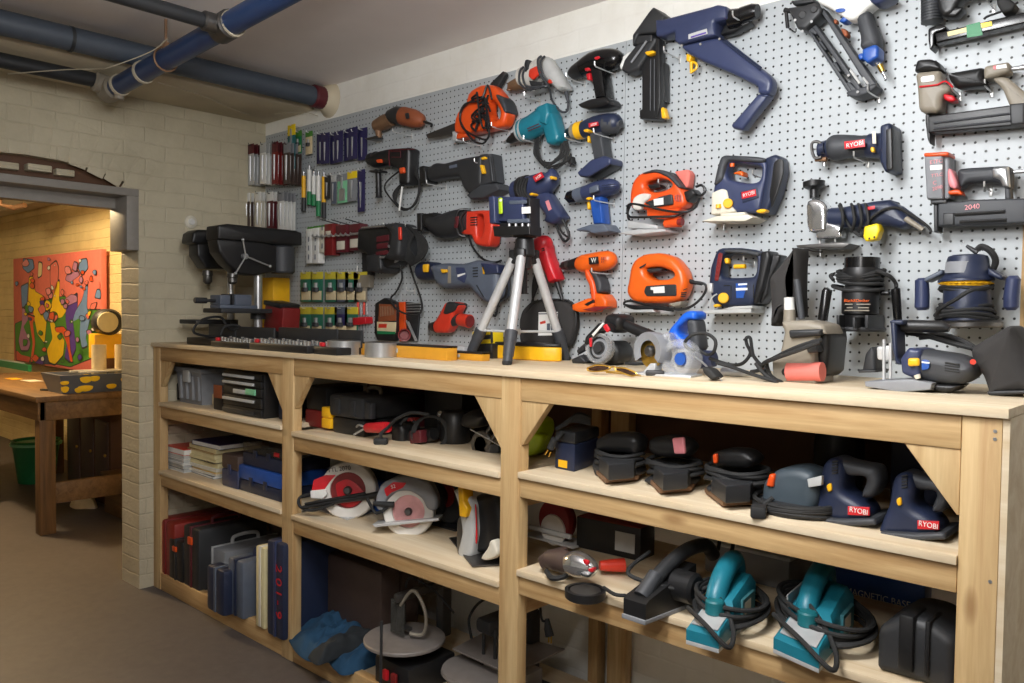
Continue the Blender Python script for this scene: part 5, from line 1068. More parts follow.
b = B(); b.cyl((-1.93, y0-.05, zt_+.035), (-1.93, y0, zt_+.035), .007); b.cyl((-1.93, y0-.1, zt_+.035), (-1.93, y0-.04, zt_+.035), .014, bev=.003); b.out('screw_handle', 'dark', t)
# yellow boxes and things behind the presses
t = T('hardware_box', 'yellow box standing behind the larger drill press', 'box', (-1.62, -.1, ZT))
p = onY(265, 310, -.1); b = B(); b.bx(p.x-.05, p.x+.13, -.13, -.03, ZT, onY(265, 278, -.1).z, .004); b.out('box_body', 'yellow', t)
b = B(); b.bx(p.x-.03, p.x+.1, -.1315, -.13, ZT+.1, ZT+.16); b.out('label_panel', 'brightyellow', t)
b = B(); b.bx(p.x-.02, p.x+.08, -.1325, -.1315, ZT+.12, ZT+.135); b.out('label_print', 'dark', t)
t = T('parts_bin', 'dark red parts bin with black lid tilted beside the press column', 'bin', (-1.42, -.2, ZT))
a, c = onY(282, 330, -.2), onY(290, 303, -.2); b = B(); b.box((a.x, -.2, ZT+.13), (.17, .1, .12), Matrix.Rotation(.12, 3, 'Y'), .008); b.bx(a.x-.06, a.x+.06, -.24, -.16, ZT, ZT+.078, .004, 'black'); b.out('drawer_body', 'darkred', t)
b = B(); b.box((a.x-.005, -.2, ZT+.198), (.16, .11, .022), Matrix.Rotation(.12, 3, 'Y'), .004); b.out('lid', 'black', t)

# long flat cases of sockets along the front of the bench
def socket_case(x0, x1, y0, y1, h, lab, shine):
    t = T('socket_case', lab, 'case', ((x0+x1)/2, (y0+y1)/2, ZT), 'socket cases along the bench edge')
    b = B(); b.bx(x0, x1, y0, y1, ZT, ZT+h, .004); b.out('case_tray', 'black', t)
    b = B(); b.box(((x0+x1)/2, y1+.006, ZT+h+.03), (x1-x0, .012, .07), None, .004); b.out('case_lid', 'dark', t)
    if shine:
        for r_ in range(2):
            b = B(); n = int((x1-x0)/.028)
            for i in range(n):
                x = x0+.02+i*(x1-x0-.03)/n; hh = .012+.008*((i*7+r_*3) % 4)/3; b.cyl((x, y0+.035+.055*r_, ZT+h-.004), (x, y0+.035+.055*r_, ZT+h+hh), .008+.003*((i+r_) % 3)/2, seg=10)
            b.out('socket_row', 'chrome', t)
        b = B(); b.box((x0+.03, y0+.02, ZT+h+.008), (.02, .015, .016), None, .003); b.out('marker', 'red', t)
    return t
socket_case(-2.12, -1.86, -.58, -.47, .034, 'plain dark case nearest the left wall on the bench', False)
socket_case(-1.85, -1.52, -.595, -.47, .026, 'open case with one bright row of small sockets, second from the left wall', True)
socket_case(-1.5, -1.06, -.6, -.46, .03, 'open socket case with red marker and two bright rows, third from the left wall', True)
socket_case(-1.04, -.885, -.585, -.47, .03, 'small closed-looking dark socket case next to the silver tins', True)
t = T('power_cord', 'black power cord looping out of the drill presses behind the socket cases', 'cord', (-1.9, -.42, ZT))
b = B(); b.tube(spline([(-2.0, -.43, ZT+.03), vx.p(70, 580, 0), vx.p(100, 520, 0), vx.p(190, 505, .0), vx.p(230, 560, .05), vx.p(280, 560, .1), vx.p(330, 590, .12), (-1.7, -.42, ZT+.006)], 8), .006, 8); b.out('cord', 'rubber', t)
b = B(); b.tube(spline([vx.p(190, 590, .1), vx.p(210, 550, .1), vx.p(270, 545, .1), vx.p(320, 585, .1), (-1.75, -.44, ZT+.006)], 8), .006, 8); b.out('cord', 'rubber', t)
for i, (px, py, r_) in enumerate(((345, 351, .068), (381, 353, .06))):
    p = onZ(px, py+4, ZT); p.y = -.5; p = onY(px, py, -.5); t = T('round_tin', ('larger round silver tin beside the socket case', 'smaller round silver tin beside the yellow level')[i], 'tin', (p.x, -.5, ZT), 'round silver tins')
    b = B(); b.lathe((p.x, -.5, ZT), (p.x, -.5, ZT+.055), [(0, r_-.002), (.03, r_), (.97, r_), (1, r_-.002)], 32); b.out('tin_body', 'steel', t)
    b = B(); b.lathe((p.x, -.5, ZT+.055), (p.x, -.5, ZT+.057), [(0, r_-.004), (1, r_-.012)], 32); b.out('tin_lid', 'darksteel', t)
# spirit level
def yellow_level(px0, px1, y, z0, h, th, lab, m='gold'):
    x0, x1 = onY(px0, 352, y).x, onY(px1, 352, y).x
    t = T('spirit_level', lab, 'level', ((x0+x1)/2, y, z0)); b = B(); b.bx(x0, x1, y-th/2, y+th/2, z0, z0+h, .002); b.out('level_body', m, t)
    b = B(); b.bx(x0, x1, y-th/2-.0008, y+th/2+.0008, z0+h-.006, z0+h+.0008); b.out('edge_strip', 'darkyellow' if 0 else 'black' if m == 'gold' else 'grey', t)
    b = B(); b.cyl(((x0+x1)/2-.03, y-th/2-.001, z0+h*.5), ((x0+x1)/2-.03, y-th/2+.004, z0+h*.5), h*.22); b.cyl((x0+.03, y-th/2-.001, z0+h*.62), (x0+.03, y-th/2+.004, z0+h*.62), .005); b.out('vial', 'lightgrey', t)
    return t
yellow_level(366, 452, -.44, ZT, .05, .05, 'long golden yellow level case lying on the bench left of the tripod')
x0, x1 = onY(455, 352, -.38).x, onY(484, 352, -.38).x
yellow_level(452, 486, -.36, ZT, .03, .04, 'short golden yellow bar behind the left tripod foot')
t = T('straightedge', 'grey aluminium straightedge lying behind the yellow level', 'straightedge', (-.7, -.3, ZT))
b = B(); x0, x1 = onY(402, 345, -.3).x, onY(470, 345, -.3).x; b.bx(x0, x1, -.33, -.28, ZT, ZT+.045, .003); b.out('bar', 'alu', t)
b = B(); b.bx(x0, x0+.12, -.334, -.329, ZT+.012, ZT+.028, .001); b.out('grip_slot', 'dark', t)

# tripod with laser level
apex = onY(524.5, 248, -.27); ft = [Vector((-.129, -.454, ZT)), Vector((-.455, -.313, ZT)), Vector((-.186, -.075, ZT))]
t = T('tripod', 'small silver tripod with black feet standing on the bench edge', 'tripod', (apex.x, apex.y, ZT))
b = B(); b.cyl(apex+Vector((0, 0, -.03)), apex+Vector((0, 0, .035)), .038, .032, bev=.006); b.cyl(apex+Vector((0, 0, -.07)), apex+Vector((0, 0, -.02)), .026, bev=.004); b.cyl(apex+Vector((0, 0, -.16)), apex+Vector((0, 0, -.06)), .012)
for f in ft:
    d = (f-apex); d.z = 0; d.normalize(); b.box(apex+d*.04+Vector((0, 0, -.03)), (.035, .03, .05), math.atan2(d.y, d.x), .006)
b.out('tripod_head', 'black', t)
mids = []
for f in ft:
    d = f-apex; h = d.copy(); h.z = 0; h.normalize(); s0 = apex + h*.045 + Vector((0, 0, -.035)); e = f + Vector((0, 0, .0)); d = e-s0
    b = B(); b.tube([s0, s0+d*.72], .0165, 14); lg = b.out('leg', 'alu', t)
    b = B(); b.tube([s0+d*.7, s0+d*.8], [.022, .021], 14); b.tube([s0+d*.79, s0+d*.92], [.0195, .018], 14); b.tube([s0+d*.91, s0+d*.985], [.0165, .016], 14); o = b.out('leg_collar', 'charcoal', lg)
    b = B(); b.cyl(e, e+Vector((0, 0, .014)), .016, bev=.003); b.out('rubber_foot', 'rubber', lg)
    mids.append(s0+d*.71)
b = B(); hub = sum(mids, Vector())/3
for m_ in mids: b.tube([hub, m_], .0045, 8)
b.cyl(hub-Vector((0, 0, .01)), hub+Vector((0, 0, .01)), .014); b.out('spreader', 'lightgrey', t)
v = View(450, 190, .26365)
t = T('laser_level', 'blue laser level with black frame and yellow vial on top of the tripod', 'laser level', apex+Vector((0, 0, .036)))
b = B(); v.sl(b, "190,40 305,35 308,120 195,125", .23, .31, .008, 1); v.sl(b, "205,28 300,30 302,60 208,62", .235, .305, .006, 1); v.sl(b, "178,30 200,28 205,130 182,132", .235, .325, .005, 1); b.out('housing', 'navyblue', t)
b = B(); v.sl(b, "184,30 198,28 200,90 186,92", .325, .331, .003, 1); b.out('vial_panel', 'lime', t)
b = B(); v.sl(b, "186,35 197,34 197,44 187,45", .331, .332, .001, 1); b.out('vial', 'white', t)
b = B(); v.sl(b, "185,140 325,140 325,172 190,178", .255, .32, .004, 0); v.sl(b, "308,35 322,32 324,175 310,175", .245, .3, .004, 0); v.sl(b, "210,128 310,122 312,142 210,145", .24, .3, .003, 0); b.out('frame', 'black', t)
b = B()
for x in (225, 250, 275, 298): v.tb(b, f"{x},128,6 {x},138,6", .315)
b.out('knob', 'steel', t)
b = B(); v.sl(b, "272,65 305,63 306,88 273,90", .31, .3115, 0, 0); b.out('label_plate', 'sticker', t)
b = B(); v.sl(b, "225,40 292,38 292,52 226,54", .309, .312, .002, 1); v.sl(b, "218,112 302,108 303,124 220,127", .309, .318, .003, 1); b.out('grip_bar', 'slate', t)
b = B(); b.bx(apex.x-.03, apex.x+.03, apex.y-.03, apex.y+.03, apex.z+.0355, onY(521, 237, -.27).z+.004, .003); b.out('mount', 'black', t)

# yellow-black thing behind the tripod and flat yellow case
v = View(425, 290, .15625)
yb = .18
t = T('flat_case', 'flat yellow round-ended case with black lid lying behind the tripod', 'case', v.p(660, 450, yb))
x0, x1 = v.p(418, 420, yb).x, v.p(905, 430, yb-.05).x
q = [Vector((x0+.02, -yb-.03, ZT)), Vector((x1-.06, -yb-.02, ZT)), Vector((x1-.01, -yb+.01, ZT)), Vector((x1, -yb+.03, ZT)), Vector((x1-.06, -yb+.065, ZT)), Vector((x0+.02, -yb+.065, ZT)), Vector((x0, -yb+.03, ZT))]
b = B(); b.prism(chaikin(q, 2), (0, 0, .05), .006); b.out('case_body', 'yellow', t)
b = B(); b.prism([p + Vector((0, 0, .05)) for p in chaikin(q, 2)], (0, 0, .012), .004); b.out('case_lid', 'black', t)
t = T('small_device', 'small yellow and black device standing between the tripod legs', 'device', v.p(400, 400, .2))
b = B(); v.sl(b, "335,265 470,255 470,345 335,345", .16, .22, .006, 1, 'brightyellow', ); b.out('body', 'brightyellow', t)
b = B(); v.sl(b, "350,250 390,248 392,275 352,278", .165, .225, .004, 1, 'dark'); v.sl(b, "432,262 440,262 442,340 434,340", .2, .226, .002, 1, 'dark'); v.sl(b, "370,290 425,286 425,312 372,318", .22, .224, .001, 0, 'dark'); b.out('trim', 'dark', t)
b = B(); v.sl(b, "330,345 480,340 480,398 330,398", .15, .24, .008, 1); z0 = None; b.bx(v.p(335, 380, .2).x, v.p(475, 380, .2).x, -.235, -.155, ZT, ZT+.05, .004); b.out('base', 'black', t)

# angle grinder
v = View(570, 300, .14648)
t = T('angle_grinder', 'black and red angle grinder with clear round guard leaning on the bench', 'grinder', v.p(250, 430, .2))
c = v.p(205, 330, .24); nrm = Vector((.02, -1, .15)).normalized(); u_, w_ = frame(nrm); R0 = (v.p(205, 220, .24)-v.p(205, 440, .24)).length/2*.98
b = B(); b.lathe(c-nrm*.014, c+nrm*.014, [(0, R0*.96), (.2, R0), (.8, R0), (1, R0*.94), (1.0, R0*.72), (.8, R0*.7)], 36, None, (False)); b.out('clear_guard', 'clear', t)
b = B(); b.lathe(c-nrm*.004, c+nrm*.002, [(0, R0*.86), (1, R0*.86)], 36); b.lathe(c+nrm*.002, c+nrm*.012, [(0, R0*.34), (1, R0*.28)], 20, 'dark'); b.out('cutting_disc', 'dark', t)
b = B(); b.lathe(c+nrm*.0025, c+nrm*.006, [(0, R0*.62), (1, R0*.56)], 30); b.lathe(c+nrm*.0035, c+nrm*.007, [(0, R0*.46), (1, R0*.44)], 30, 'dark'); b.out('disc_label', 'grey', t)
b = B(); v.sl(b, "140,250 230,155 270,165 285,215 230,210 175,250 150,310 130,300", .2, .262, .008, 1); b.out('gear_head', 'black', t)
b = B(); v.sl(b, "225,180 250,160 278,205 255,225", .26, .268, .003, 1); v.sl(b, "132,260 150,255 150,320 136,322", .26, .268, .003, 1); b.out('label_band', 'red', t)
b = B(); v.sl(b, "150,235 225,152 235,162 160,250", .262, .266, .001, 0); b.out('nameplate', 'white', t)
b = B(); v.sl(b, "285,105 330,90 400,110 400,180 345,235 270,190", .1, .2, .022, 2); b.out('motor_neck', 'black', t)
b = B(); v.tb(b, "370,165,34 420,190,37 540,240,40 640,285,36", .16, seg=18); b.out('body_barrel', 'black', t)
b = B(); v.sl(b, "270,290 340,270 390,330 385,410 330,445 260,432", .1, .2, .02, 2); b.out('side_guard', 'black', t)
b = B(); v.tb(b, "110,320,26 60,355,18", .17); v.sl(b, "65,400 130,370 170,420 120,438 70,432", .1, .2, .012, 1); b.out('side_handle', 'dark', t)
b = B(); v.ln(b, "380,432,.2 430,437,.2 500,435,.2 560,430,.18", .2, .005); v.tb(b, "425,436,9 478,437,9", .2); b.out('power_cord', 'rubber', t)
# safety glasses
gc = onZ(612, 373, ZT); gc = Vector((gc.x, gc.y, ZT))
t = T('safety_glasses', 'brown-tinted safety glasses with gold frame at the bench edge', 'glasses', gc)
v2 = View(540, 320, .1171); pl = onZ(612, 376, ZT).y
def gl(b, t_, r, m=None, cl=True):
    q = [onY(540+a*.1171, 320+c_*.1171, pl) for a, c_ in [tuple(map(float, w_.split(','))) for w_ in t_.split()]]
    return b.tube(spline(q + ([q[0]] if cl else []), 6), r, 6, m)
b = B(); gl(b, "405,410 480,385 570,392 600,410 560,430 470,440 410,430", .0022); gl(b, "640,405 720,410 800,440 825,465 780,478 700,450 650,430", .0022); gl(b, "600,408 620,398 640,405", .0022, cl=False); b.out('frame', 'brass', t)
b = B()
for q in ("412,412 480,390 565,396 590,410 555,426 470,435 415,426", "650,410 720,414 795,443 818,464 780,472 700,446 655,428"):
    pts = [onY(540+a*.1171, 320+c_*.1171, pl+.0005) for a, c_ in [tuple(map(float, w_.split(','))) for w_ in q.split()]]; b.prism(chaikin(pts, 1), (0, .0015, 0))
b.out('lens', 'lens', t)
b = B(); z_ = ZT+.004
l0 = onY(540+405*.1171, 320+415*.1171, pl); l1 = onY(540+825*.1171, 320+465*.1171, pl)
b.tube(spline([l0, (l0.x+.01, l0.y+.05, z_+.004), (l0.x+.06, l0.y+.1, z_)], 6), .002, 6); b.tube(spline([l1, (l1.x-.01, l1.y+.03, z_), (l1.x-.09, l1.y+.05, z_), (l1.x-.14, l1.y+.055, z_)], 6), .002, 6); b.out('temple', 'brass', t)

# blue trim saw with clear guard
t = T('circular_saw', 'small blue circular saw with grey blade guard and clear plastic hood on the bench', 'saw', v.p(700, 470, .36))
b = B(); v.sl(b, "700,215 820,80 870,72 902,90 895,140 840,130 800,170 775,185 770,230 800,250 850,330 780,340 735,320", .3, .37, .012, 2); b.out('handle', 'brightblue', t)
b = B(); v.sl(b, "822,130 895,125 920,340 870,360 845,300", .305, .365, .012, 2); b.out('grip', 'charcoal', t)
b = B(); v.tb(b, "740,405,52 830,415,60 930,405,62 985,400,56", .33, seg=18); b.out('motor', 'navyblue', t)
b = B(); c = v.p(760, 402, .4); b.lathe(c+Vector((0, .03, 0)), c-Vector((0, .03, 0)), [(0, .05), (.3, .056), (.8, .056), (1, .05), (1, .034), (.6, .03)], 26, None, (True)); b.out('vent_ring', 'clear', t)
b = B(); c2 = v.p(760, 402, .41); b.lathe(c2+Vector((0, .012, 0)), c2-Vector((0, .008, 0)), [(0, .019), (1, .017)], 20); b.out('hub_cap', 'blue', t)
nr = Vector((-.22, -.97, .05)).normalized(); c = v.p(560, 350, .42); Rg = (v.p(560, 215, .42)-v.p(560, 480, .42)).length/2
b = B(); uu, ww = frame(nr)
def fan(r, a0, a1, off, n=24): return [c + nr*off + (Vector((0, 0, 1))*math.sin(a) + nr.cross(Vector((0, 0, 1))).normalized()*math.cos(a))*r for a in [a0+(a1-a0)*i/n for i in range(n+1)]]
b.loft([fan(Rg*.55, -.6, PI+.6, .016), fan(Rg*.97, -.6, PI+.6, .02), fan(Rg, -.6, PI+.6, .012), fan(Rg, -.6, PI+.6, -.02), fan(Rg*.95, -.6, PI+.6, -.026), fan(Rg*.5, -.6, PI+.6, -.022)], None, (False, False), False); b.out('blade_guard', 'grey', t)
b = B(); b.lathe(c-nr*.002, c+nr*.002, [(0, Rg*.86), (1, Rg*.86)], 40); b.out('saw_blade', 'brass', t)
b = B(); b.lathe(c+nr*.002, c+nr*.02, [(0, Rg*.3), (.6, Rg*.3), (1, Rg*.2)], 20); b.out('arbor_nut', 'darksteel', t)
b = B(); v.sl(b, "640,225 700,218 720,330 690,460 640,470 620,350", .36, .42, .02, 2); b.out('clear_hood', 'clear', t)
b = B(); pz = v.p(650, 505, .43); b.box((pz.x, -.42, ZT+.003), (.17, .1, .006), .2, .001); v.sl(b, "570,430 610,430 600,505 500,520 520,490", .4, .44, .004, 1); b.out('base_plate', 'alu', t)
b = B(); v.sl(b, "510,495 610,500 650,530 540,545", .42, .45, .003, 1) if 0 else b.box((v.p(580, 520, .46).x, -.46, ZT+.008), (.05, .03, .014), .5, .003); b.out('clamp_knob', 'dark', t)
b = B(); v.ln(b, "800,355,.4 870,400,.42 930,450,.44 960,490,.46", .4, .0028, k=3, m='steel'); b.out('guide_rod', 'steel', t)
v = View(680, 330, .11719)
b = B(); v.ln(b, "120,180,.4 60,150,.42 45,100,.42 110,40,.42 220,30,.4 300,90,.4 290,180,.4 240,210,.38 160,175,.38", .4, .005); v.ln(b, "250,240,.36 330,270,.36 450,300,.36 540,280,.3 600,200,.25 570,120,.2 565,70,.2 600,70,.2 615,170,.25 640,240,.3 760,370,.36 830,445,.4", .3, .005); v.ln(b, "310,280,.38 450,320,.38 620,380,.4 830,445,.41", .4, .005); b.out('power_cord', 'rubber', t)
b = B(); v.sl(b, "215,310 290,330 350,400 300,430 230,370", .46, .5, .006, 1); v.tb(b, "335,400,3 362,445,3", .48, 'steel'); v.tb(b, "300,420,3 325,440,3", .48, 'steel'); b.out('plug', 'rubber', t)
t = T('metal_bar', 'short shiny metal bar lying under the black cords on the bench', 'bar', v.p(480, 400, .36))
b = B(); p0, p1 = onZ(680+365*.11719, 330+390*.11719, ZT), onZ(680+620*.11719, 330+412*.11719, ZT); p0.z = p1.z = ZT+.012; b.tube([p0, p0.lerp(p1, .5), p1], [.012, .012, .005], 10); b.out('bar', 'steel', t)

# belt sander
v = View(760, 240, .2195); D = .3
t = T('belt_sander', 'grey belt sander on its end with red sanding belt and limp dust bag', 'sander', v.p(200, 640, D))
b = B(); v.sl(b, "140,370 250,365 330,385 345,430 300,420 285,520 300,650 135,650 100,640 95,540 130,520 150,420", D-.06, D+.06, .014, 1); b.out('body', 'taupe', t)
b = B(); v.sl(b, "305,420 350,400 362,440 345,600 310,625 295,520", D-.1, D+.03, .014, 1); b.out('side_cover', 'black', t)
b = B(); v.tb(b, "130,600,44 285,600,44", D+.05, seg=24); b.out('sanding_belt', 'redworn' if 0 else 'coral', t)
b = B(); v.tb(b, "95,600,20 130,600,36", D+.045, seg=16); v.tb(b, "80,590,12 110,615,14", D+.05); b.out('roller', 'darksteel', t)
b = B(); v.sl(b, "140,410 290,405 285,435 145,448", D+.04, D+.075, .01, 1); v.sl(b, "220,480 270,470 280,510 230,515", D+.03, D+.07, .006, 1); b.out('handle', 'dark', t)
b = B(); v.tb(b, "135,400,30 135,330,26 135,318,26", D-.06, seg=16); b.out('dust_spout', 'taupe', t)
b = B(); v.tb(b, "135,330,24 132,262,22", D-.06, seg=16); b.out('spout_collar', 'white', t, label='white spout collar')
b = B(); v.sl(b, "190,30 202,60 196,170 200,330 185,360 150,330 120,330 105,380 80,400 72,300 65,190 75,160 120,110", D-.18, D-.08, .03, 2); b.out('dust_bag', 'felt', t)
b = B(); v.tb(b, "165,180,13 170,200,15 190,360,15", D-.05, 'charcoal', seg=12); b.out('side_handle', 'charcoal', t)
b = B(); v.tb(b, "310,225,18 305,232,22 285,365,22", D-.04, seg=14); b.out('front_handle', 'blackgloss', t)
b = B(); v.ln(b, "280,455,.38 220,470,.4 140,500,.4 60,540,.38 30,560,.37 50,620,.36 100,650,.38", .38, .0055); v.ln(b, "270,465,.39 180,500,.41 80,535,.4 20,560,.38 0,590,.36 -40,600,.35", .38, .0055); v.ln(b, "-20,560,.4 20,610,.4 80,650,.4", .4, .0055); b.out('power_cord', 'rubber', t)

# biscuit joiner with dust bag, and a black knob part behind
v = View(860, 305, .16016); D = .33
t = T('biscuit_joiner', 'navy and charcoal plate joiner with yellow switch, grey fence and big black dust bag', 'power tool', v.p(400, 530, D))
b = B(); v.sl(b, "350,265 450,280 650,310 760,370 740,450 640,500 500,480 380,450 310,420 300,340", D-.06, D+.06, .03, 2); b.out('motor_housing', 'charcoal', t)
b = B(); v.sl(b, "350,262 430,275 430,440 380,450 310,420 300,330", D-.062, D+.064, .012, 1); b.out('gear_housing', 'navyblue', t)
b = B(); v.sl(b, "215,95 255,95 262,330 300,370 250,370 225,250", D-.03, D+.04, .01, 1); v.sl(b, "210,95 300,92 300,125 215,120", D-.03, D+.04, .008, 1); b.out('handle_frame', 'navy', t)
b = B(); v.tb(b, "255,130,36 300,132,40 520,135,38 560,150,20", D, seg=18); b.out('handle_grip', 'black', t)
b = B(); v.sl(b, "300,332 372,330 376,380 302,384", D+.064, D+.078, .006, 1); b.out('switch', 'yellow', t)
b = B(); v.sl(b, "385,340 435,345 435,400 385,410", D+.06, D+.066, .002, 1, 'blue'); v.sl(b, "385,352 435,357 435,366 385,361", D+.066, D+.067, 0, 0, 'sticker'); b.out('label_plate', 'blue', t)
b = B(); slot(v, b, "530,360 620,372;530,376 620,388;530,392 620,404;530,408 620,420", D+.059, .0022); b.out('vent', 'rubber', t)
b = B(); v.sl(b, "85,470 290,460 370,455 500,480 490,520 300,535 90,500", D-.05, D+.075, .003, 0, 'grey'); v.tb(b, "150,215,10 150,470,10", D); v.tb(b, "190,235,9 190,460,9", D+.03); v.sl(b, "115,260 210,250 215,350 120,340", D-.03, D+.0, .004, 1); b.out('fence', 'alu', t)
b = B(); v.sl(b, "60,300 100,255 130,290 130,410 40,415", D-.1, D-.03, .01, 1); v.sl(b, "30,400 140,402 140,415 35,418", D-.12, D-.02, .003, 0); b.out('depth_stop', 'dark', t)
b = B(); v.tb(b, "355,435,20 365,460,16", D+.07); b.out('knob', 'offwhite', t)
b = B(); v.sl(b, "490,485 600,490 660,495 600,538 520,535 485,520", D-.05, D+.05, .012, 1); b.out('rear_foot', 'black', t)
b = B(); b.cyl(v.p(705, 355, D+.04), v.p(705, 355, D+.066), .006); b.out('rear_screw', 'redo', t)
b = B(); v.sl(b, "720,265 970,120 1010,150 1040,230 1140,470 1100,545 860,548 840,530 800,430 740,380", D-.12, D+.02, .035, 2); b.out('dust_bag', 'felt', t)
b = B(); v.sl(b, "835,525 1120,520 1120,540 850,555", D-.12, D+.02, .004, 1); b.out('bag_seam', 'dark', t)
b = B(); v.ln(b, "370,200,.3 500,190,.28 600,215,.28 680,250,.29 740,300,.3", .3, .008); v.ln(b, "250,170 400,190 560,235 700,270", .3, .006); b.out('power_cord', 'rubber', t)
# ---------------------------------------------------------------- on the shelves
def D(v, x, y, z): return -onZ(*v.px(x, y), z).y
def G(v, x, y, z): return onZ(*v.px(x, y), z)
Z1, Z2, Z3 = SH[0][0], SH[0][1], .078
def crate(name, lab, cat, x0, x1, yf, dep, z, h, mat, r=.006, group=None, rot=0):
    t = T(name, lab, cat, ((x0+x1)/2, yf+dep/2, z), group); b = B(); b.box(((x0+x1)/2, yf+dep/2, z+h/2), (x1-x0, dep, h), rot, r); b.out('box_body', mat, t); return t
# left bay, upper shelf
v = View(150, 330, .14648)
p = G(v, 178, 487, Z1); q = onY(*v.px(352, 400), p.y)
t = T('storage_bin', 'grey ribbed plastic bin with lid at the left end of the upper shelf', 'bin', ((p.x+q.x)/2, p.y+.12, Z1))
hb = onY(*v.px(180, 275), p.y).z - Z1; w_ = q.x-p.x
b = B(); m_ = (p.x+q.x)/2
b.loft([[Vector((m_+sx*w_*(.43+.05*k), p.y+.012*(1-k)+ (0 if sy < 0 else .26-.024*(1-k)), Z1+hb*k)) for sx, sy in ((-1, -1), (1, -1), (1, 1), (-1, 1))] for k in (0, 1)])
for k in range(4): b.bx(m_-w_*.36+k*w_*.23, m_-w_*.36+k*w_*.23+.02, p.y-.004, p.y+.02, Z1+.02, Z1+hb-.02, .003)
b.out('bin_body', 'grey', t)
b = B(); b.bx(p.x-.008, q.x+.008, p.y-.01, p.y+.27, Z1+hb-.004, Z1+hb+.02, .005); b.out('lid', 'grey', t)
b = B(); b.bx(m_-.03, m_+.03, p.y-.016, p.y-.002, Z1+hb-.05, Z1+hb+.008, .004); b.out('latch', 'lightgrey', t)
p = G(v, 155, 478, Z1); t = T('spray_bottle', 'small black bottle wedged between the grey bin and the bench post', 'bottle', (p.x, p.y+.05, Z1)); b = B(); b.lathe((p.x-.005, p.y+.05, Z1), (p.x-.005, p.y+.05, Z1+.13), [(0, .024), (.6, .025), (.75, .012), (1, .012)], 14); b.out('bottle_body', 'black', t)
b = B(); b.cyl((p.x-.005, p.y+.05, Z1+.129), (p.x-.005, p.y+.05, Z1+.15), .014); b.out('cap', 'dark', t)
p = G(v, 348, 500, Z1); q = onY(*v.px(428, 520), p.y)
crate('small_box', 'pale cardboard box in front of the blue pack beside the grey bin', 'box', p.x, q.x-.004, p.y+.01, .09, Z1, .055, 'card')
x0, x1 = onY(*v.px(362, 400), p.y+.12).x, onY(*v.px(424, 400), p.y+.12).x
t = crate('small_box', 'bright blue pack behind the pale cardboard box on the upper shelf', 'box', x0, x1, p.y+.115, .08, Z1, .13, 'blue', .01)
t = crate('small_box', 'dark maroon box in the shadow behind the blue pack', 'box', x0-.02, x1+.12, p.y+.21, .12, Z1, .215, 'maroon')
p = G(v, 432, 540, Z1); q = onY(*v.px(496, 560), p.y)
t = crate('parts_box', 'narrow black box with orange front label next to the drawer cabinet', 'box', p.x, q.x-.002, p.y, .2, Z1, onY(*v.px(430, 378), p.y).z-Z1, 'black', .004)
b = B(); b.bx(p.x+.004, q.x-.006, p.y-.0015, p.y+.002, Z1+.055, Z1+.115, .001); b.out('label_plate', 'burnt', t)
p = G(v, 500, 560, Z1); q = onY(*v.px(768, 600), p.y); hh = onY(*v.px(500, 268), p.y).z-Z1
t = T('drawer_cabinet', 'black small-parts drawer cabinet with pale label strips and a green tag', 'cabinet', ((p.x+q.x)/2, p.y+.12, Z1)); W0 = q.x-p.x
b = B(); b.bx(p.x, q.x, p.y+.008, p.y+.24, Z1, Z1+hh, .006); b.out('cabinet_body', 'black', t)
zz = [0, .2, .45, .67, .84, 1.0]
for i in range(5):
    b = B(); b.bx(p.x+.006, q.x-.006, p.y-.004, p.y+.012, Z1+hh*(.02+.97*zz[i]), Z1+hh*(.97*zz[i+1]), .003); dr = b.out('drawer', 'black', t)
    b = B()
    if i != 2 and i: b.bx(p.x+.012, p.x+W0*.82, p.y-.012, p.y-.003, Z1+hh*(.97*zz[i+1])-.022, Z1+hh*(.97*zz[i+1])-.01, .001)
    else: b.bx(p.x+W0*(.3 if i else .012), p.x+W0*(.62 if i else .82), p.y-.008, p.y-.003, Z1+hh*.97*zz[i+1]-.03, Z1+hh*.97*zz[i+1]-.012, .001)
    b.out('label_strip', 'lightgrey' if i else 'dark', dr)
b = B(); b.bx(p.x+W0*.62, p.x+W0*.86, p.y-.0092, p.y-.004, Z1+hh*.5, Z1+hh*.63, .0008); b.out('green_tag', 'mint', t)
p = G(v, 842, 610, Z1); x1 = onY(*v.px(893, 610), p.y).x
t = crate('small_box', 'dark navy pack with red and blue top beside the drawer cabinet', 'box', p.x+.005, x1, p.y+.02, .1, Z1, .1, 'navy', .006)
b = B(); b.bx(p.x+.003, x1+.002, p.y+.018, p.y+.122, Z1+.1, Z1+.112, .002); b.out('top_flap', 'redo', t)
# left bay, middle shelf: magazines and cases
v = View(150, 420, .16112)
p = G(v, 62, 285, Z2); q = onY(*v.px(212, 300), p.y)
def book(lab, x0, x1, y0, dep, z, th, cover, group, rot=0, pages='white', spine=True):
    t = T('magazine', lab, 'magazine', ((x0+x1)/2, y0+dep/2, z), group); c = Vector(((x0+x1)/2, y0+dep/2, 0)); Rm = Matrix.Rotation(rot, 3, 'Z')
    b = B(); b.box(c+Vector((0, 0, z+th/2)), (x1-x0-.004, dep-.004, th*.82), rot); b.out('pages', pages, t)
    b = B(); b.box(c+Vector((0, 0, z+th-.0008)), (x1-x0, dep, .0016), rot); b.box(c+Vector((0, 0, z+.0008)), (x1-x0, dep, .0016), rot); b.box(c+Rm @ Vector((-(x1-x0)/2+.001, 0, 0))+Vector((0, 0, z+th/2)), (.002, dep, th), rot); b.out('cover', cover, t)
    return th
z = Z2; random.seed(8)
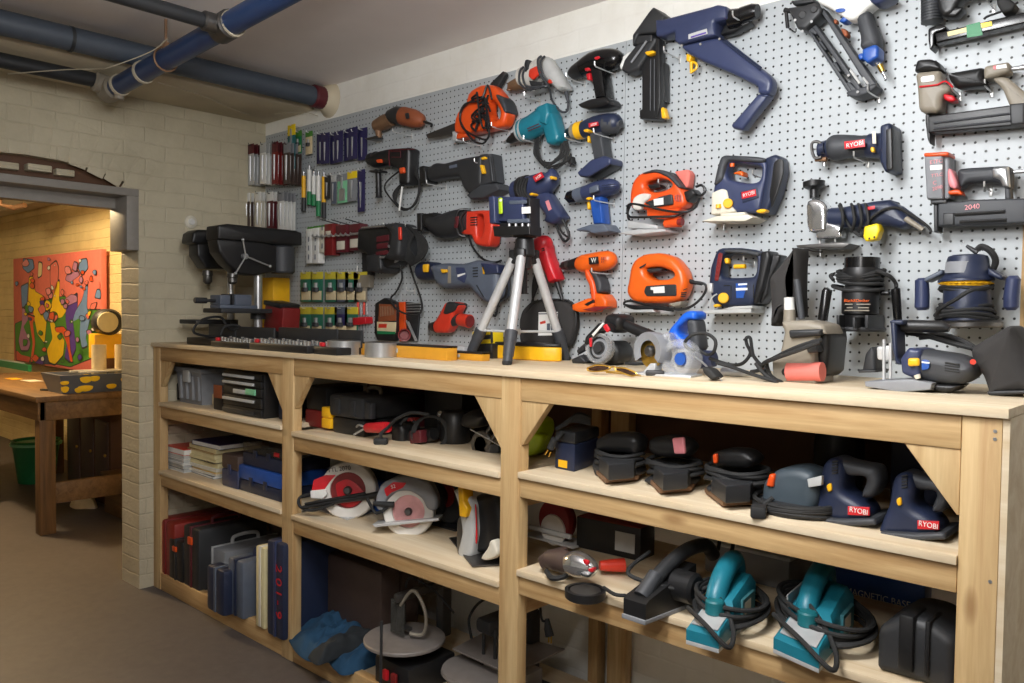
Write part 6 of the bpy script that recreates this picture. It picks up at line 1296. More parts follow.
for i, (cv, th, pg) in enumerate((('white', .012, 'lightgrey'), ('slate', .008, 'white'), ('offwhite', .014, 'lightgrey'), ('lightgrey', .008, 'white'), ('white', .012, 'lightgrey'), ('grey', .01, 'white'), ('white', .016, 'lightgrey'), ('redo', .03, 'white'))):
    z += book(('bottom grey-white magazine of the left magazine stack', 'second magazine from the bottom of the left stack', 'third magazine from the bottom of the left stack', 'fourth magazine from the bottom of the left stack', 'fifth magazine from the bottom of the left stack', 'sixth magazine from the bottom of the left stack', 'white magazine just under the red book', 'thick red-covered book on top of the left magazine stack')[i], p.x+.003+random.uniform(0, .012), q.x-.02+random.uniform(-.01, .01), p.y+.0+random.uniform(0, .012), .21, z, th, cv, 'left stack of magazines', random.uniform(-.03, .03), pg) + .0003
p = G(v, 222, 318, Z2); q = onY(*v.px(425, 395), p.y+.02); z = Z2
for i, (cv, th, pg) in enumerate((('slate', .012, 'white'), ('white', .01, 'offwhite'), ('yellow', .012, 'cream'), ('white', .014, 'offwhite'), ('cream', .022, 'cream'), ('dark', .005, 'cream'), ('cream', .016, 'cream'), ('cream', .02, 'cream'), ('tan', .006, 'cream'), ('cream', .02, 'cream'), ('purple', .022, 'white'))):
    z += book(('bottom dark-spined magazine of the right stack', 'second magazine up in the right stack', 'yellow-spined magazine low in the right stack', 'fourth magazine up in the right stack', 'fifth cream magazine up in the right stack', 'thin dark magazine in the middle of the right stack', 'seventh cream magazine up in the right stack', 'eighth cream magazine up in the right stack', 'thin tan booklet near the top of the right stack', 'cream catalogue right under the purple-spined one', 'white and purple-spined magazine on top of the right stack')[i], p.x+random.uniform(-.004, .008)+(.04 if i == 10 else 0), q.x-.012+random.uniform(-.012, .006)+(.03 if i == 10 else 0), p.y+.006+random.uniform(0, .012), .23, z, th, cv, 'right stack of magazines', random.uniform(-.04, .04), pg) + .0003
def toolcase(lab, x0, x1, yf, dep, z, h, lower, upper, group=None, split=.5, latches=2, lidm=None, r=.008):
    t = T('tool_case', lab, 'case', ((x0+x1)/2, yf+dep/2, z), group)
    b = B(); b.bx(x0, x1, yf, yf+dep, z, z+h*split, r); b.out('case_bottom', lower, t)
    b = B(); b.bx(x0, x1, yf, yf+dep, z+h*split+.001, z+h, r); b.out('case_lid', upper, t)
    for i in range(latches):
        x = x0+(x1-x0)*((i+1)/(latches+1)); b = B(); b.bx(x-.014, x+.014, yf-.004, yf+.004, z+h*(split-.16), z+h*(split+.16), .002); b.out('latch', lower, t)
    return t
p = G(v, 428, 405, Z2); x1 = onY(*v.px(532, 420), p.y).x
toolcase('squat dark brown and blue case standing right of the magazines', p.x+.004, x1-.002, p.y+.01, .2, Z2, onY(*v.px(430, 205), p.y).z-Z2, 'navyblue', 'brownbox', split=.55, latches=1)
p = G(v, 540, 430, Z2); x1 = onY(*v.px(812, 520), p.y).x
toolcase('bright blue lidded flat case with dark base at the bottom of its pile', p.x+.003, x1-.004, p.y, .26, Z2, .115, 'navy', 'blue', 'flat cases in a pile', split=.45)
t = toolcase('clear-lidded organiser case with red badge on top of the blue case', p.x+.03, x1-.004, p.y+.01, .24, Z2+.1155, .105, 'navy', 'smoke', 'flat cases in a pile', split=.55)
b = B(); b.bx(x1-.07, x1-.03, p.y+.0075, p.y+.012, Z2+.185, Z2+.203, .001); b.out('badge', 'red', t)
# left bay, floor: upright cases
v = View(140, 490, .28249)
def upright(lab, x0, x1, yb, ytop, ybot_px, dep, body, trim, hand='top', clip=None, r=.014, letters=None, seam=True, dy=0):
    """a case standing on its edge, narrow end to the front"""
    p = G(v, x0, ybot_px, Z3); yf = p.y+dy; q = onY(*v.px(x1, ybot_px), yf); h = onY(*v.px(x0, ytop), yf).z-Z3
    p = onY(*v.px(x0, ybot_px), yf)
    t = T('tool_case', lab, 'case', ((p.x+q.x)/2, yf+dep/2, Z3), 'upright tool cases on the bottom shelf')
    xm = (p.x+q.x)/2; b = B(); b.bx(p.x+.001, xm-.0008, yf, yf+dep, Z3, Z3+h, r); b.out('case_half', body, t); b = B(); b.bx(xm+.0008, q.x-.001, yf, yf+dep, Z3, Z3+h, r); b.out('case_half', body, t)
    b = B(); b.bx(xm-.008, xm+.008, yf-.003, yf+dep+.001, Z3+.006, Z3+h+.003, .002); b.out('rim', trim, t)
    if hand == 'top':
        b = B(); b.tube(spline([(xm, yf+dep*.3, Z3+h-.002), (xm, yf+dep*.32, Z3+h+.028), (xm, yf+dep*.5, Z3+h+.036), (xm, yf+dep*.68, Z3+h+.028), (xm, yf+dep*.7, Z3+h-.002)], 5), .009, 8); b.out('handle', trim, t)
    if clip:
        b = B(); b.bx(xm-.02, xm+.02, yf-.008, yf+.006, Z3+h*.72, Z3+h*.84, .003); b.out('clip', clip, t)
    if letters:
        text(letters, 'lettering', 'red', t, (xm+(q.x-p.x)*.24, yf-.0008, Z3+h*.5), (0, 0, -1), (1, 0, 0), (q.x-p.x)*.34, None, .0005, h*.55)
    return t
upright('red tool case standing at the left end of the bottom shelf', 56, 122, 0, 95, 285, .4, 'redcase', 'darkred', None)
upright('black tool case with orange clip beside the red case', 100, 150, 0, 165, 310, .34, 'black', 'dark', 'top', 'orange')
upright('wide black and maroon tool case with orange catch, third from the left', 152, 208, 0, 120, 335, .36, 'dark', 'maroon', 'top', 'orange')
upright('silver metal case with red printing and big wire handle', 214, 300, 0, 185, 365, .34, 'grey', 'alu', 'top', dy=.06, r=.004)
upright('small navy case in front of the silver case', 234, 296, 0, 262, 408, .07, 'navy', 'slate', None, dy=-.02)
upright('slate blue case right of the small navy case', 308, 364, 0, 235, 435, .32, 'slate', 'navy', 'top')
upright('thin dark case with pink lettering between the slate and cream cases', 372, 402, 0, 255, 425, .3, 'brownbox', 'maroon', None, letters='TTL 2090', r=.006)
upright('slim cream case next to the big navy case', 408, 440, 0, 195, 480, .32, 'cream', 'offwhite', None, r=.008)
upright('large navy case with red upright lettering beside the second post', 446, 506, 0, 172, 508, .38, 'navy', 'navyblue', 'top', letters='2 0 I - 9')
# lettering read down the spines
for x, y, s_, hpx, wpx, mt in ((463, 310, 'HOLE-R', 20, 190, 'red'), (391, 345, 'MARK', 16, 120, 'pink')):
    pass
# middle bay, floor
Z4 = .078
v = View(280, 440, .35595)
p = G(v, 100, 520, Z4); x1 = onY(*v.px(300, 560), p.y+.05).x; hh = onY(*v.px(100, 310), p.y).z-Z4
t = T('tool_case', 'big dark brown hard case with rounded metal edge in the middle bay floor', 'case', (p.x+.2, p.y+.1, Z4))
b = B(); b.bx(p.x, x1, p.y+.02, p.y+.12, Z4, Z4+hh, .02); b.out('case_half', 'brownbox', t); b = B(); b.bx(p.x, x1, p.y+.122, p.y+.22, Z4, Z4+hh, .02); b.out('case_half', 'brownbox', t)
b = B(); b.bx(p.x-.004, p.x+.03, p.y+.015, p.y+.225, Z4+.004, Z4+hh-.01, .012); b.out('metal_edge', 'taupe', t)
# jacket: a crumpled heap of cloth hanging a little over the kerb
v = View(270, 560, .18)
t = T('jacket', 'blue and black work jacket heaped on the bottom shelf over the kerb', 'jacket', G(v, 330, 560, Z4))
def cloth(outline, z0, amp, mat, nm, seed, lift=.06, over=0):
    pts = [G(v, x, y, z0) for x, y in v.num(outline)]; pts = spline(pts+[pts[0]], 7)[:-1]; c = sum(pts, Vector())/len(pts); K = 18; rings = []
    for k in range(K+1):
        f = 1-k/K; rr = []
        for i, p_ in enumerate(pts):
            q_ = c.lerp(p_, max(f, .02)); n1 = noise.noise(Vector((q_.x*11, q_.y*17, seed))); n2 = 1-2*abs(noise.noise(Vector((q_.x*24+q_.y*9, q_.y*14, seed+4))))
            hgt = lift*(1-f**3)+amp*(n1+.55*n2)*(1-f**6); rr.append(Vector((q_.x, q_.y, z0+max(.002, hgt+.004))))
        rings.append(rr)
    base = [Vector((q_.x, q_.y, z0)) for q_ in rings[0]]
    b = B(); b.loft([base]+rings); return b.out(nm, mat, t, 60)
cloth("105,450 150,405 260,370 420,335 560,320 680,360 690,440 560,520 420,560 280,572 205,560 145,515", Z4+.002, .035, 'bluecloth', 'sleeve', 1.3, .06)
cloth("320,560 520,470 700,450 720,520 600,580 425,642 360,612", Z4+.002, .018, 'bluecloth', 'jacket_body', 5.1, .035)
cloth("210,545 350,500 520,400 620,400 560,470 400,535 330,565 260,585", Z4+.03, .018, 'darkcloth', 'lining', 7.7, .05)
# scroll saw with round table
v = View(280, 440, .35595)
zt = Z4+.16; tc = G(v, 350, 553, zt)
t = T('scroll_saw', 'scroll saw with round grey table, clear guard and two red switches', 'scroll saw', (tc.x, tc.y, Z4))
rt = 119*.35595*(tc-CAM).dot(FWD)/FPX*.96
b = B(); b.lathe((tc.x, tc.y, zt-.014), (tc.x, tc.y, zt), [(0, rt-.004), (.2, rt), (.8, rt), (1, rt-.003)], 44); b.out('round_table', 'castiron', t)
b = B(); b.bx(tc.x-.07, tc.x+.12, tc.y-.08, tc.y+.14, Z4, Z4+.1, .01); b.bx(tc.x-.03, tc.x+.03, tc.y-.03, tc.y+.03, Z4+.09, zt-.01, .004); b.out('base_housing', 'black', t)
for i in range(2):
    b = B(); b.box((tc.x+.01+.045*i, tc.y-.092, Z4+.055), (.026, .014, .036), None, .004); b.out('switch', 'red' if i == 0 else 'darkred', t)
b = B(); b.bx(tc.x-.055, tc.x+.02, tc.y-.02, tc.y-.017, zt+.01, zt+.13, .001); b.bx(tc.x-.055, tc.x-.052, tc.y-.02, tc.y+.05, zt+.01, zt+.13, .001); b.out('clear_guard', 'smoke', t)
b = B(); b.box((tc.x-.03, tc.y+.0, zt+.07), (.012, .02, .11), None, .002); b.box((tc.x-.005, tc.y+.01, zt+.03), (.05, .02, .012), None, .002); b.box((tc.x+.0, tc.y+.08, zt+.15), (.028, .25, .034), None, .01); b.box((tc.x, tc.y+.19, zt+.05), (.04, .05, .2), None, .01); b.out('arm', 'darksteel', t)
b = B(); b.tube(spline([(tc.x+.0, tc.y-.02, zt+.12), (tc.x+.07, tc.y-.02, zt+.19), (tc.x+.11, tc.y, zt+.12), (tc.x+.08, tc.y+.02, zt+.03), (tc.x+.03, tc.y+.0, zt+.02)], 8), .006, 8); b.out('blower_hose', 'taupe', t)
b = B(); b.tube([(tc.x+.07, tc.y-.16, zt+.12), (tc.x+.07, tc.y-.162, Z4+.02)], .005, 8); b.out('hold_down_rod', 'dark', t)
b = B(); b.tube(spline([(tc.x-.02, tc.y+.02, zt+.17), (tc.x+.03, tc.y+.0, zt+.22), (tc.x+.1, tc.y+.04, zt+.19), (tc.x+.15, tc.y+.1, zt+.1)], 8), .004, 6); b.out('power_cord', 'rubber', t)
# second saw at the middle post
zt2 = Z4+.11; pc = G(v, 560, 640, zt2)
t = T('scroll_saw', 'second saw with round table and tilted flat grey plate behind the middle post', 'scroll saw', (pc.x, pc.y, Z4))
b = B(); b.lathe((pc.x, pc.y, zt2-.014), (pc.x, pc.y, zt2), [(0, .128), (.3, .132), (1, .129)], 40); b.out('round_table', 'castiron', t)
b = B(); b.bx(pc.x-.06, pc.x+.3, pc.y+.0, pc.y+.13, Z4, Z4+.09, .015); b.out('base_housing', 'black', t)
b = B(); b.prism([G(v, x, y, zt2+.03) for x, y in ((485, 590), (590, 535), (800, 590), (700, 640), (620, 650))], (0, 0, .006), .001); b.bx(pc.x+.0, pc.x+.2, pc.y+.02, pc.y+.1, Z4+.085, zt2+.03, .004); b.out('flat_plate', 'castiron', t)
b = B()
for dx in (0, .055): b.tube([(pc.x-.01+dx, pc.y+.03, zt2), (pc.x-.01+dx, pc.y+.03, zt2+.14)], .006, 8)
b.box((pc.x+.018, pc.y+.03, zt2+.13), (.08, .03, .03), None, .004); b.box((pc.x+.018, pc.y+.03, zt2+.03), (.08, .02, .012), None, .003); b.box((pc.x+.02, pc.y+.12, zt2+.15), (.07, .26, .05), None, .015); b.box((pc.x+.02, pc.y+.23, zt2+.03), (.07, .06, .24), None, .012); b.out('arm', 'dark', t)
b = B(); b.tube(spline([(pc.x+.02, pc.y+.2, zt2+.16), (pc.x-.06, pc.y+.1, zt2+.2), (pc.x-.1, pc.y+.05, zt2+.14), (pc.x-.06, pc.y+.02, zt2+.08)], 8), .005, 6); b.out('power_cord', 'rubber', t)
# hanging plug and things in the right bay floor
v = View(500, 500, .27344)
yq = -.45; a = onY(*v.px(160, 425), yq)
t = T('hanging_plug', 'black plug dangling on its cord from the shelf beside the middle post', 'plug', (a.x, yq, a.z-.13))
b = B(); b.tube(spline([(a.x-.02, yq, SH[2][1]-.018), (a.x-.012, yq, a.z), onY(*v.px(172, 440), yq)], 6), .004, 6); b.out('cord', 'rubber', t)
b = B(); b.tube([onY(*v.px(172, 435), yq), onY(*v.px(176, 470), yq), onY(*v.px(182, 498), yq)], [.007, .013, .014], 10); b.out('plug', 'rubber', t)
b = B(); c = onY(*v.px(183, 498), yq); b.box(c+Vector((-.005, 0, -.01)), (.002, .006, .022)); b.box(c+Vector((.005, 0, -.01)), (.002, .006, .022)); b.out('prong', 'brass', t)
p = G(v, 780, 670, Z4); crate('tool_case', 'dark red case on the floor of the right bay, mostly below the frame', 'case', .62, .98, -.42, .3, Z4, .14, 'darkred', .015)

# middle bay, upper shelf
ZB = SH[1][0]
v = View(290, 370, .12695)
p = G(v, 312, 490, ZB); x1 = onY(*v.px(560, 525), p.y).x; hh = onY(*v.px(312, 185), p.y).z-ZB
t = T('tool_box', 'black toolbox with yellow clips on the upper shelf of the middle bay', 'toolbox', ((p.x+x1)/2, p.y+.14, ZB))
b = B(); b.bx(p.x, x1, p.y+.01, p.y+.28, ZB, ZB+hh*.42, .012); b.out('box_bottom', 'black', t)
b = B(); b.bx(p.x-.01, x1+.006, p.y, p.y+.29, ZB+hh*.42+.001, ZB+hh, .016)
for k in range(3): b.bx(p.x+.03+k*.1, p.x+.07+k*.1, p.y-.006, p.y+.02, ZB+hh*.5, ZB+hh*.9, .005)
b.out('box_lid', 'dark', t)
for zz_ in (.05, .36):
    b = B(); b.bx(p.x-.065, p.x-.004, p.y+.004, p.y+.06, ZB+.004+hh*zz_*.9, ZB+hh*(zz_*.9+.3), .006); b.out('clip', 'yellow', t)
b = B(); b.tube(spline([(p.x+.06, p.y+.14, ZB+hh-.004), (p.x+.07, p.y+.14, ZB+hh+.02), (x1-.07, p.y+.14, ZB+hh+.02), (x1-.06, p.y+.14, ZB+hh-.004)], 4), .008, 8); b.out('handle', 'taupe', t)
p2 = G(v, 80, 440, ZB); x1_ = onY(*v.px(200, 440), p2.y).x
t = crate('parts_box', 'dark box with dull red lower half behind the yellow clips', 'box', p2.x+.005, p.x-.075, p2.y+.02, .2, ZB, .07, 'darkred', .006)
b = B(); b.bx(p2.x+.007, p.x-.077, p2.y+.022, p2.y+.21, ZB+.0705, ZB+.17, .008); b.out('upper_case', 'black', t)
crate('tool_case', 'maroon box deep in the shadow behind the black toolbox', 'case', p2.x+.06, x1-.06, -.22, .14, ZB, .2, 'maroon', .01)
d = D(v, 690, 520, ZB)
t = T('hand_tool', 'tool with bright red barrel handle and wire prongs lying before the toolbox', 'tool', v.p(690, 510, d))
b = B(); d = D(v, 600, 545, ZB); A, C_ = v.p(600, 455, d), v.p(772, 452, d); b.lathe(A, C_, [(0, .014), (.06, .018), (.9, .021), (1, .019)], 18); b.out('barrel', 'red', t)
b = B(); u_ = (A-C_).normalized(); b.tube(spline([A, A+u_*.03+Vector((0, -.01, .012)), A+u_*.06+Vector((0, .0, .004))], 5), .004, 6); b.tube(spline([A, A+u_*.03+Vector((0, -.012, -.014)), A+u_*.05+Vector((0, -.02, -.024))], 5), .004, 6); b.out('prong', 'steel', t)
b = B(); b.tube(spline([C_, C_-u_*.05+Vector((0, 0, .03)), C_-u_*.12+Vector((0, .01, .05)), C_-u_*.2+Vector((0, .02, .04))], 6), .006, 8); b.tube(spline([C_, C_-u_*.01+Vector((0, -.04, -.02)), onZ(*v.px(720, 560), ZB+.012), onZ(*v.px(690, 560), ZB+.01)], 6), .006, 8); b.out('power_cord', 'rubber', t)
b = B(); e = onZ(*v.px(715, 560), ZB+.012); b.box(e, (.05, .03, .024), .7, .006); b.out('plug', 'rubber', t)
v = View(400, 380, .15625)
d = D(v, 120, 415, ZB)
t = T('angle_grinder', 'dark angle grinder with maroon plate and looped cord on the upper shelf', 'grinder', v.p(120, 415, d))
b = B(); v.sl(b, "0,280 60,270 80,310 75,410 20,415 0,390", d-.1, d, .02, 2); v.tb(b, "70,360,44 150,355,50 220,345,40", d-.05, seg=16); b.out('body', 'black', t)
b = B(); v.sl(b, "80,325 150,318 155,400 85,405", d-.03, d+.004, .004, 1); b.out('label_plate', 'maroon', t)
b = B()
for i in range(4): b.coil(v.p(195, 335, d-.04), (.7, -.7, 0), .055+.004*i, .06, 1.05, .0045, .1, None, .01)
v.ln(b, f"0,285,{d:.3f} 40,250,{d-.02:.3f} 80,260,{d-.03:.3f} 120,300,{d-.02:.3f}", d, .006); b.out('power_cord', 'rubber', t)
b = B(); v.sl(b, "60,240 100,240 105,262 65,262", d-.06, d-.02, .006, 1); b.out('switch', 'darkred', t)
d = D(v, 350, 420, ZB)
t = T('router_motor', 'black round motor housing standing left of the metal-framed saw', 'motor', v.p(350, 420, d-.05))
c = v.p(350, 420, d-.05); c.z = ZB; b = B(); b.lathe(c, c+Vector((0, 0, .115)), [(0, .05), (.1, .056), (.85, .056), (1, .046)], 26); b.out('housing', 'black', t)
b = B(); b.cyl(c+Vector((-.09, .01, .075)), c+Vector((-.05, .01, .09)), .015); b.ell(c+Vector((-.1, .02, .09)), (.018, .014, .018)); b.out('chrome_knob', 'chrome', t)
b = B(); b.bx(c.x-.1, c.x-.07, c.y, c.y+.03, ZB, ZB+.08, .004); b.out('stand', 'dark', t)
d = D(v, 540, 465, ZB)
t = T('plunge_saw', 'saw with bare metal frame and side rod half hidden by the middle post', 'saw', v.p(560, 460, d))
b = B(); v.sl(b, "430,220 500,180 560,200 600,230 560,290 480,310 430,290", d-.12, d-.03, .03, 2); b.out('body', 'black', t)
b = B(); v.tb(b, "510,410,14 560,330,14 620,240,14", d-.02); v.tb(b, "550,440,14 610,350,14 640,300,14", d-.01); c = v.p(530, 415, d-.02); b.lathe(c+Vector((0, -.012, 0)), c+Vector((0, .012, 0)), [(0, .045), (.2, .05), (.8, .05), (1, .045), (1, .03), (0, .03)], 26, None, (False, False)); b.out('metal_frame', 'darksteel', t)
b = B(); v.tb(b, "450,315,4 560,375,4 645,425,4", d+.01); b.out('side_rod', 'steel', t)
b = B(); v.sl(b, "500,430 660,400 660,460 540,468", d-.06, d-.01, .004, 0); b.out('foot', 'dark', t)
# clutter behind, dark
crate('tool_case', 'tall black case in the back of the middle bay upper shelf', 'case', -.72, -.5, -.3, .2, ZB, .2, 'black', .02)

# middle bay, middle shelf: three circular saws
ZC2 = SH[1][1]
v = View(280, 440, .35595)
class ViewP(View):
    """tracing on a plane through c with normal n (a thing turned on its shelf)"""
    def __init__(s, x0, y0, k, c, n): View.__init__(s, x0, y0, k); s.c = c; s.n = n
    def p(s, x, y, d=0):
        r_ = ray(*s.px(x, y)); return CAM + r_*((s.c+s.n*d-CAM).dot(s.n)/r_.dot(s.n))
    def sl(s, b, t, d0, d1, r=.012, k=2, m=None, a=None):
        a = (d0+d1)/2 if a is None else a
        return b.prism([q+s.n*(d0-a) for q in s.poly(t, a, k)], s.n*(d1-d0), r, m)
    def tb(s, b, t, d, m=None, seg=14, flat=1.0, k=0):
        q = s.num(t); return b.tube([s.p(a[0], a[1], d) for a in q], [a[2]*s.scale(a[0], a[1], d) for a in q], seg, m)
def circ_saw(lab, cx, cy, R_, d, guard, disc):
    c = v.p(cx, cy, d); n = Vector((.62, -.77, .1)).normalized(); vp = ViewP(280, 440, .35595, c, n); s = v.scale(cx, cy, d); r = R_*s
    t = T('circular_saw', lab, 'circular saw', (c.x, c.y, ZC2))
    b = B(); b.lathe(c-n*.045, c+n*.012, [(0, r*.9), (.1, r), (.9, r), (1, r*.95), (1, r*.68), (.96, r*.64), (.5, r*.6)], 44, None, (True, False)); b.out('blade_guard', guard, t)
    b = B(); b.lathe(c-n*.006, c+n*.002, [(0, r*.72), (1, r*.68)], 36); b.out('guard_disc', disc, t)
    b = B(); b.lathe(c+n*.002, c+n*.022, [(0, r*.16), (.7, r*.15), (1, r*.1)], 16); b.out('arbor', 'darksteel', t)
    return t, c, s, r, n, vp
d = D(v, 185, 222, ZC2)-.03
t, c, s, r, n_, vp = circ_saw('white circular saw marked TTL 2070 with red panel, left of the three', 192, 141, 80, d, 'wornwhite', 'darkred')
b = B(); vp.sl(b, "90,138 95,112 130,98 158,98 140,118 125,140 92,160", .004, .016, .003, 1); b.out('side_panel', 'red', t)
b = B(); vp.sl(b, "86,142 128,138 135,152 122,165 88,163", .012, .03, .003, 1); b.out('front_plate', 'white', t)
b = B(); vp.sl(b, "155,122 188,108 212,120 240,150 222,178 200,190 168,182 160,150", .0, .006, .001, 2); b.out('lower_guard', 'red', t)
text('TTL 2070', 'handwriting', 'dark', t, vp.p(166, 82, .0155), vp.p(195, 80, .0155)-vp.p(130, 88, .0155), (0, 0, 1), 13*s, None, .0006, 66*s)
b = B(); vp.tb(b, "62,190,5 160,172,7 240,160,9 285,150,9", .03); vp.tb(b, "70,180,4 240,150,5", .035); b.out('base_bar', 'black', t)
b = B(); vp.sl(b, "150,80 215,66 270,90 275,160 230,195 160,190 130,140", -.16, -.046, .03, 2); b.out('motor', 'black', t)
b = B(); vp.ln(b, "100,150,.01 58,160,.01 55,185,.02 90,198,.03 150,180,.04", .02, .006); b.out('power_cord', 'rubber', t)
b = B(); q = [G(v, x, y, ZC2) for x, y in ((100, 196), (190, 226), (300, 190), (210, 160))]; b.prism(q, (0, 0, .004), .0005); b.out('shoe', 'alu', t)
d = D(v, 365, 272, ZC2)-.03
t, c, s, r, n_, vp = circ_saw('grey and pink circular saw with its shoe flat to the front, middle one of three', 362, 200, 72, d, 'wornwhite', 'pinkdisc')
b = B(); vp.sl(b, "274,160 290,120 330,100 390,98 430,120 448,160 446,195 420,194 402,158 372,140 335,140 305,165 298,200 276,190", -.05, .03, .012, 2); b.out('upper_guard', 'grey', t)
b = B(); vp.sl(b, "292,138 318,118 356,120 345,134 312,148 300,160", .03, .033, .0005, 1); b.out('side_panel', 'red', t)
b = B(); vp.sl(b, "322,190 335,160 365,148 398,158 416,185 418,225 395,232 330,236", .002, .006, .001, 2); b.out('lower_guard', 'pinkdisc', t)
b = B(); vp.sl(b, "268,231 452,214 452,221 276,239", -.05, .05, .001, 0); b.out('shoe', 'alu', t)
b = B(); vp.sl(b, "340,98 440,104 475,150 462,205 420,205 380,150", -.2, -.052, .03, 2); b.out('motor', 'black', t)
b = B(); vp.ln(b, "245,165,-.02 258,190,.01 272,205,.02 298,192,.03 305,175,.03", .0, .006); vp.tb(b, "262,178,6 320,182,9", .035); b.out('power_cord', 'rubber', t)
text('S2', 'lettering', 'white', t, vp.p(318, 131, .0335), vp.p(330, 128, .0335)-vp.p(305, 134, .0335), (0, 0, 1), 10*s, None, .0004)
d = D(v, 545, 345, ZC2)
t = T('circular_saw', 'silver circular saw seen edge-on with yellow lever, next to the middle post', 'circular saw', v.p(550, 340, d))
b = B(); v.sl(b, "520,130 550,135 575,170 580,250 570,320 545,330 530,310 545,250 535,180", d-.14, d-.02, .014, 2); b.out('upper_guard', 'lightgrey', t)
b = B(); v.sl(b, "548,180 551,180 555,280 552,295 549,285 551,240", d-.02, d-.016, .002, 2); b.out('guard_edge', 'red', t)
b = B(); v.sl(b, "513,128 528,125 530,170 540,190 535,215 518,212 515,160", d-.05, d+.0, .006, 1); b.out('lever', 'yellow', t)
b = B(); v.sl(b, "518,215 540,200 550,240 530,310 522,330 515,290", d-.1, d-.03, .006, 2); b.out('lower_guard', 'darksteel', t)
b = B(); b.prism([G(v, x, y, ZC2+.004) for x, y in ((476, 277), (520, 272), (628, 335), (626, 352), (540, 357))], (0, 0, .004), .0005); b.out('shoe', 'darksteel', t)
b = B(); v.sl(b, "570,150 640,140 660,260 640,320 580,310", d-.16, d-.05, .03, 2); b.out('motor', 'black', t)
b = B(); v.sl(b, "575,325 595,300 600,278 612,280 625,320 600,335 580,335", d-.03, d+.01, .008, 2); b.out('clear_knob', 'offwhite', t)
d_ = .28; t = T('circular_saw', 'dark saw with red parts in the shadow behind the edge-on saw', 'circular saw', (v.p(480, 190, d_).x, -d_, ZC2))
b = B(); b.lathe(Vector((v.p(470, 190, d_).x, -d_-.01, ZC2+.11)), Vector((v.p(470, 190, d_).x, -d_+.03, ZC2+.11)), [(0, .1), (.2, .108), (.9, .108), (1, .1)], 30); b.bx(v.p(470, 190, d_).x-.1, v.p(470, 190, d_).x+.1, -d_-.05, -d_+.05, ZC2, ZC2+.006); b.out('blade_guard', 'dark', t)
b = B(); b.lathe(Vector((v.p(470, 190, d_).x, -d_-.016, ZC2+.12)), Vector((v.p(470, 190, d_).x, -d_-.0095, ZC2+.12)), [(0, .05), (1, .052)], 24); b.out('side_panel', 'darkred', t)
t = T('tool_case', 'blue case at the left end of the middle bay middle shelf', 'case', (-1.02, -.3, ZC2)); b = B(); b.bx(-1.1, -.86, -.36, -.1, ZC2, ZC2+.13, .012); b.out('case_body', 'blue', t)
b = B(); b.bx(-1.09, -.87, -.35, -.11, ZC2+.1305, ZC2+.2, .012); b.out('case_lid', 'black', t)

# right bay, upper shelf
ZR = SH[2][0]
v = View(500, 380, .27344)
d = D(v, 130, 275, ZR)
t = T('plastic_hood', 'lime green plastic hood standing behind the middle post', 'hood', v.p(130, 275, d))
b = B(); v.sl(b, "60,150 100,140 150,130 175,150 175,190 140,270 110,283 60,270", d-.1, d-.005, .02, 2); b.out('shell', 'lime', t)
b = B(); v.sl(b, "60,185 95,180 172,200 150,262 120,278 60,270", d-.03, d+.006, .01, 2); b.out('front_panel', 'lime', t)
b = B(); v.sl(b, "70,215 100,220 100,245 70,250", d-.0, d+.009, .006, 2); b.out('opening', 'black', t)
p = G(v, 270, 337, ZR); d = -p.y
t = T('battery_charger', 'navy square charger box with yellow sticker and tangled cord on top', 'charger', (p.x, p.y+.06, ZR))
q0, q1, q2 = G(v, 200, 322, ZR), G(v, 272, 337, ZR), G(v, 362, 305, ZR); q = [q0, q1, q2, q0+(q2-q1)]; H_ = onY(*v.px(272, 190), q1.y).z-ZR
b = B(); b.prism(chaikin(q, 1), (0, 0, H_*.68), .004); b.out('body', 'navy', t)
b = B(); b.prism(chaikin(q, 1), (0, 0, H_*.3), .01); bmesh.ops.translate(b.bm, verts=b.bm.verts, vec=(0, 0, H_*.682)); b.out('top_trim', 'dark', t)
e_ = (q1-q0).normalized(); f_ = Vector((e_.y, -e_.x, 0)); b = B(); m_ = q0.lerp(q1, .42)+Vector((0, 0, .018)); b.loft([[m_+e_*sx*.018+Vector((0, 0, sz*.011))+f_*k for sx, sz in ((-1, -1), (1, -1), (1, 1), (-1, 1))] for k in (.0, .0015)]); b.out('sticker', 'yellow', t)
b = B()
for i in range(5): v.ln(b, f"{205+i*8},{180-i*4},{d:.3f} {260+i*6},{150-i*6},{d-.02:.3f} {330},{160-i*5},{d-.05:.3f}", d, .006)
v.ln(b, f"230,190,{d+.005:.3f} 205,220,{d+.02:.3f} 190,250,{d+.02:.3f}", d, .007); b.out('power_cord', 'rubber', t)
b = B(); v.tb(b, "200,215,12 185,250,14", d+.03); v.tb(b, "176,255,3 165,272,3", d+.03, 'brass'); v.tb(b, "186,262,3 178,280,3", d+.03, 'brass'); b.out('plug', 'rubber', t)
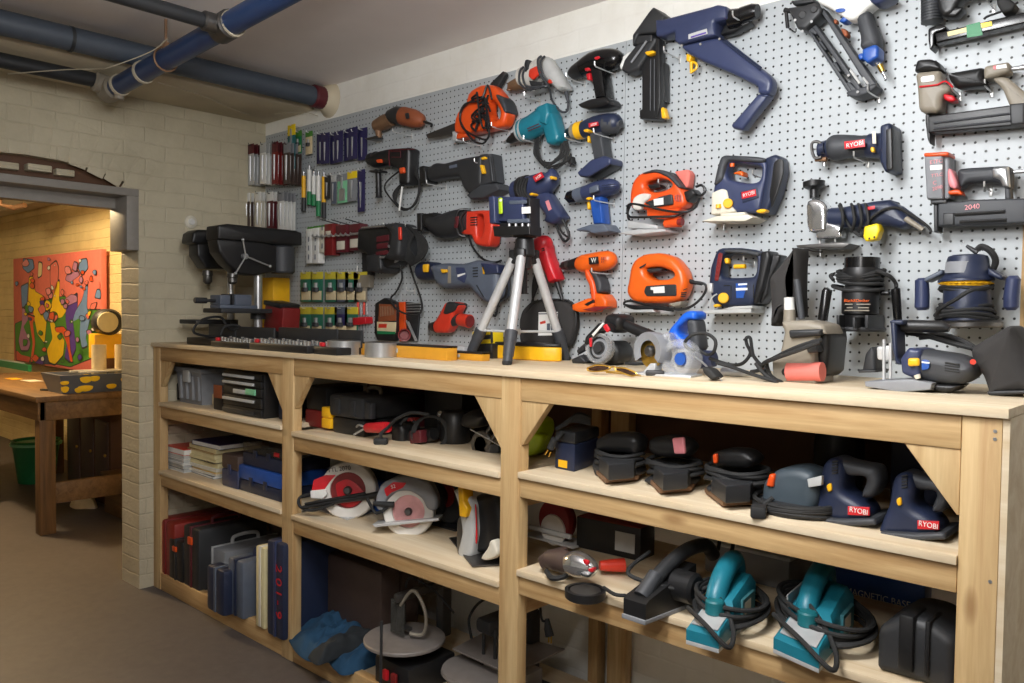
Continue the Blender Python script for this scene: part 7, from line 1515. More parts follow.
def palm_sander(lab, body, top, foot, coil, cx, cy, d, tipm, tipp, rr=(.075, .055), n=6):
    t = T('palm_sander', lab, 'sander', (v.p(cx, cy, d).x, -d+.05, ZR), 'palm sanders on the upper shelf')
    b = B(); v.sl(b, body, d-.1, d-.015, .022, 2); q = [G(v, x, y, ZR+.018) for x, y in v.num(foot)]; c_ = sum(q, Vector())/len(q); b.prism([c_.lerp(x, .78) for x in q], (0, 0, .045), .006); b.out('body', 'dark', t)
    b = B(); v.sl(b, top, d-.09, d-.02, .022, 2); b.out('grip', 'black', t)
    b = B(); q = [G(v, x, y, ZR+.006) for x, y in v.num(foot)]; b.prism(q, (0, 0, .012), .001); b.out('sanding_pad', 'rust', t)
    b = B(); q = [G(v, x, y, ZR) for x, y in v.num(foot)]; b.prism(q, (0, 0, .006), 0); b.out('sandpaper', 'burnt', t)
    b = B(); random.seed(int(cx))
    for i in range(n):
        cc = v.p(cx+random.uniform(-6, 6), cy-10+i*11*(.25/v.k)*.9, d-.055); f = 1+random.uniform(-.06, .08); b.tube([cc+Vector((rr[0]*f*math.cos(a), rr[1]*f*math.sin(a), .006*math.sin(a+i*1.7)+.003*math.cos(3*a))) for a in [2*PI*k/26 for k in range(27)]], .0055, 7)
    b.out('power_cord', 'rubber', t)
    if tipp:
        b = B(); v.sl(b, tipp, d-.02, d-.008, .004, 1); b.out('accent', tipm, t)
    return t
d = D(v, 430, 372, ZR)
palm_sander('black palm sander with rusty-edged pad, left of the three with coiled cords', "355,300 400,270 500,280 520,345 440,365 370,350", "365,215 410,190 500,190 530,215 520,270 440,260 370,260", "342,335 420,310 520,340 505,365 385,377", 0, 440, 270, d, 'taupe', "420,312 470,315 470,335 425,332")
d = D(v, 640, 410, ZR)
palm_sander('black palm sander with pink-red label, middle of the three with coiled cords', "545,360 590,330 700,330 720,370 680,400 590,395", "560,210 620,200 680,205 720,240 700,280 600,280 560,260", "540,370 620,350 722,375 700,405 585,415", 0, 640, 305, d, 'pink', "632,212 675,208 680,270 640,270")
d = D(v, 870, 458, ZR)
palm_sander('black palm sander with orange tab, right of the three with coiled cords', "770,380 850,360 930,370 950,420 900,445 800,430", "785,265 850,245 920,250 960,285 930,320 850,315 790,310", "748,410 840,395 955,430 930,455 815,462", 0, 870, 330, d, 'orange', "780,270 797,268 797,305 782,305", (.08, .06))
v = View(740, 400, .4146)
d = D(v, 110, 283, ZR)
t = T('palm_sander', 'grey round-backed sander with orange tab left of the two navy sanders', 'sander', (v.p(120, 280, d).x, -d+.06, ZR))
b = B(); v.sl(b, "70,250 75,190 110,160 160,155 200,170 205,240 190,270 90,275", d-.13, d-.02, .022, 2); b.out('body', 'duskslate', t)
b = B(); v.sl(b, "72,205 80,175 93,178 90,208", d-.06, d-.012, .006, 1); b.out('accent', 'orange', t)
b = B(); v.sl(b, "165,190 200,182 198,205 168,210", d-.03, d-.017, .001, 0); b.out('label_plate', 'lightgrey', t)
b = B()
for i in range(4):
    cc = v.p(130, 240+i*9, d-.06); b.tube([cc+Vector((.095*math.cos(a), .07*math.sin(a), .006*math.sin(a+i))) for a in [2*PI*k/26 for k in range(27)]], .006, 7)
v.ln(b, f"80,235,{d:.3f} 62,250,{d+.01:.3f} 52,262,{d+.02:.3f}", d, .006); b.out('power_cord', 'rubber', t)
b = B(); e = onZ(*v.px(45, 268), ZR+.014); b.box(e, (.035, .045, .028), .4, .006); b.out('plug', 'rubber', t)
b = B(); cc = v.p(130, 275, d-.06); b.lathe(Vector((cc.x, cc.y, ZR)), Vector((cc.x, cc.y, ZR+.03)), [(0, .07), (1, .075)], 26); b.out('sanding_pad', 'dark', t)
def ryobi(lab, ox, oy, d):
    t = T('corner_sander', lab, 'sander', (v.p(250+ox, 290+oy, d).x, -d+.07, ZR), 'navy corner sanders')
    b = B(); v.sl(b, ' '.join(f'{x+ox},{y+oy}' for x, y in ((205, 215), (215, 150), (235, 133), (262, 140), (270, 175), (262, 215), (300, 235), (325, 255), (330, 285), (270, 290), (180, 282), (188, 250))), d-.11, d-.01, .02, 2); b.out('body', 'navy', t)
    b = B(); v.sl(b, ' '.join(f'{x+ox},{y+oy}' for x, y in ((214, 152), (236, 132), (262, 140), (300, 150), (345, 155), (352, 200), (330, 235), (300, 230), (320, 180), (268, 180), (255, 160), (225, 175))), d-.1, d-.025, .02, 2); b.out('grip', 'charcoal', t)
    b = B(); v.sl(b, ' '.join(f'{x+ox},{y+oy}' for x, y in ((210, 205), (222, 198), (225, 218), (215, 222))), d-.02, d-.004, .003, 1); b.out('switch', 'yellow', t)
    b = B(); v.sl(b, ' '.join(f'{x+ox},{y+oy}' for x, y in ((175, 280), (260, 286), (330, 283), (335, 300), (250, 304), (172, 292))), d-.13, d+.006, .008, 1, a=d-.01); b.out('sanding_pad', 'charcoal', t)
    b = B(); v.sl(b, ' '.join(f'{x+ox},{y+oy}' for x, y in ((260, 257), (312, 259), (312, 279), (260, 277))), d-.011, d-.0045, .0005, 0, a=d-.005); lp = b.out('label_plate', 'red', t)
    v.txt('RYOBI', 'white', lp, 286+ox, 268+oy, d-.0035, 13, -2, 'lettering', 42)
    b = B()
    for k in range(5): v.tb(b, f"{222+ox},{150+oy+k*7},2 {236+ox},{147+oy+k*7},2", d-.01)
    b.out('vent', 'black', t)
d = D(v, 250, 300, ZR); ryobi('navy corner sander with red RYOBI label, left of the pair', 0, 0, d)
d = D(v, 420, 335, ZR); ryobi('navy corner sander with red RYOBI label, right of the pair by the end post', 168, 34, d)
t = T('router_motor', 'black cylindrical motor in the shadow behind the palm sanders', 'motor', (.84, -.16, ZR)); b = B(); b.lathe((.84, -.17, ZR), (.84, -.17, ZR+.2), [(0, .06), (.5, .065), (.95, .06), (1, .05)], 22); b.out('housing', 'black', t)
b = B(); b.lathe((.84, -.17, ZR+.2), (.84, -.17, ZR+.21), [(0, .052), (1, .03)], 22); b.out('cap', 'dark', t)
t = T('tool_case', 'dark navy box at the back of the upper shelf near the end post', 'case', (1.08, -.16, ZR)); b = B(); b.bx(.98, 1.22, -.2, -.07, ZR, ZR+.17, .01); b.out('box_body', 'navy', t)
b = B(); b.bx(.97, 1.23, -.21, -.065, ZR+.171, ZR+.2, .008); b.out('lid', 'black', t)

# right bay, middle shelf
ZR2 = SH[2][1]
v = View(500, 500, .27344)
d = D(v, 310, 345, ZR2)
t = T('angle_grinder', 'angle grinder with polished metal head and black disc guard, beside the middle post', 'grinder', (v.p(300, 340, d).x, -d+.05, ZR2))
b = B(); v.tb(b, "255,235,40 290,235,48 340,255,30 352,265,10", d-.03, seg=20, k=3); b.out('gear_head', 'chrome', t, label='polished metal gear head')
b = B(); v.sl(b, "305,215 328,222 325,240 308,232", d+.005, d+.014, .003, 1); v.sl(b, "325,250 350,245 345,265 330,262", d-.005, d+.01, .003, 1); b.out('accent', 'red', t)
b = B(); v.tb(b, "180,215,34 215,220,42 258,232,42", d-.06, seg=18); v.sl(b, "160,200 200,175 225,180 215,240 180,250", d-.12, d-.04, .012, 2); b.out('motor_housing', 'brownbox', t)
c = G(v, 312, 318, ZR2+.03); b = B(); b.lathe((c.x, c.y, ZR2+.0), (c.x, c.y, ZR2+.024), [(0, .05), (.15, .054), (1, .055), (1, .046), (.6, .044)], 34, None, (True, True)); b.out('disc_guard', 'black', t)
b = B(); b.lathe((c.x, c.y, ZR2+.02), (c.x, c.y, ZR2+.023), [(0, .042), (1, .041)], 30); b.out('grinding_disc', 'darksteel', t)
b = B(); v.ln(b, f"170,260,{d-.03:.3f} 190,285,{d-.01:.3f} 230,282,{d-.02:.3f} 260,260,{d-.03:.3f}", d, .008); b.out('power_cord', 'rubber', t); b = B(); v.ln(b, f"380,320,{d-.02:.3f} 420,345,{d+.0:.3f} 460,350,{d:.3f}", d, .005); b.out('cord_end', 'rubber', t)
b = B(); A, C_ = onZ(*v.px(365, 240), ZR2+.03), onZ(*v.px(455, 238), ZR2+.03); b.lathe(A, C_, [(0, .014), (.5, .018), (1, .02)], 14); b.out('side_handle', 'redo', t)
d = .3; p = onY(*v.px(285, 180), -.3); x1 = onY(*v.px(560, 210), -.22).x
t = T('long_box', 'long black and red cardboard box with white corner label behind the grinder', 'box', ((p.x+x1)/2, -.26, ZR2))
Rm = math.radians(4); b = B(); b.box(((p.x+x1)/2, -.26, ZR2+.05), (x1-p.x, .09, .1), Rm, .002); b.out('box_body', 'black', t)
b = B(); b.box(((p.x+x1)/2, -.26, ZR2+.1008), (x1-p.x-.004, .088, .0012), Rm); b.out('top_print', 'darkred', t)
b = B(); b.box((x1-.05, -.3035, ZR2+.05), (.07, .002, .06), Rm); b.out('label_plate', 'lightgrey', t)
d = .36; t = T('circular_saw', 'red and white saw in the shadow behind the middle post', 'saw', (v.p(210, 140, .3).x, -.3, ZR2))
b = B(); c = v.p(210, 95, .3); c.z = ZR2+.07; b.lathe(c+Vector((0, -.02, 0)), c+Vector((0, .02, 0)), [(0, .065), (.2, .07), (.8, .07), (1, .065)], 30); b.out('blade_guard', 'darkred', t)
b = B(); b.bx(c.x-.12, c.x+.1, c.y-.04, c.y+.05, ZR2, ZR2+.006, .001); b.bx(c.x-.09, c.x+.09, c.y-.045, c.y-.035, ZR2+.03, ZR2+.045, .002); b.out('shoe', 'lightgrey', t)
b = B(); b.lathe(c+Vector((0, -.026, -.03)), c+Vector((0, -.0195, -.03)), [(0, .05), (1, .052)], 24); b.out('lower_guard', 'wornwhite', t)
# black planer
d = D(v, 520, 455, ZR2)
t = T('planer', 'black power planer with ridged front knob, in the middle of the lower shelf', 'planer', (v.p(560, 440, d).x, -d+.1, ZR2))
b = B(); q0 = G(v, 445, 432, ZR2); q1 = G(v, 530, 460, ZR2); q2 = G(v, 720, 385, ZR2); q3 = q0+(q2-q1)
b.prism([q0, q1, q2, q3], (0, 0, .012), .002); b.out('sole', 'grey', t)
b = B()
up = lambda p_, h_: p_+Vector((0, 0, h_))
f0, f1, f2, f3 = q0.lerp(q2, .02), q1.lerp(q3, .02), q2.lerp(q0, .02), q3.lerp(q1, .02)
b.loft([[up(f0, .012), up(f1, .012), up(f2, .012), up(f3, .012)], [up(f0, .05), up(f1, .05), up(f2, .05), up(f3, .05)], [up(f0.lerp(f3, .06), .058), up(f1.lerp(f2, .06), .058), up(f2, .11), up(f3, .11)]]); b.out('body', 'black', t)
ax = (q2-q1).normalized(); mid = (q0+q1)/2
b = B(); P_ = [up(mid+ax*s_, h_) for s_, h_ in ((.05, .06), (.08, .085), (.14, .115), (.22, .138), (.3, .135), (.34, .1))]; b.tube(spline(P_, 5), [.019]*26, 14); b.out('handle', 'dark', t)
b = B(); b.cyl(up(mid+ax*.03, .055), up(mid+ax*.085, .1), .021, .019); b.out('depth_knob', 'charcoal', t)
sd = (q1-q0).normalized(); b = B(); cc = up(q2.lerp(q1, .35), .07); b.cyl(cc-sd*.02, cc+sd*.05, .04, bev=.008); b.out('belt_cover', 'black', t)
b = B(); b.tube(spline([up(mid+ax*.36, .11), up(mid+ax*.4, .2), up(mid+ax*.3+sd*.08, .14), up(mid+ax*.15+sd*.09, .07), up(mid+ax*.06-sd*.06, .09), up(mid+ax*.18-sd*.09, .12)], 8), .0055, 8); b.out('power_cord', 'rubber', t)
# teal planers
def teal_planer(lab, v, f, zoff, coilc, handle, scale=1):
    q0, q1, q2 = [G(v, x, y, ZR2) for x, y in f]; q3 = q0+(q2-q1); ax = (q2-q1).normalized(); sd = (q1-q0).normalized(); wd = (q1-q0).length; Ln = (q2-q1).length
    t = T('planer', lab, 'planer', ((q0.x+q2.x)/2, (q0.y+q2.y)/2, ZR2), 'teal power planers')
    P_ = lambda a, s_, h_: q0 + ax*(a*Ln) + sd*(s_*wd) + Vector((0, 0, h_))
    b = B(); b.prism([q0, q1, q2, q3], (0, 0, .01), .001); b.out('sole', 'alu', t)
    b = B(); b.loft([[P_(.0, 0, .01), P_(0, 1, .01), P_(.42, 1, .01), P_(.42, 0, .01)], [P_(.0, 0, .035), P_(0, 1, .035), P_(.42, 1, .05), P_(.42, 0, .05)], [P_(.06, .06, .045), P_(.06, .94, .045), P_(.42, .94, .062), P_(.42, .06, .062)]]); b.out('front_shoe', 'teal', t)
    b = B(); b.loft([[P_(.36, -.02, .012), P_(.36, 1.02, .012), P_(1, 1.02, .012), P_(1, -.02, .012)], [P_(.36, -.02, .07), P_(.36, 1.02, .07), P_(1, 1.02, .09), P_(1, -.02, .09)], [P_(.42, .1, .085), P_(.42, .9, .085), P_(.95, .9, .112), P_(.95, .1, .112)]]); b.out('body', 'teal' if not coilc else 'teal', t)
    b = B(); b.loft([[P_(.05, .1, .0455), P_(.05, .9, .0455), P_(.36, .9, .061), P_(.36, .1, .061)], [P_(.05, .1, .0475), P_(.05, .9, .0475), P_(.36, .9, .063), P_(.36, .1, .063)]]); b.out('front_plate', 'alu', t)
    b = B(); hp = [P_(.4, .38, .06), P_(.42, .38, .085), P_(.56, .38, .118), P_(.76, .38, .14), P_(.94, .38, .14), P_(1.02, .38, .1)]; S_ = spline(hp, 5); b.tube(S_, [.022+.003*math.sin(PI*i/(len(S_)-1)) for i in range(len(S_))], 14); b.out('handle', 'teal', t)
    b = B(); b.cyl(P_(.3, .5, .055), P_(.3, .5, .09), .022, bev=.004); b.out('depth_knob', 'tealdark', t)
    b = B(); b.loft([[P_(.55, 1.02, .03), P_(.9, 1.02, .03), P_(.9, 1.02, .08), P_(.55, 1.02, .08)], [P_(.55, 1.1, .03), P_(.9, 1.1, .03), P_(.9, 1.1, .08), P_(.55, 1.1, .08)]]); b.out('side_cover', 'dirtyteal', t)
    b = B(); b.loft([[P_(.6, 1.101, .04), P_(.78, 1.101, .04), P_(.78, 1.101, .07), P_(.6, 1.101, .07)], [P_(.6, 1.108, .04), P_(.78, 1.108, .04), P_(.78, 1.108, .07), P_(.6, 1.108, .07)]]); b.out('label_plate', 'offwhite', t)
    b = B(); cc = P_(.72, .55, .04)
    for i in range(7):
        ra, rb_ = Ln*(.42+.02*(i % 3)), wd*(.95+.05*(i % 4)); tilt = .012
        b.tube([cc + ax*(ra*math.cos(a)) + sd*(rb_*math.sin(a)) + Vector((0, 0, -.018+.0085*i+tilt*math.sin(a+i*.6))) for a in [2*PI*k/30 for k in range(31)]], .0058, 7)
    b.tube(spline([P_(.4, .4, .1), P_(.32, .9, .06), P_(.2, 1.2, .03), P_(.0, 1.25, .02), P_(-.02, .6, .06), P_(.15, -.15, .07)], 7), .0058, 7); b.out('power_cord', 'rubber', t)
    return t, P_
v = View(500, 500, .27344)
teal_planer('teal power planer with worn label and coiled black cord, left of the two teal ones', v, ((680, 527), (800, 562), (930, 430)), 0, 0, 0)
v = View(740, 400, .4146)
t, P_ = teal_planer('teal planer with silver side plates and thick cord, right of the two teal ones', v, ((80, 610), (190, 660), (270, 560)), 0, 1, 0)
b = B(); b.loft([[P_(.38, -.03, .03), P_(.98, -.03, .03), P_(.98, -.03, .1), P_(.38, -.03, .1)], [P_(.38, -.06, .03), P_(.98, -.06, .03), P_(.98, -.06, .1), P_(.38, -.06, .1)]]); b.out('silver_plate', 'alu', t)
# black moulded case, boxes behind
d = D(v, 420, 690, ZR2); p = onY(*v.px(318, 680), -d); x1 = min(onY(*v.px(520, 690), -d).x, PX[3][0]-.006)
t = T('tool_case', 'black moulded case with central ridge at the right end of the lower shelf', 'case', ((p.x+x1)/2, -d+.1, ZR2)); hc = onY(*v.px(400, 530), -d).z-ZR2
b = B(); b.prism(chaikin([Vector((p.x, -d+.02, ZR2)), Vector((x1, -d+.02, ZR2)), Vector((x1, -d+.02, ZR2+hc*.8)), Vector((x1-.05, -d+.02, ZR2+hc)), Vector((p.x+.05, -d+.02, ZR2+hc)), Vector((p.x, -d+.02, ZR2+hc*.7))], 2), (0, .18, 0), .02); b.out('case_body', 'dark', t)
b = B(); xm = (p.x+x1)/2; b.bx(xm-.03, xm-.0, -d+.008, -d+.1, ZR2+.02, ZR2+hc+.006, .006); b.bx(xm+.02, xm+.03, -d+.012, -d+.1, ZR2+.02, ZR2+hc+.003, .004); b.out('ridge', 'black', t)
yb = -.13; x0 = onY(*v.px(205, 470), yb).x; xe = min(onY(*v.px(445, 500), yb).x, 1.22)
t = T('cardboard_box', 'flat blue box printed MAGNETIC BASE at the back of the lower shelf', 'box', ((x0+xe)/2, yb+.03, ZR2))
b = B(); b.bx(x0, xe, yb, yb+.06, ZR2, ZR2+.085, .002); b.out('box_body', 'blue', t)
text('MAGNETIC BASE', 'lettering', 'white', t, (onY(*v.px(410, 495), yb).x-.082, yb-.0006, onY(*v.px(350, 482), yb).z), (1, 0, 0), (0, 0, 1), .019, None, .0005, .165)
t = T('cardboard_box', 'small orange box lying on top of the blue box', 'box', ((x0+xe)/2, yb+.03, ZR2+.0855)); xo0, xo1 = onY(*v.px(280, 440), yb).x, onY(*v.px(398, 450), yb).x
b = B(); b.bx(xo0, xo1, yb+.004, yb+.055, ZR2+.0855, ZR2+.125, .002); b.out('box_body', 'burnt', t)
b = B(); b.bx(xo0+.01, xo1-.01, yb+.003, yb+.005, ZR2+.095, ZR2+.115); b.out('label_plate', 'darkred', t)
t = T('tool_tray', 'pale grey tray at the back between the planers', 'tray', (.62, -.14, ZR2)); b = B(); b.bx(.48, .74, -.24, -.07, ZR2, ZR2+.09, .008); b.out('tray_body', 'grey', t)
b = B(); b.bx(.475, .745, -.245, -.065, ZR2+.085, ZR2+.095, .003); b.out('tray_rim', 'lightgrey', t)
# round bell push on the left wall
t = T('electrical_cover', 'round white electrical cover on the left brick wall above the drill presses', 'switch', (XL, -.31, 1.83))
c = onX(190.5, 222, XL); b = B(); b.lathe(c, c+Vector((.012, 0, 0)), [(0, .034), (.7, .032), (1, .027)], 26); b.out('cover', 'offwhite', t)
b = B(); b.lathe(c+Vector((.012, 0, 0)), c+Vector((.02, 0, 0)), [(0, .018), (1, .015)], 18); b.out('knob', 'white', t)
# ---------------------------------------------------------------- the room beyond the arch
ZTB = .86
t = T('work_table', 'heavy worn wooden table in the room beyond the arch', 'table', (-4.8, -.22, 0))
TX0, TX1, TY0, TY1 = -5.9, -3.76, -.74, .12
b = B(); b.bx(TX0, TX1, TY0, TY1, ZTB-.035, ZTB, .004); b.out('tabletop', 'old_wood', t)
B().bx(TX0+.03, TX1-.03, TY0+.02, TY0+.06, ZTB-.15, ZTB-.036, .002).out('apron', 'old_wood', t)
B().bx(TX1-.06, TX1-.02, TY0+.06, TY1-.02, ZTB-.15, ZTB-.036, .002).out('apron', 'old_wood', t)
for x in (TX1-.12, -5.02, TX0+.04):
    for y in (TY0+.03, TY1-.13): B().bx(x, x+.09, y, y+.09, 0, ZTB-.036, .003).out('leg', 'old_wood_z', t)
B().bx(TX1-.1, TX1-.06, TY0+.12, TY1-.13, .18, .31, .002).out('stretcher', 'old_wood', t)
B().bx(-5.0+.06, TX1-.12, TY0+.05, TY0+.09, .2, .31, .002).out('stretcher', 'old_wood', t) if 0 else None
B().bx(TX0+.1, -5.0, TY0+.05, TY0+.09, .3, .42, .002).out('stretcher', 'old_wood', t)
# painting on canvas: loose blobs of colour
PXL, PXR = onY(15.2, 300, .24).x, onY(103, 300, .24).x
zt_, zb_ = onY(103, 249, .24).z, ZTB
t = T('painting', 'large abstract painting of yellow, blue and green shapes on coral ground', 'painting', ((PXL+PXR)/2, .24, zb_))
b = B(); b.bx(PXL, PXR, .225, .27, zb_, zt_, .003); b.out('canvas', 'coral', t)
vb = View(0, 240, .23423)
bo, bs = B(), B()
def blob(pts, mat, lay):
    q = [onY(*vb.px(x, y), .2248-.0008*lay) for x, y in vb.num(pts)]; q = [Vector((min(max(p.x, PXL+.01), PXR-.01), p.y, min(max(p.z, zb_+.01), zt_-.01))) for p in q]
    c = sum(q, Vector())/len(q); k_ = 1+.02/max(.06, max((p-c).length for p in q))
    bo.prism(chaikin([c+(p-c)*k_+Vector((0, .0002, 0)) for p in q], 3), (0, -.0003, 0), m='dark'); bs.prism([p+Vector((0, -.0003, 0)) for p in chaikin(q, 3)], (0, -.0004, 0), m=mat)
blob("65,360 130,330 200,420 190,560 130,585 70,520", 'leaf', 0); blob("190,260 280,240 300,320 380,330 440,420 400,500 300,540 200,520 180,400", 'leaf', 0); blob("330,300 440,300 440,470 340,500", 'leaf', 0)
blob("125,160 140,155 150,220 185,240 200,330 190,440 160,400 140,300 120,270", 'paintyellow', 1); blob("240,180 255,175 252,260 285,300 265,330 230,335 235,370 275,430 270,490 235,530 210,520 200,470 225,420 210,330 225,250", 'paintyellow', 2)
blob("285,260 330,230 330,290 310,340 325,460 300,520 275,500 290,420 280,330", 'violet', 2); blob("275,255 305,232 328,240 330,262 290,280", 'lilac', 3)
blob("365,200 375,195 370,290 385,330 365,420 375,450 350,460 340,400 345,330 310,350 320,310 350,260", 'skyblue', 2); blob("100,80 140,85 145,120 120,140 98,120", 'skyblue', 1); blob("90,200 120,185 115,270 95,290", 'skyblue', 1); blob("345,85 370,80 375,120 350,150 335,120", 'skyblue', 1)
blob("95,290 115,300 120,340 100,370 130,440 120,470 90,470 80,430 95,350", 'lilac', 2); blob("285,150 330,130 340,150 300,180 280,170", 'lilac', 1); blob("165,95 180,100 178,150 162,160", 'cream', 1); blob("120,320 150,330 140,350 150,440 140,520 130,520 140,440 130,370", 'orange', 3); blob("235,375 270,370 295,400 300,470 312,520 300,520 285,440 265,395 240,395", 'orange', 4); blob("70,470 90,490 130,500 125,525 70,520", 'redo', 2); blob("170,500 210,490 220,530 170,535", 'navyblue', 1); blob("415,210 438,215 438,250 405,245", 'skyblue', 1); blob("215,110 240,90 250,120 245,200 228,240 215,180", 'coral', 2)
random.seed(11)
for i in range(70):
    x, y = random.uniform(72, 430), random.uniform(75, 520); r_ = random.uniform(5, 15); a0 = random.uniform(0, 6); n_ = random.choice((4, 5, 6))
    top = y < 250
    m_ = random.choice(('coral', 'pink', 'lilac', 'skyblue', 'orange', 'white') if top else ('white', 'leaf', 'paintyellow', 'coral', 'violet', 'orange', 'skyblue', 'lilac', 'white'))
    if m_ == 'white': r_ *= .55
    blob(' '.join(f'{x+r_*random.uniform(.6, 1.5)*math.cos(a0+2*PI*j/n_):.1f},{y+r_*random.uniform(.7, 2.0)*math.sin(a0+2*PI*j/n_):.1f}' for j in range(n_)), m_, 5+i*.12)
bo.out('outlines', 'dark', t); bs.out('paint_shapes', 'coral', t)
# paint trough, machine and bits on the table
y0 = TY0+.1
p0, p1 = onX(41, 386, TX1-.22), onX(122, 386, TX1-.22)
t = T('paint_tray', 'long paint-splashed tray in blue and yellow at the front of the table', 'tray', (TX1-.2, -.3, ZTB))
b = B(); xa = TX1-.32; q0, q1 = onX(64, 385, TX1-.06), onX(140, 385, TX1-.06)
yA, yB = q0.y, .1
b.loft([[Vector((x, y, z)) for x, y, z in ((TX1-.34, yA, ZTB), (TX1-.08, yA, ZTB), (TX1-.08, yB, ZTB), (TX1-.34, yB, ZTB))], [Vector((x, y, z)) for x, y, z in ((TX1-.4, yA-.03, ZTB+.12), (TX1-.04, yA-.03, ZTB+.12), (TX1-.04, yB, ZTB+.12), (TX1-.4, yB, ZTB+.12))], [Vector((x, y, z)) for x, y, z in ((TX1-.38, yA, ZTB+.12), (TX1-.06, yA, ZTB+.12), (TX1-.06, yB-.02, ZTB+.12), (TX1-.38, yB-.02, ZTB+.12))], [Vector((x, y, z)) for x, y, z in ((TX1-.32, yA+.03, ZTB+.02), (TX1-.1, yA+.03, ZTB+.02), (TX1-.1, yB-.04, ZTB+.02), (TX1-.32, yB-.04, ZTB+.02))]]); b.out('tray_shell', 'slate', t)
random.seed(5); b = B()
for i in range(16):
    y = random.uniform(yA, yB-.05); z = random.uniform(.02, .1); x = TX1-.08+.04*z/.12; b.ell((x+.001, y, ZTB+z), (.004, random.uniform(.015, .05), random.uniform(.01, .03)), seg=10, rings=6)
o_ = b.out('paint_splash', 'paintyellow', t); o_['kind'] = 'stuff'
b = B()
for i in range(8): b.box((TX1-.3+.028*i, (yA+yB)/2-.05+.03*(i % 3), ZTB+.125+.003*(i % 4)), (.02, .34, .012), .1*(i % 3), .003)
o_ = b.out('brushes', 'offwhite', t); o_['kind'] = 'stuff'
t = T('bench_grinder', 'old yellow and brown bench grinder with round dark guard beside the painting', 'grinder', (-4.15, -.02, ZTB))
cx_ = -4.15; g0 = onX(108, 322, cx_)
b = B(); b.lathe((cx_+.05, g0.y, g0.z), (cx_-.08, g0.y, g0.z), [(0, .075), (.15, .09), (.85, .09), (1, .075)], 30); b.out('wheel_guard', 'dark', t)
b = B(); b.lathe((cx_+.058, g0.y-.02, g0.z), (cx_+.049, g0.y-.02, g0.z), [(0, .066), (1, .07)], 26); b.out('guard_cover', 'cream', t)
b = B(); b.bx(cx_-.08, cx_+.03, g0.y-.1, g0.y+.09, ZTB+.2, g0.z-.08, .01); b.out('motor_body', 'yellow', t)
b = B(); b.bx(cx_-.06, cx_+.02, g0.y-.05, g0.y+.06, ZTB+.05, ZTB+.201, .006); b.out('pedestal', 'brown', t)
b = B(); b.bx(cx_-.1, cx_+.05, g0.y-.1, g0.y+.1, ZTB, ZTB+.051, .006); b.out('foot', 'darksteel', t)
for nm, px, w_, h_ in (('paint_can', 96, .06, .26), ('paint_can', 119, .05, .24)):
    q = onX(px, 355, -4.05); t = T('cardboard_tube', ('cream upright cardboard tube left of the old grinder', 'cream upright cardboard tube right of the old grinder')[px > 100], 'tube', (-4.05, q.y, ZTB))
    b = B(); b.lathe((-4.0, q.y, ZTB), (-4.0, q.y, ZTB+.3), [(0, .045), (1, .045), (1, .038), (.5, .036)], 20); b.out('tube_wall', 'card', t); b = B(); b.lathe((-4.0, q.y, ZTB+.0), (-4.0, q.y, ZTB+.03), [(0, .046), (1, .0465)], 20); b.out('base_ring', 'tan', t)
p = onZ(12, 377, ZTB); t = T('picture_frame', 'green picture frame with pale print leaning at the left end of the table', 'frame', (-5.4, -.2, ZTB))
y_ = -.12; xa, xb = onY(-12, 370, y_).x, onY(30, 370, y_).x; za = onY(25, 364, y_).z
b = B(); b.bx(xa, xb, y_-.012, y_+.012, ZTB, ZTB+.03); b.bx(xa, xb, y_-.012, y_+.012, za-.03, za); b.bx(xa, xa+.03, y_-.012, y_+.012, ZTB+.03, za-.03); b.bx(xb-.05, xb, y_-.012, y_+.012, ZTB+.03, za-.03); b.out('frame', 'green', t)
b = B(); b.bx(xa+.02, xb-.03, y_+.0, y_+.008, ZTB+.02, za-.02); b.out('print', 'offwhite', t)
b = B(); b.bx(xa+.14, xb-.14, y_-.002, y_-.0005, ZTB+.07, za-.06) if xb-xa > .4 else b.bx(xa+.05, xb-.06, y_-.002, y_-.0005, ZTB+.05, za-.05); b.out('print_panel', 'lightgrey', t)
for i, (px, py, s_, m_, lab) in enumerate(((32, 381, .2, 'offwhite', 'pale scrap of paper on the table edge before the tray'), (14, 379, .16, 'yellow', 'yellow scrap lying by the green frame'))):
    p = onZ(px, py, ZTB); q = [Vector((p.x+s_*a, p.y+s_*.5*c_, ZTB+.0005)) for a, c_ in ((-.5, -.5), (.5, -.4), (.45, .5), (-.4, .45))]; b = B(); b.prism(q, (0, 0, .003)); tag(b.out('paper_scrap', m_), lab, 'paper')
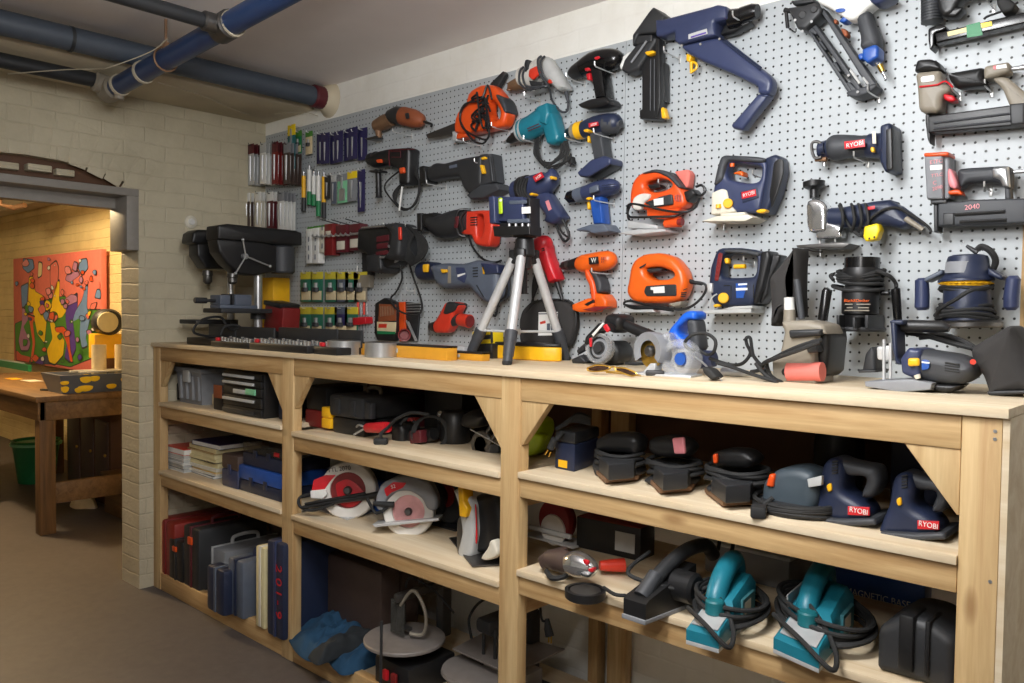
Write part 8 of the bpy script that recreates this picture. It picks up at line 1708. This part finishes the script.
p = onZ(50, 391, ZTB); b = B(); b.box((p.x, p.y+.01, ZTB+.006), (.16, .03, .012), .5, .003); tag(b.out('palette_knife', 'dark'), 'dark flat knife at the corner of the wooden table', 'knife')
# under the table
t = T('cabinet', 'dark old cabinet standing under the wooden table', 'cabinet', (-4.7, .05, 0))
b = B(); b.bx(-5.1, -4.25, -.12, .2, 0, .66, .006); b.out('cabinet_body', 'brown', t)
b = B(); b.bx(-5.14, -4.21, -.15, .22, .661, .7, .004); b.out('cabinet_top', 'brownbox', t)
for i in range(3):
    b = B(); b.bx(-5.06+.27*i, -4.82+.27*i, -.128, -.119, .08, .6, .004); dr = b.out('door', 'brownbox', t); b = B(); b.ell((-4.85+.27*i, -.136, .36), (.012, .01, .012), seg=10, rings=6); b.out('knob', 'brass', dr)
t = T('wooden_crate', 'low wooden box on the floor behind the table stretcher', 'crate', (-4.1, -.1, 0))
b = B(); b.bx(-4.15, -3.75, -.2, .2, 0, .26, .004); b.out('box_body', 'old_wood', t); b = B(); b.bx(-4.17, -3.73, -.22, .21, .261, .28, .002); b.out('lid', 'old_wood', t)
t = T('rag', 'white rag lying before the dark cabinet under the table', 'rag', (-4.6, -.3, 0))
c = Vector((-4.42, -.24, .0)); rings = []
for k in range(7):
    f = 1-k/6.5; rings.append([c+Vector((.13*f*math.cos(a)*(1+.2*math.sin(3*a)), .08*f*math.sin(a), .12*(1-f*f)+.015*math.sin(5*a+k))) + Vector((0, 0, .004)) for a in [2*PI*i/22 for i in range(22)]])
b = B(); b.loft([[Vector((p.x, p.y, 0)) for p in rings[0]]]+rings); b.out('cloth', 'offwhite', t)
t = T('green_tub', 'green plastic tub on the floor under the far end of the table', 'tub', (-5.5, -.25, .0)); b = B(); b.lathe((-5.55, -.2, 0), (-5.55, -.2, .34), [(0, .13), (.95, .17), (1, .18), (1, .16), (.3, .13)], 24); b.out('tub_wall', 'green', t); b = B(); b.lathe((-5.55, -.2, .3), (-5.55, -.2, .32), [(0, .184), (1, .186)], 24); b.out('rim', 'mint', t)
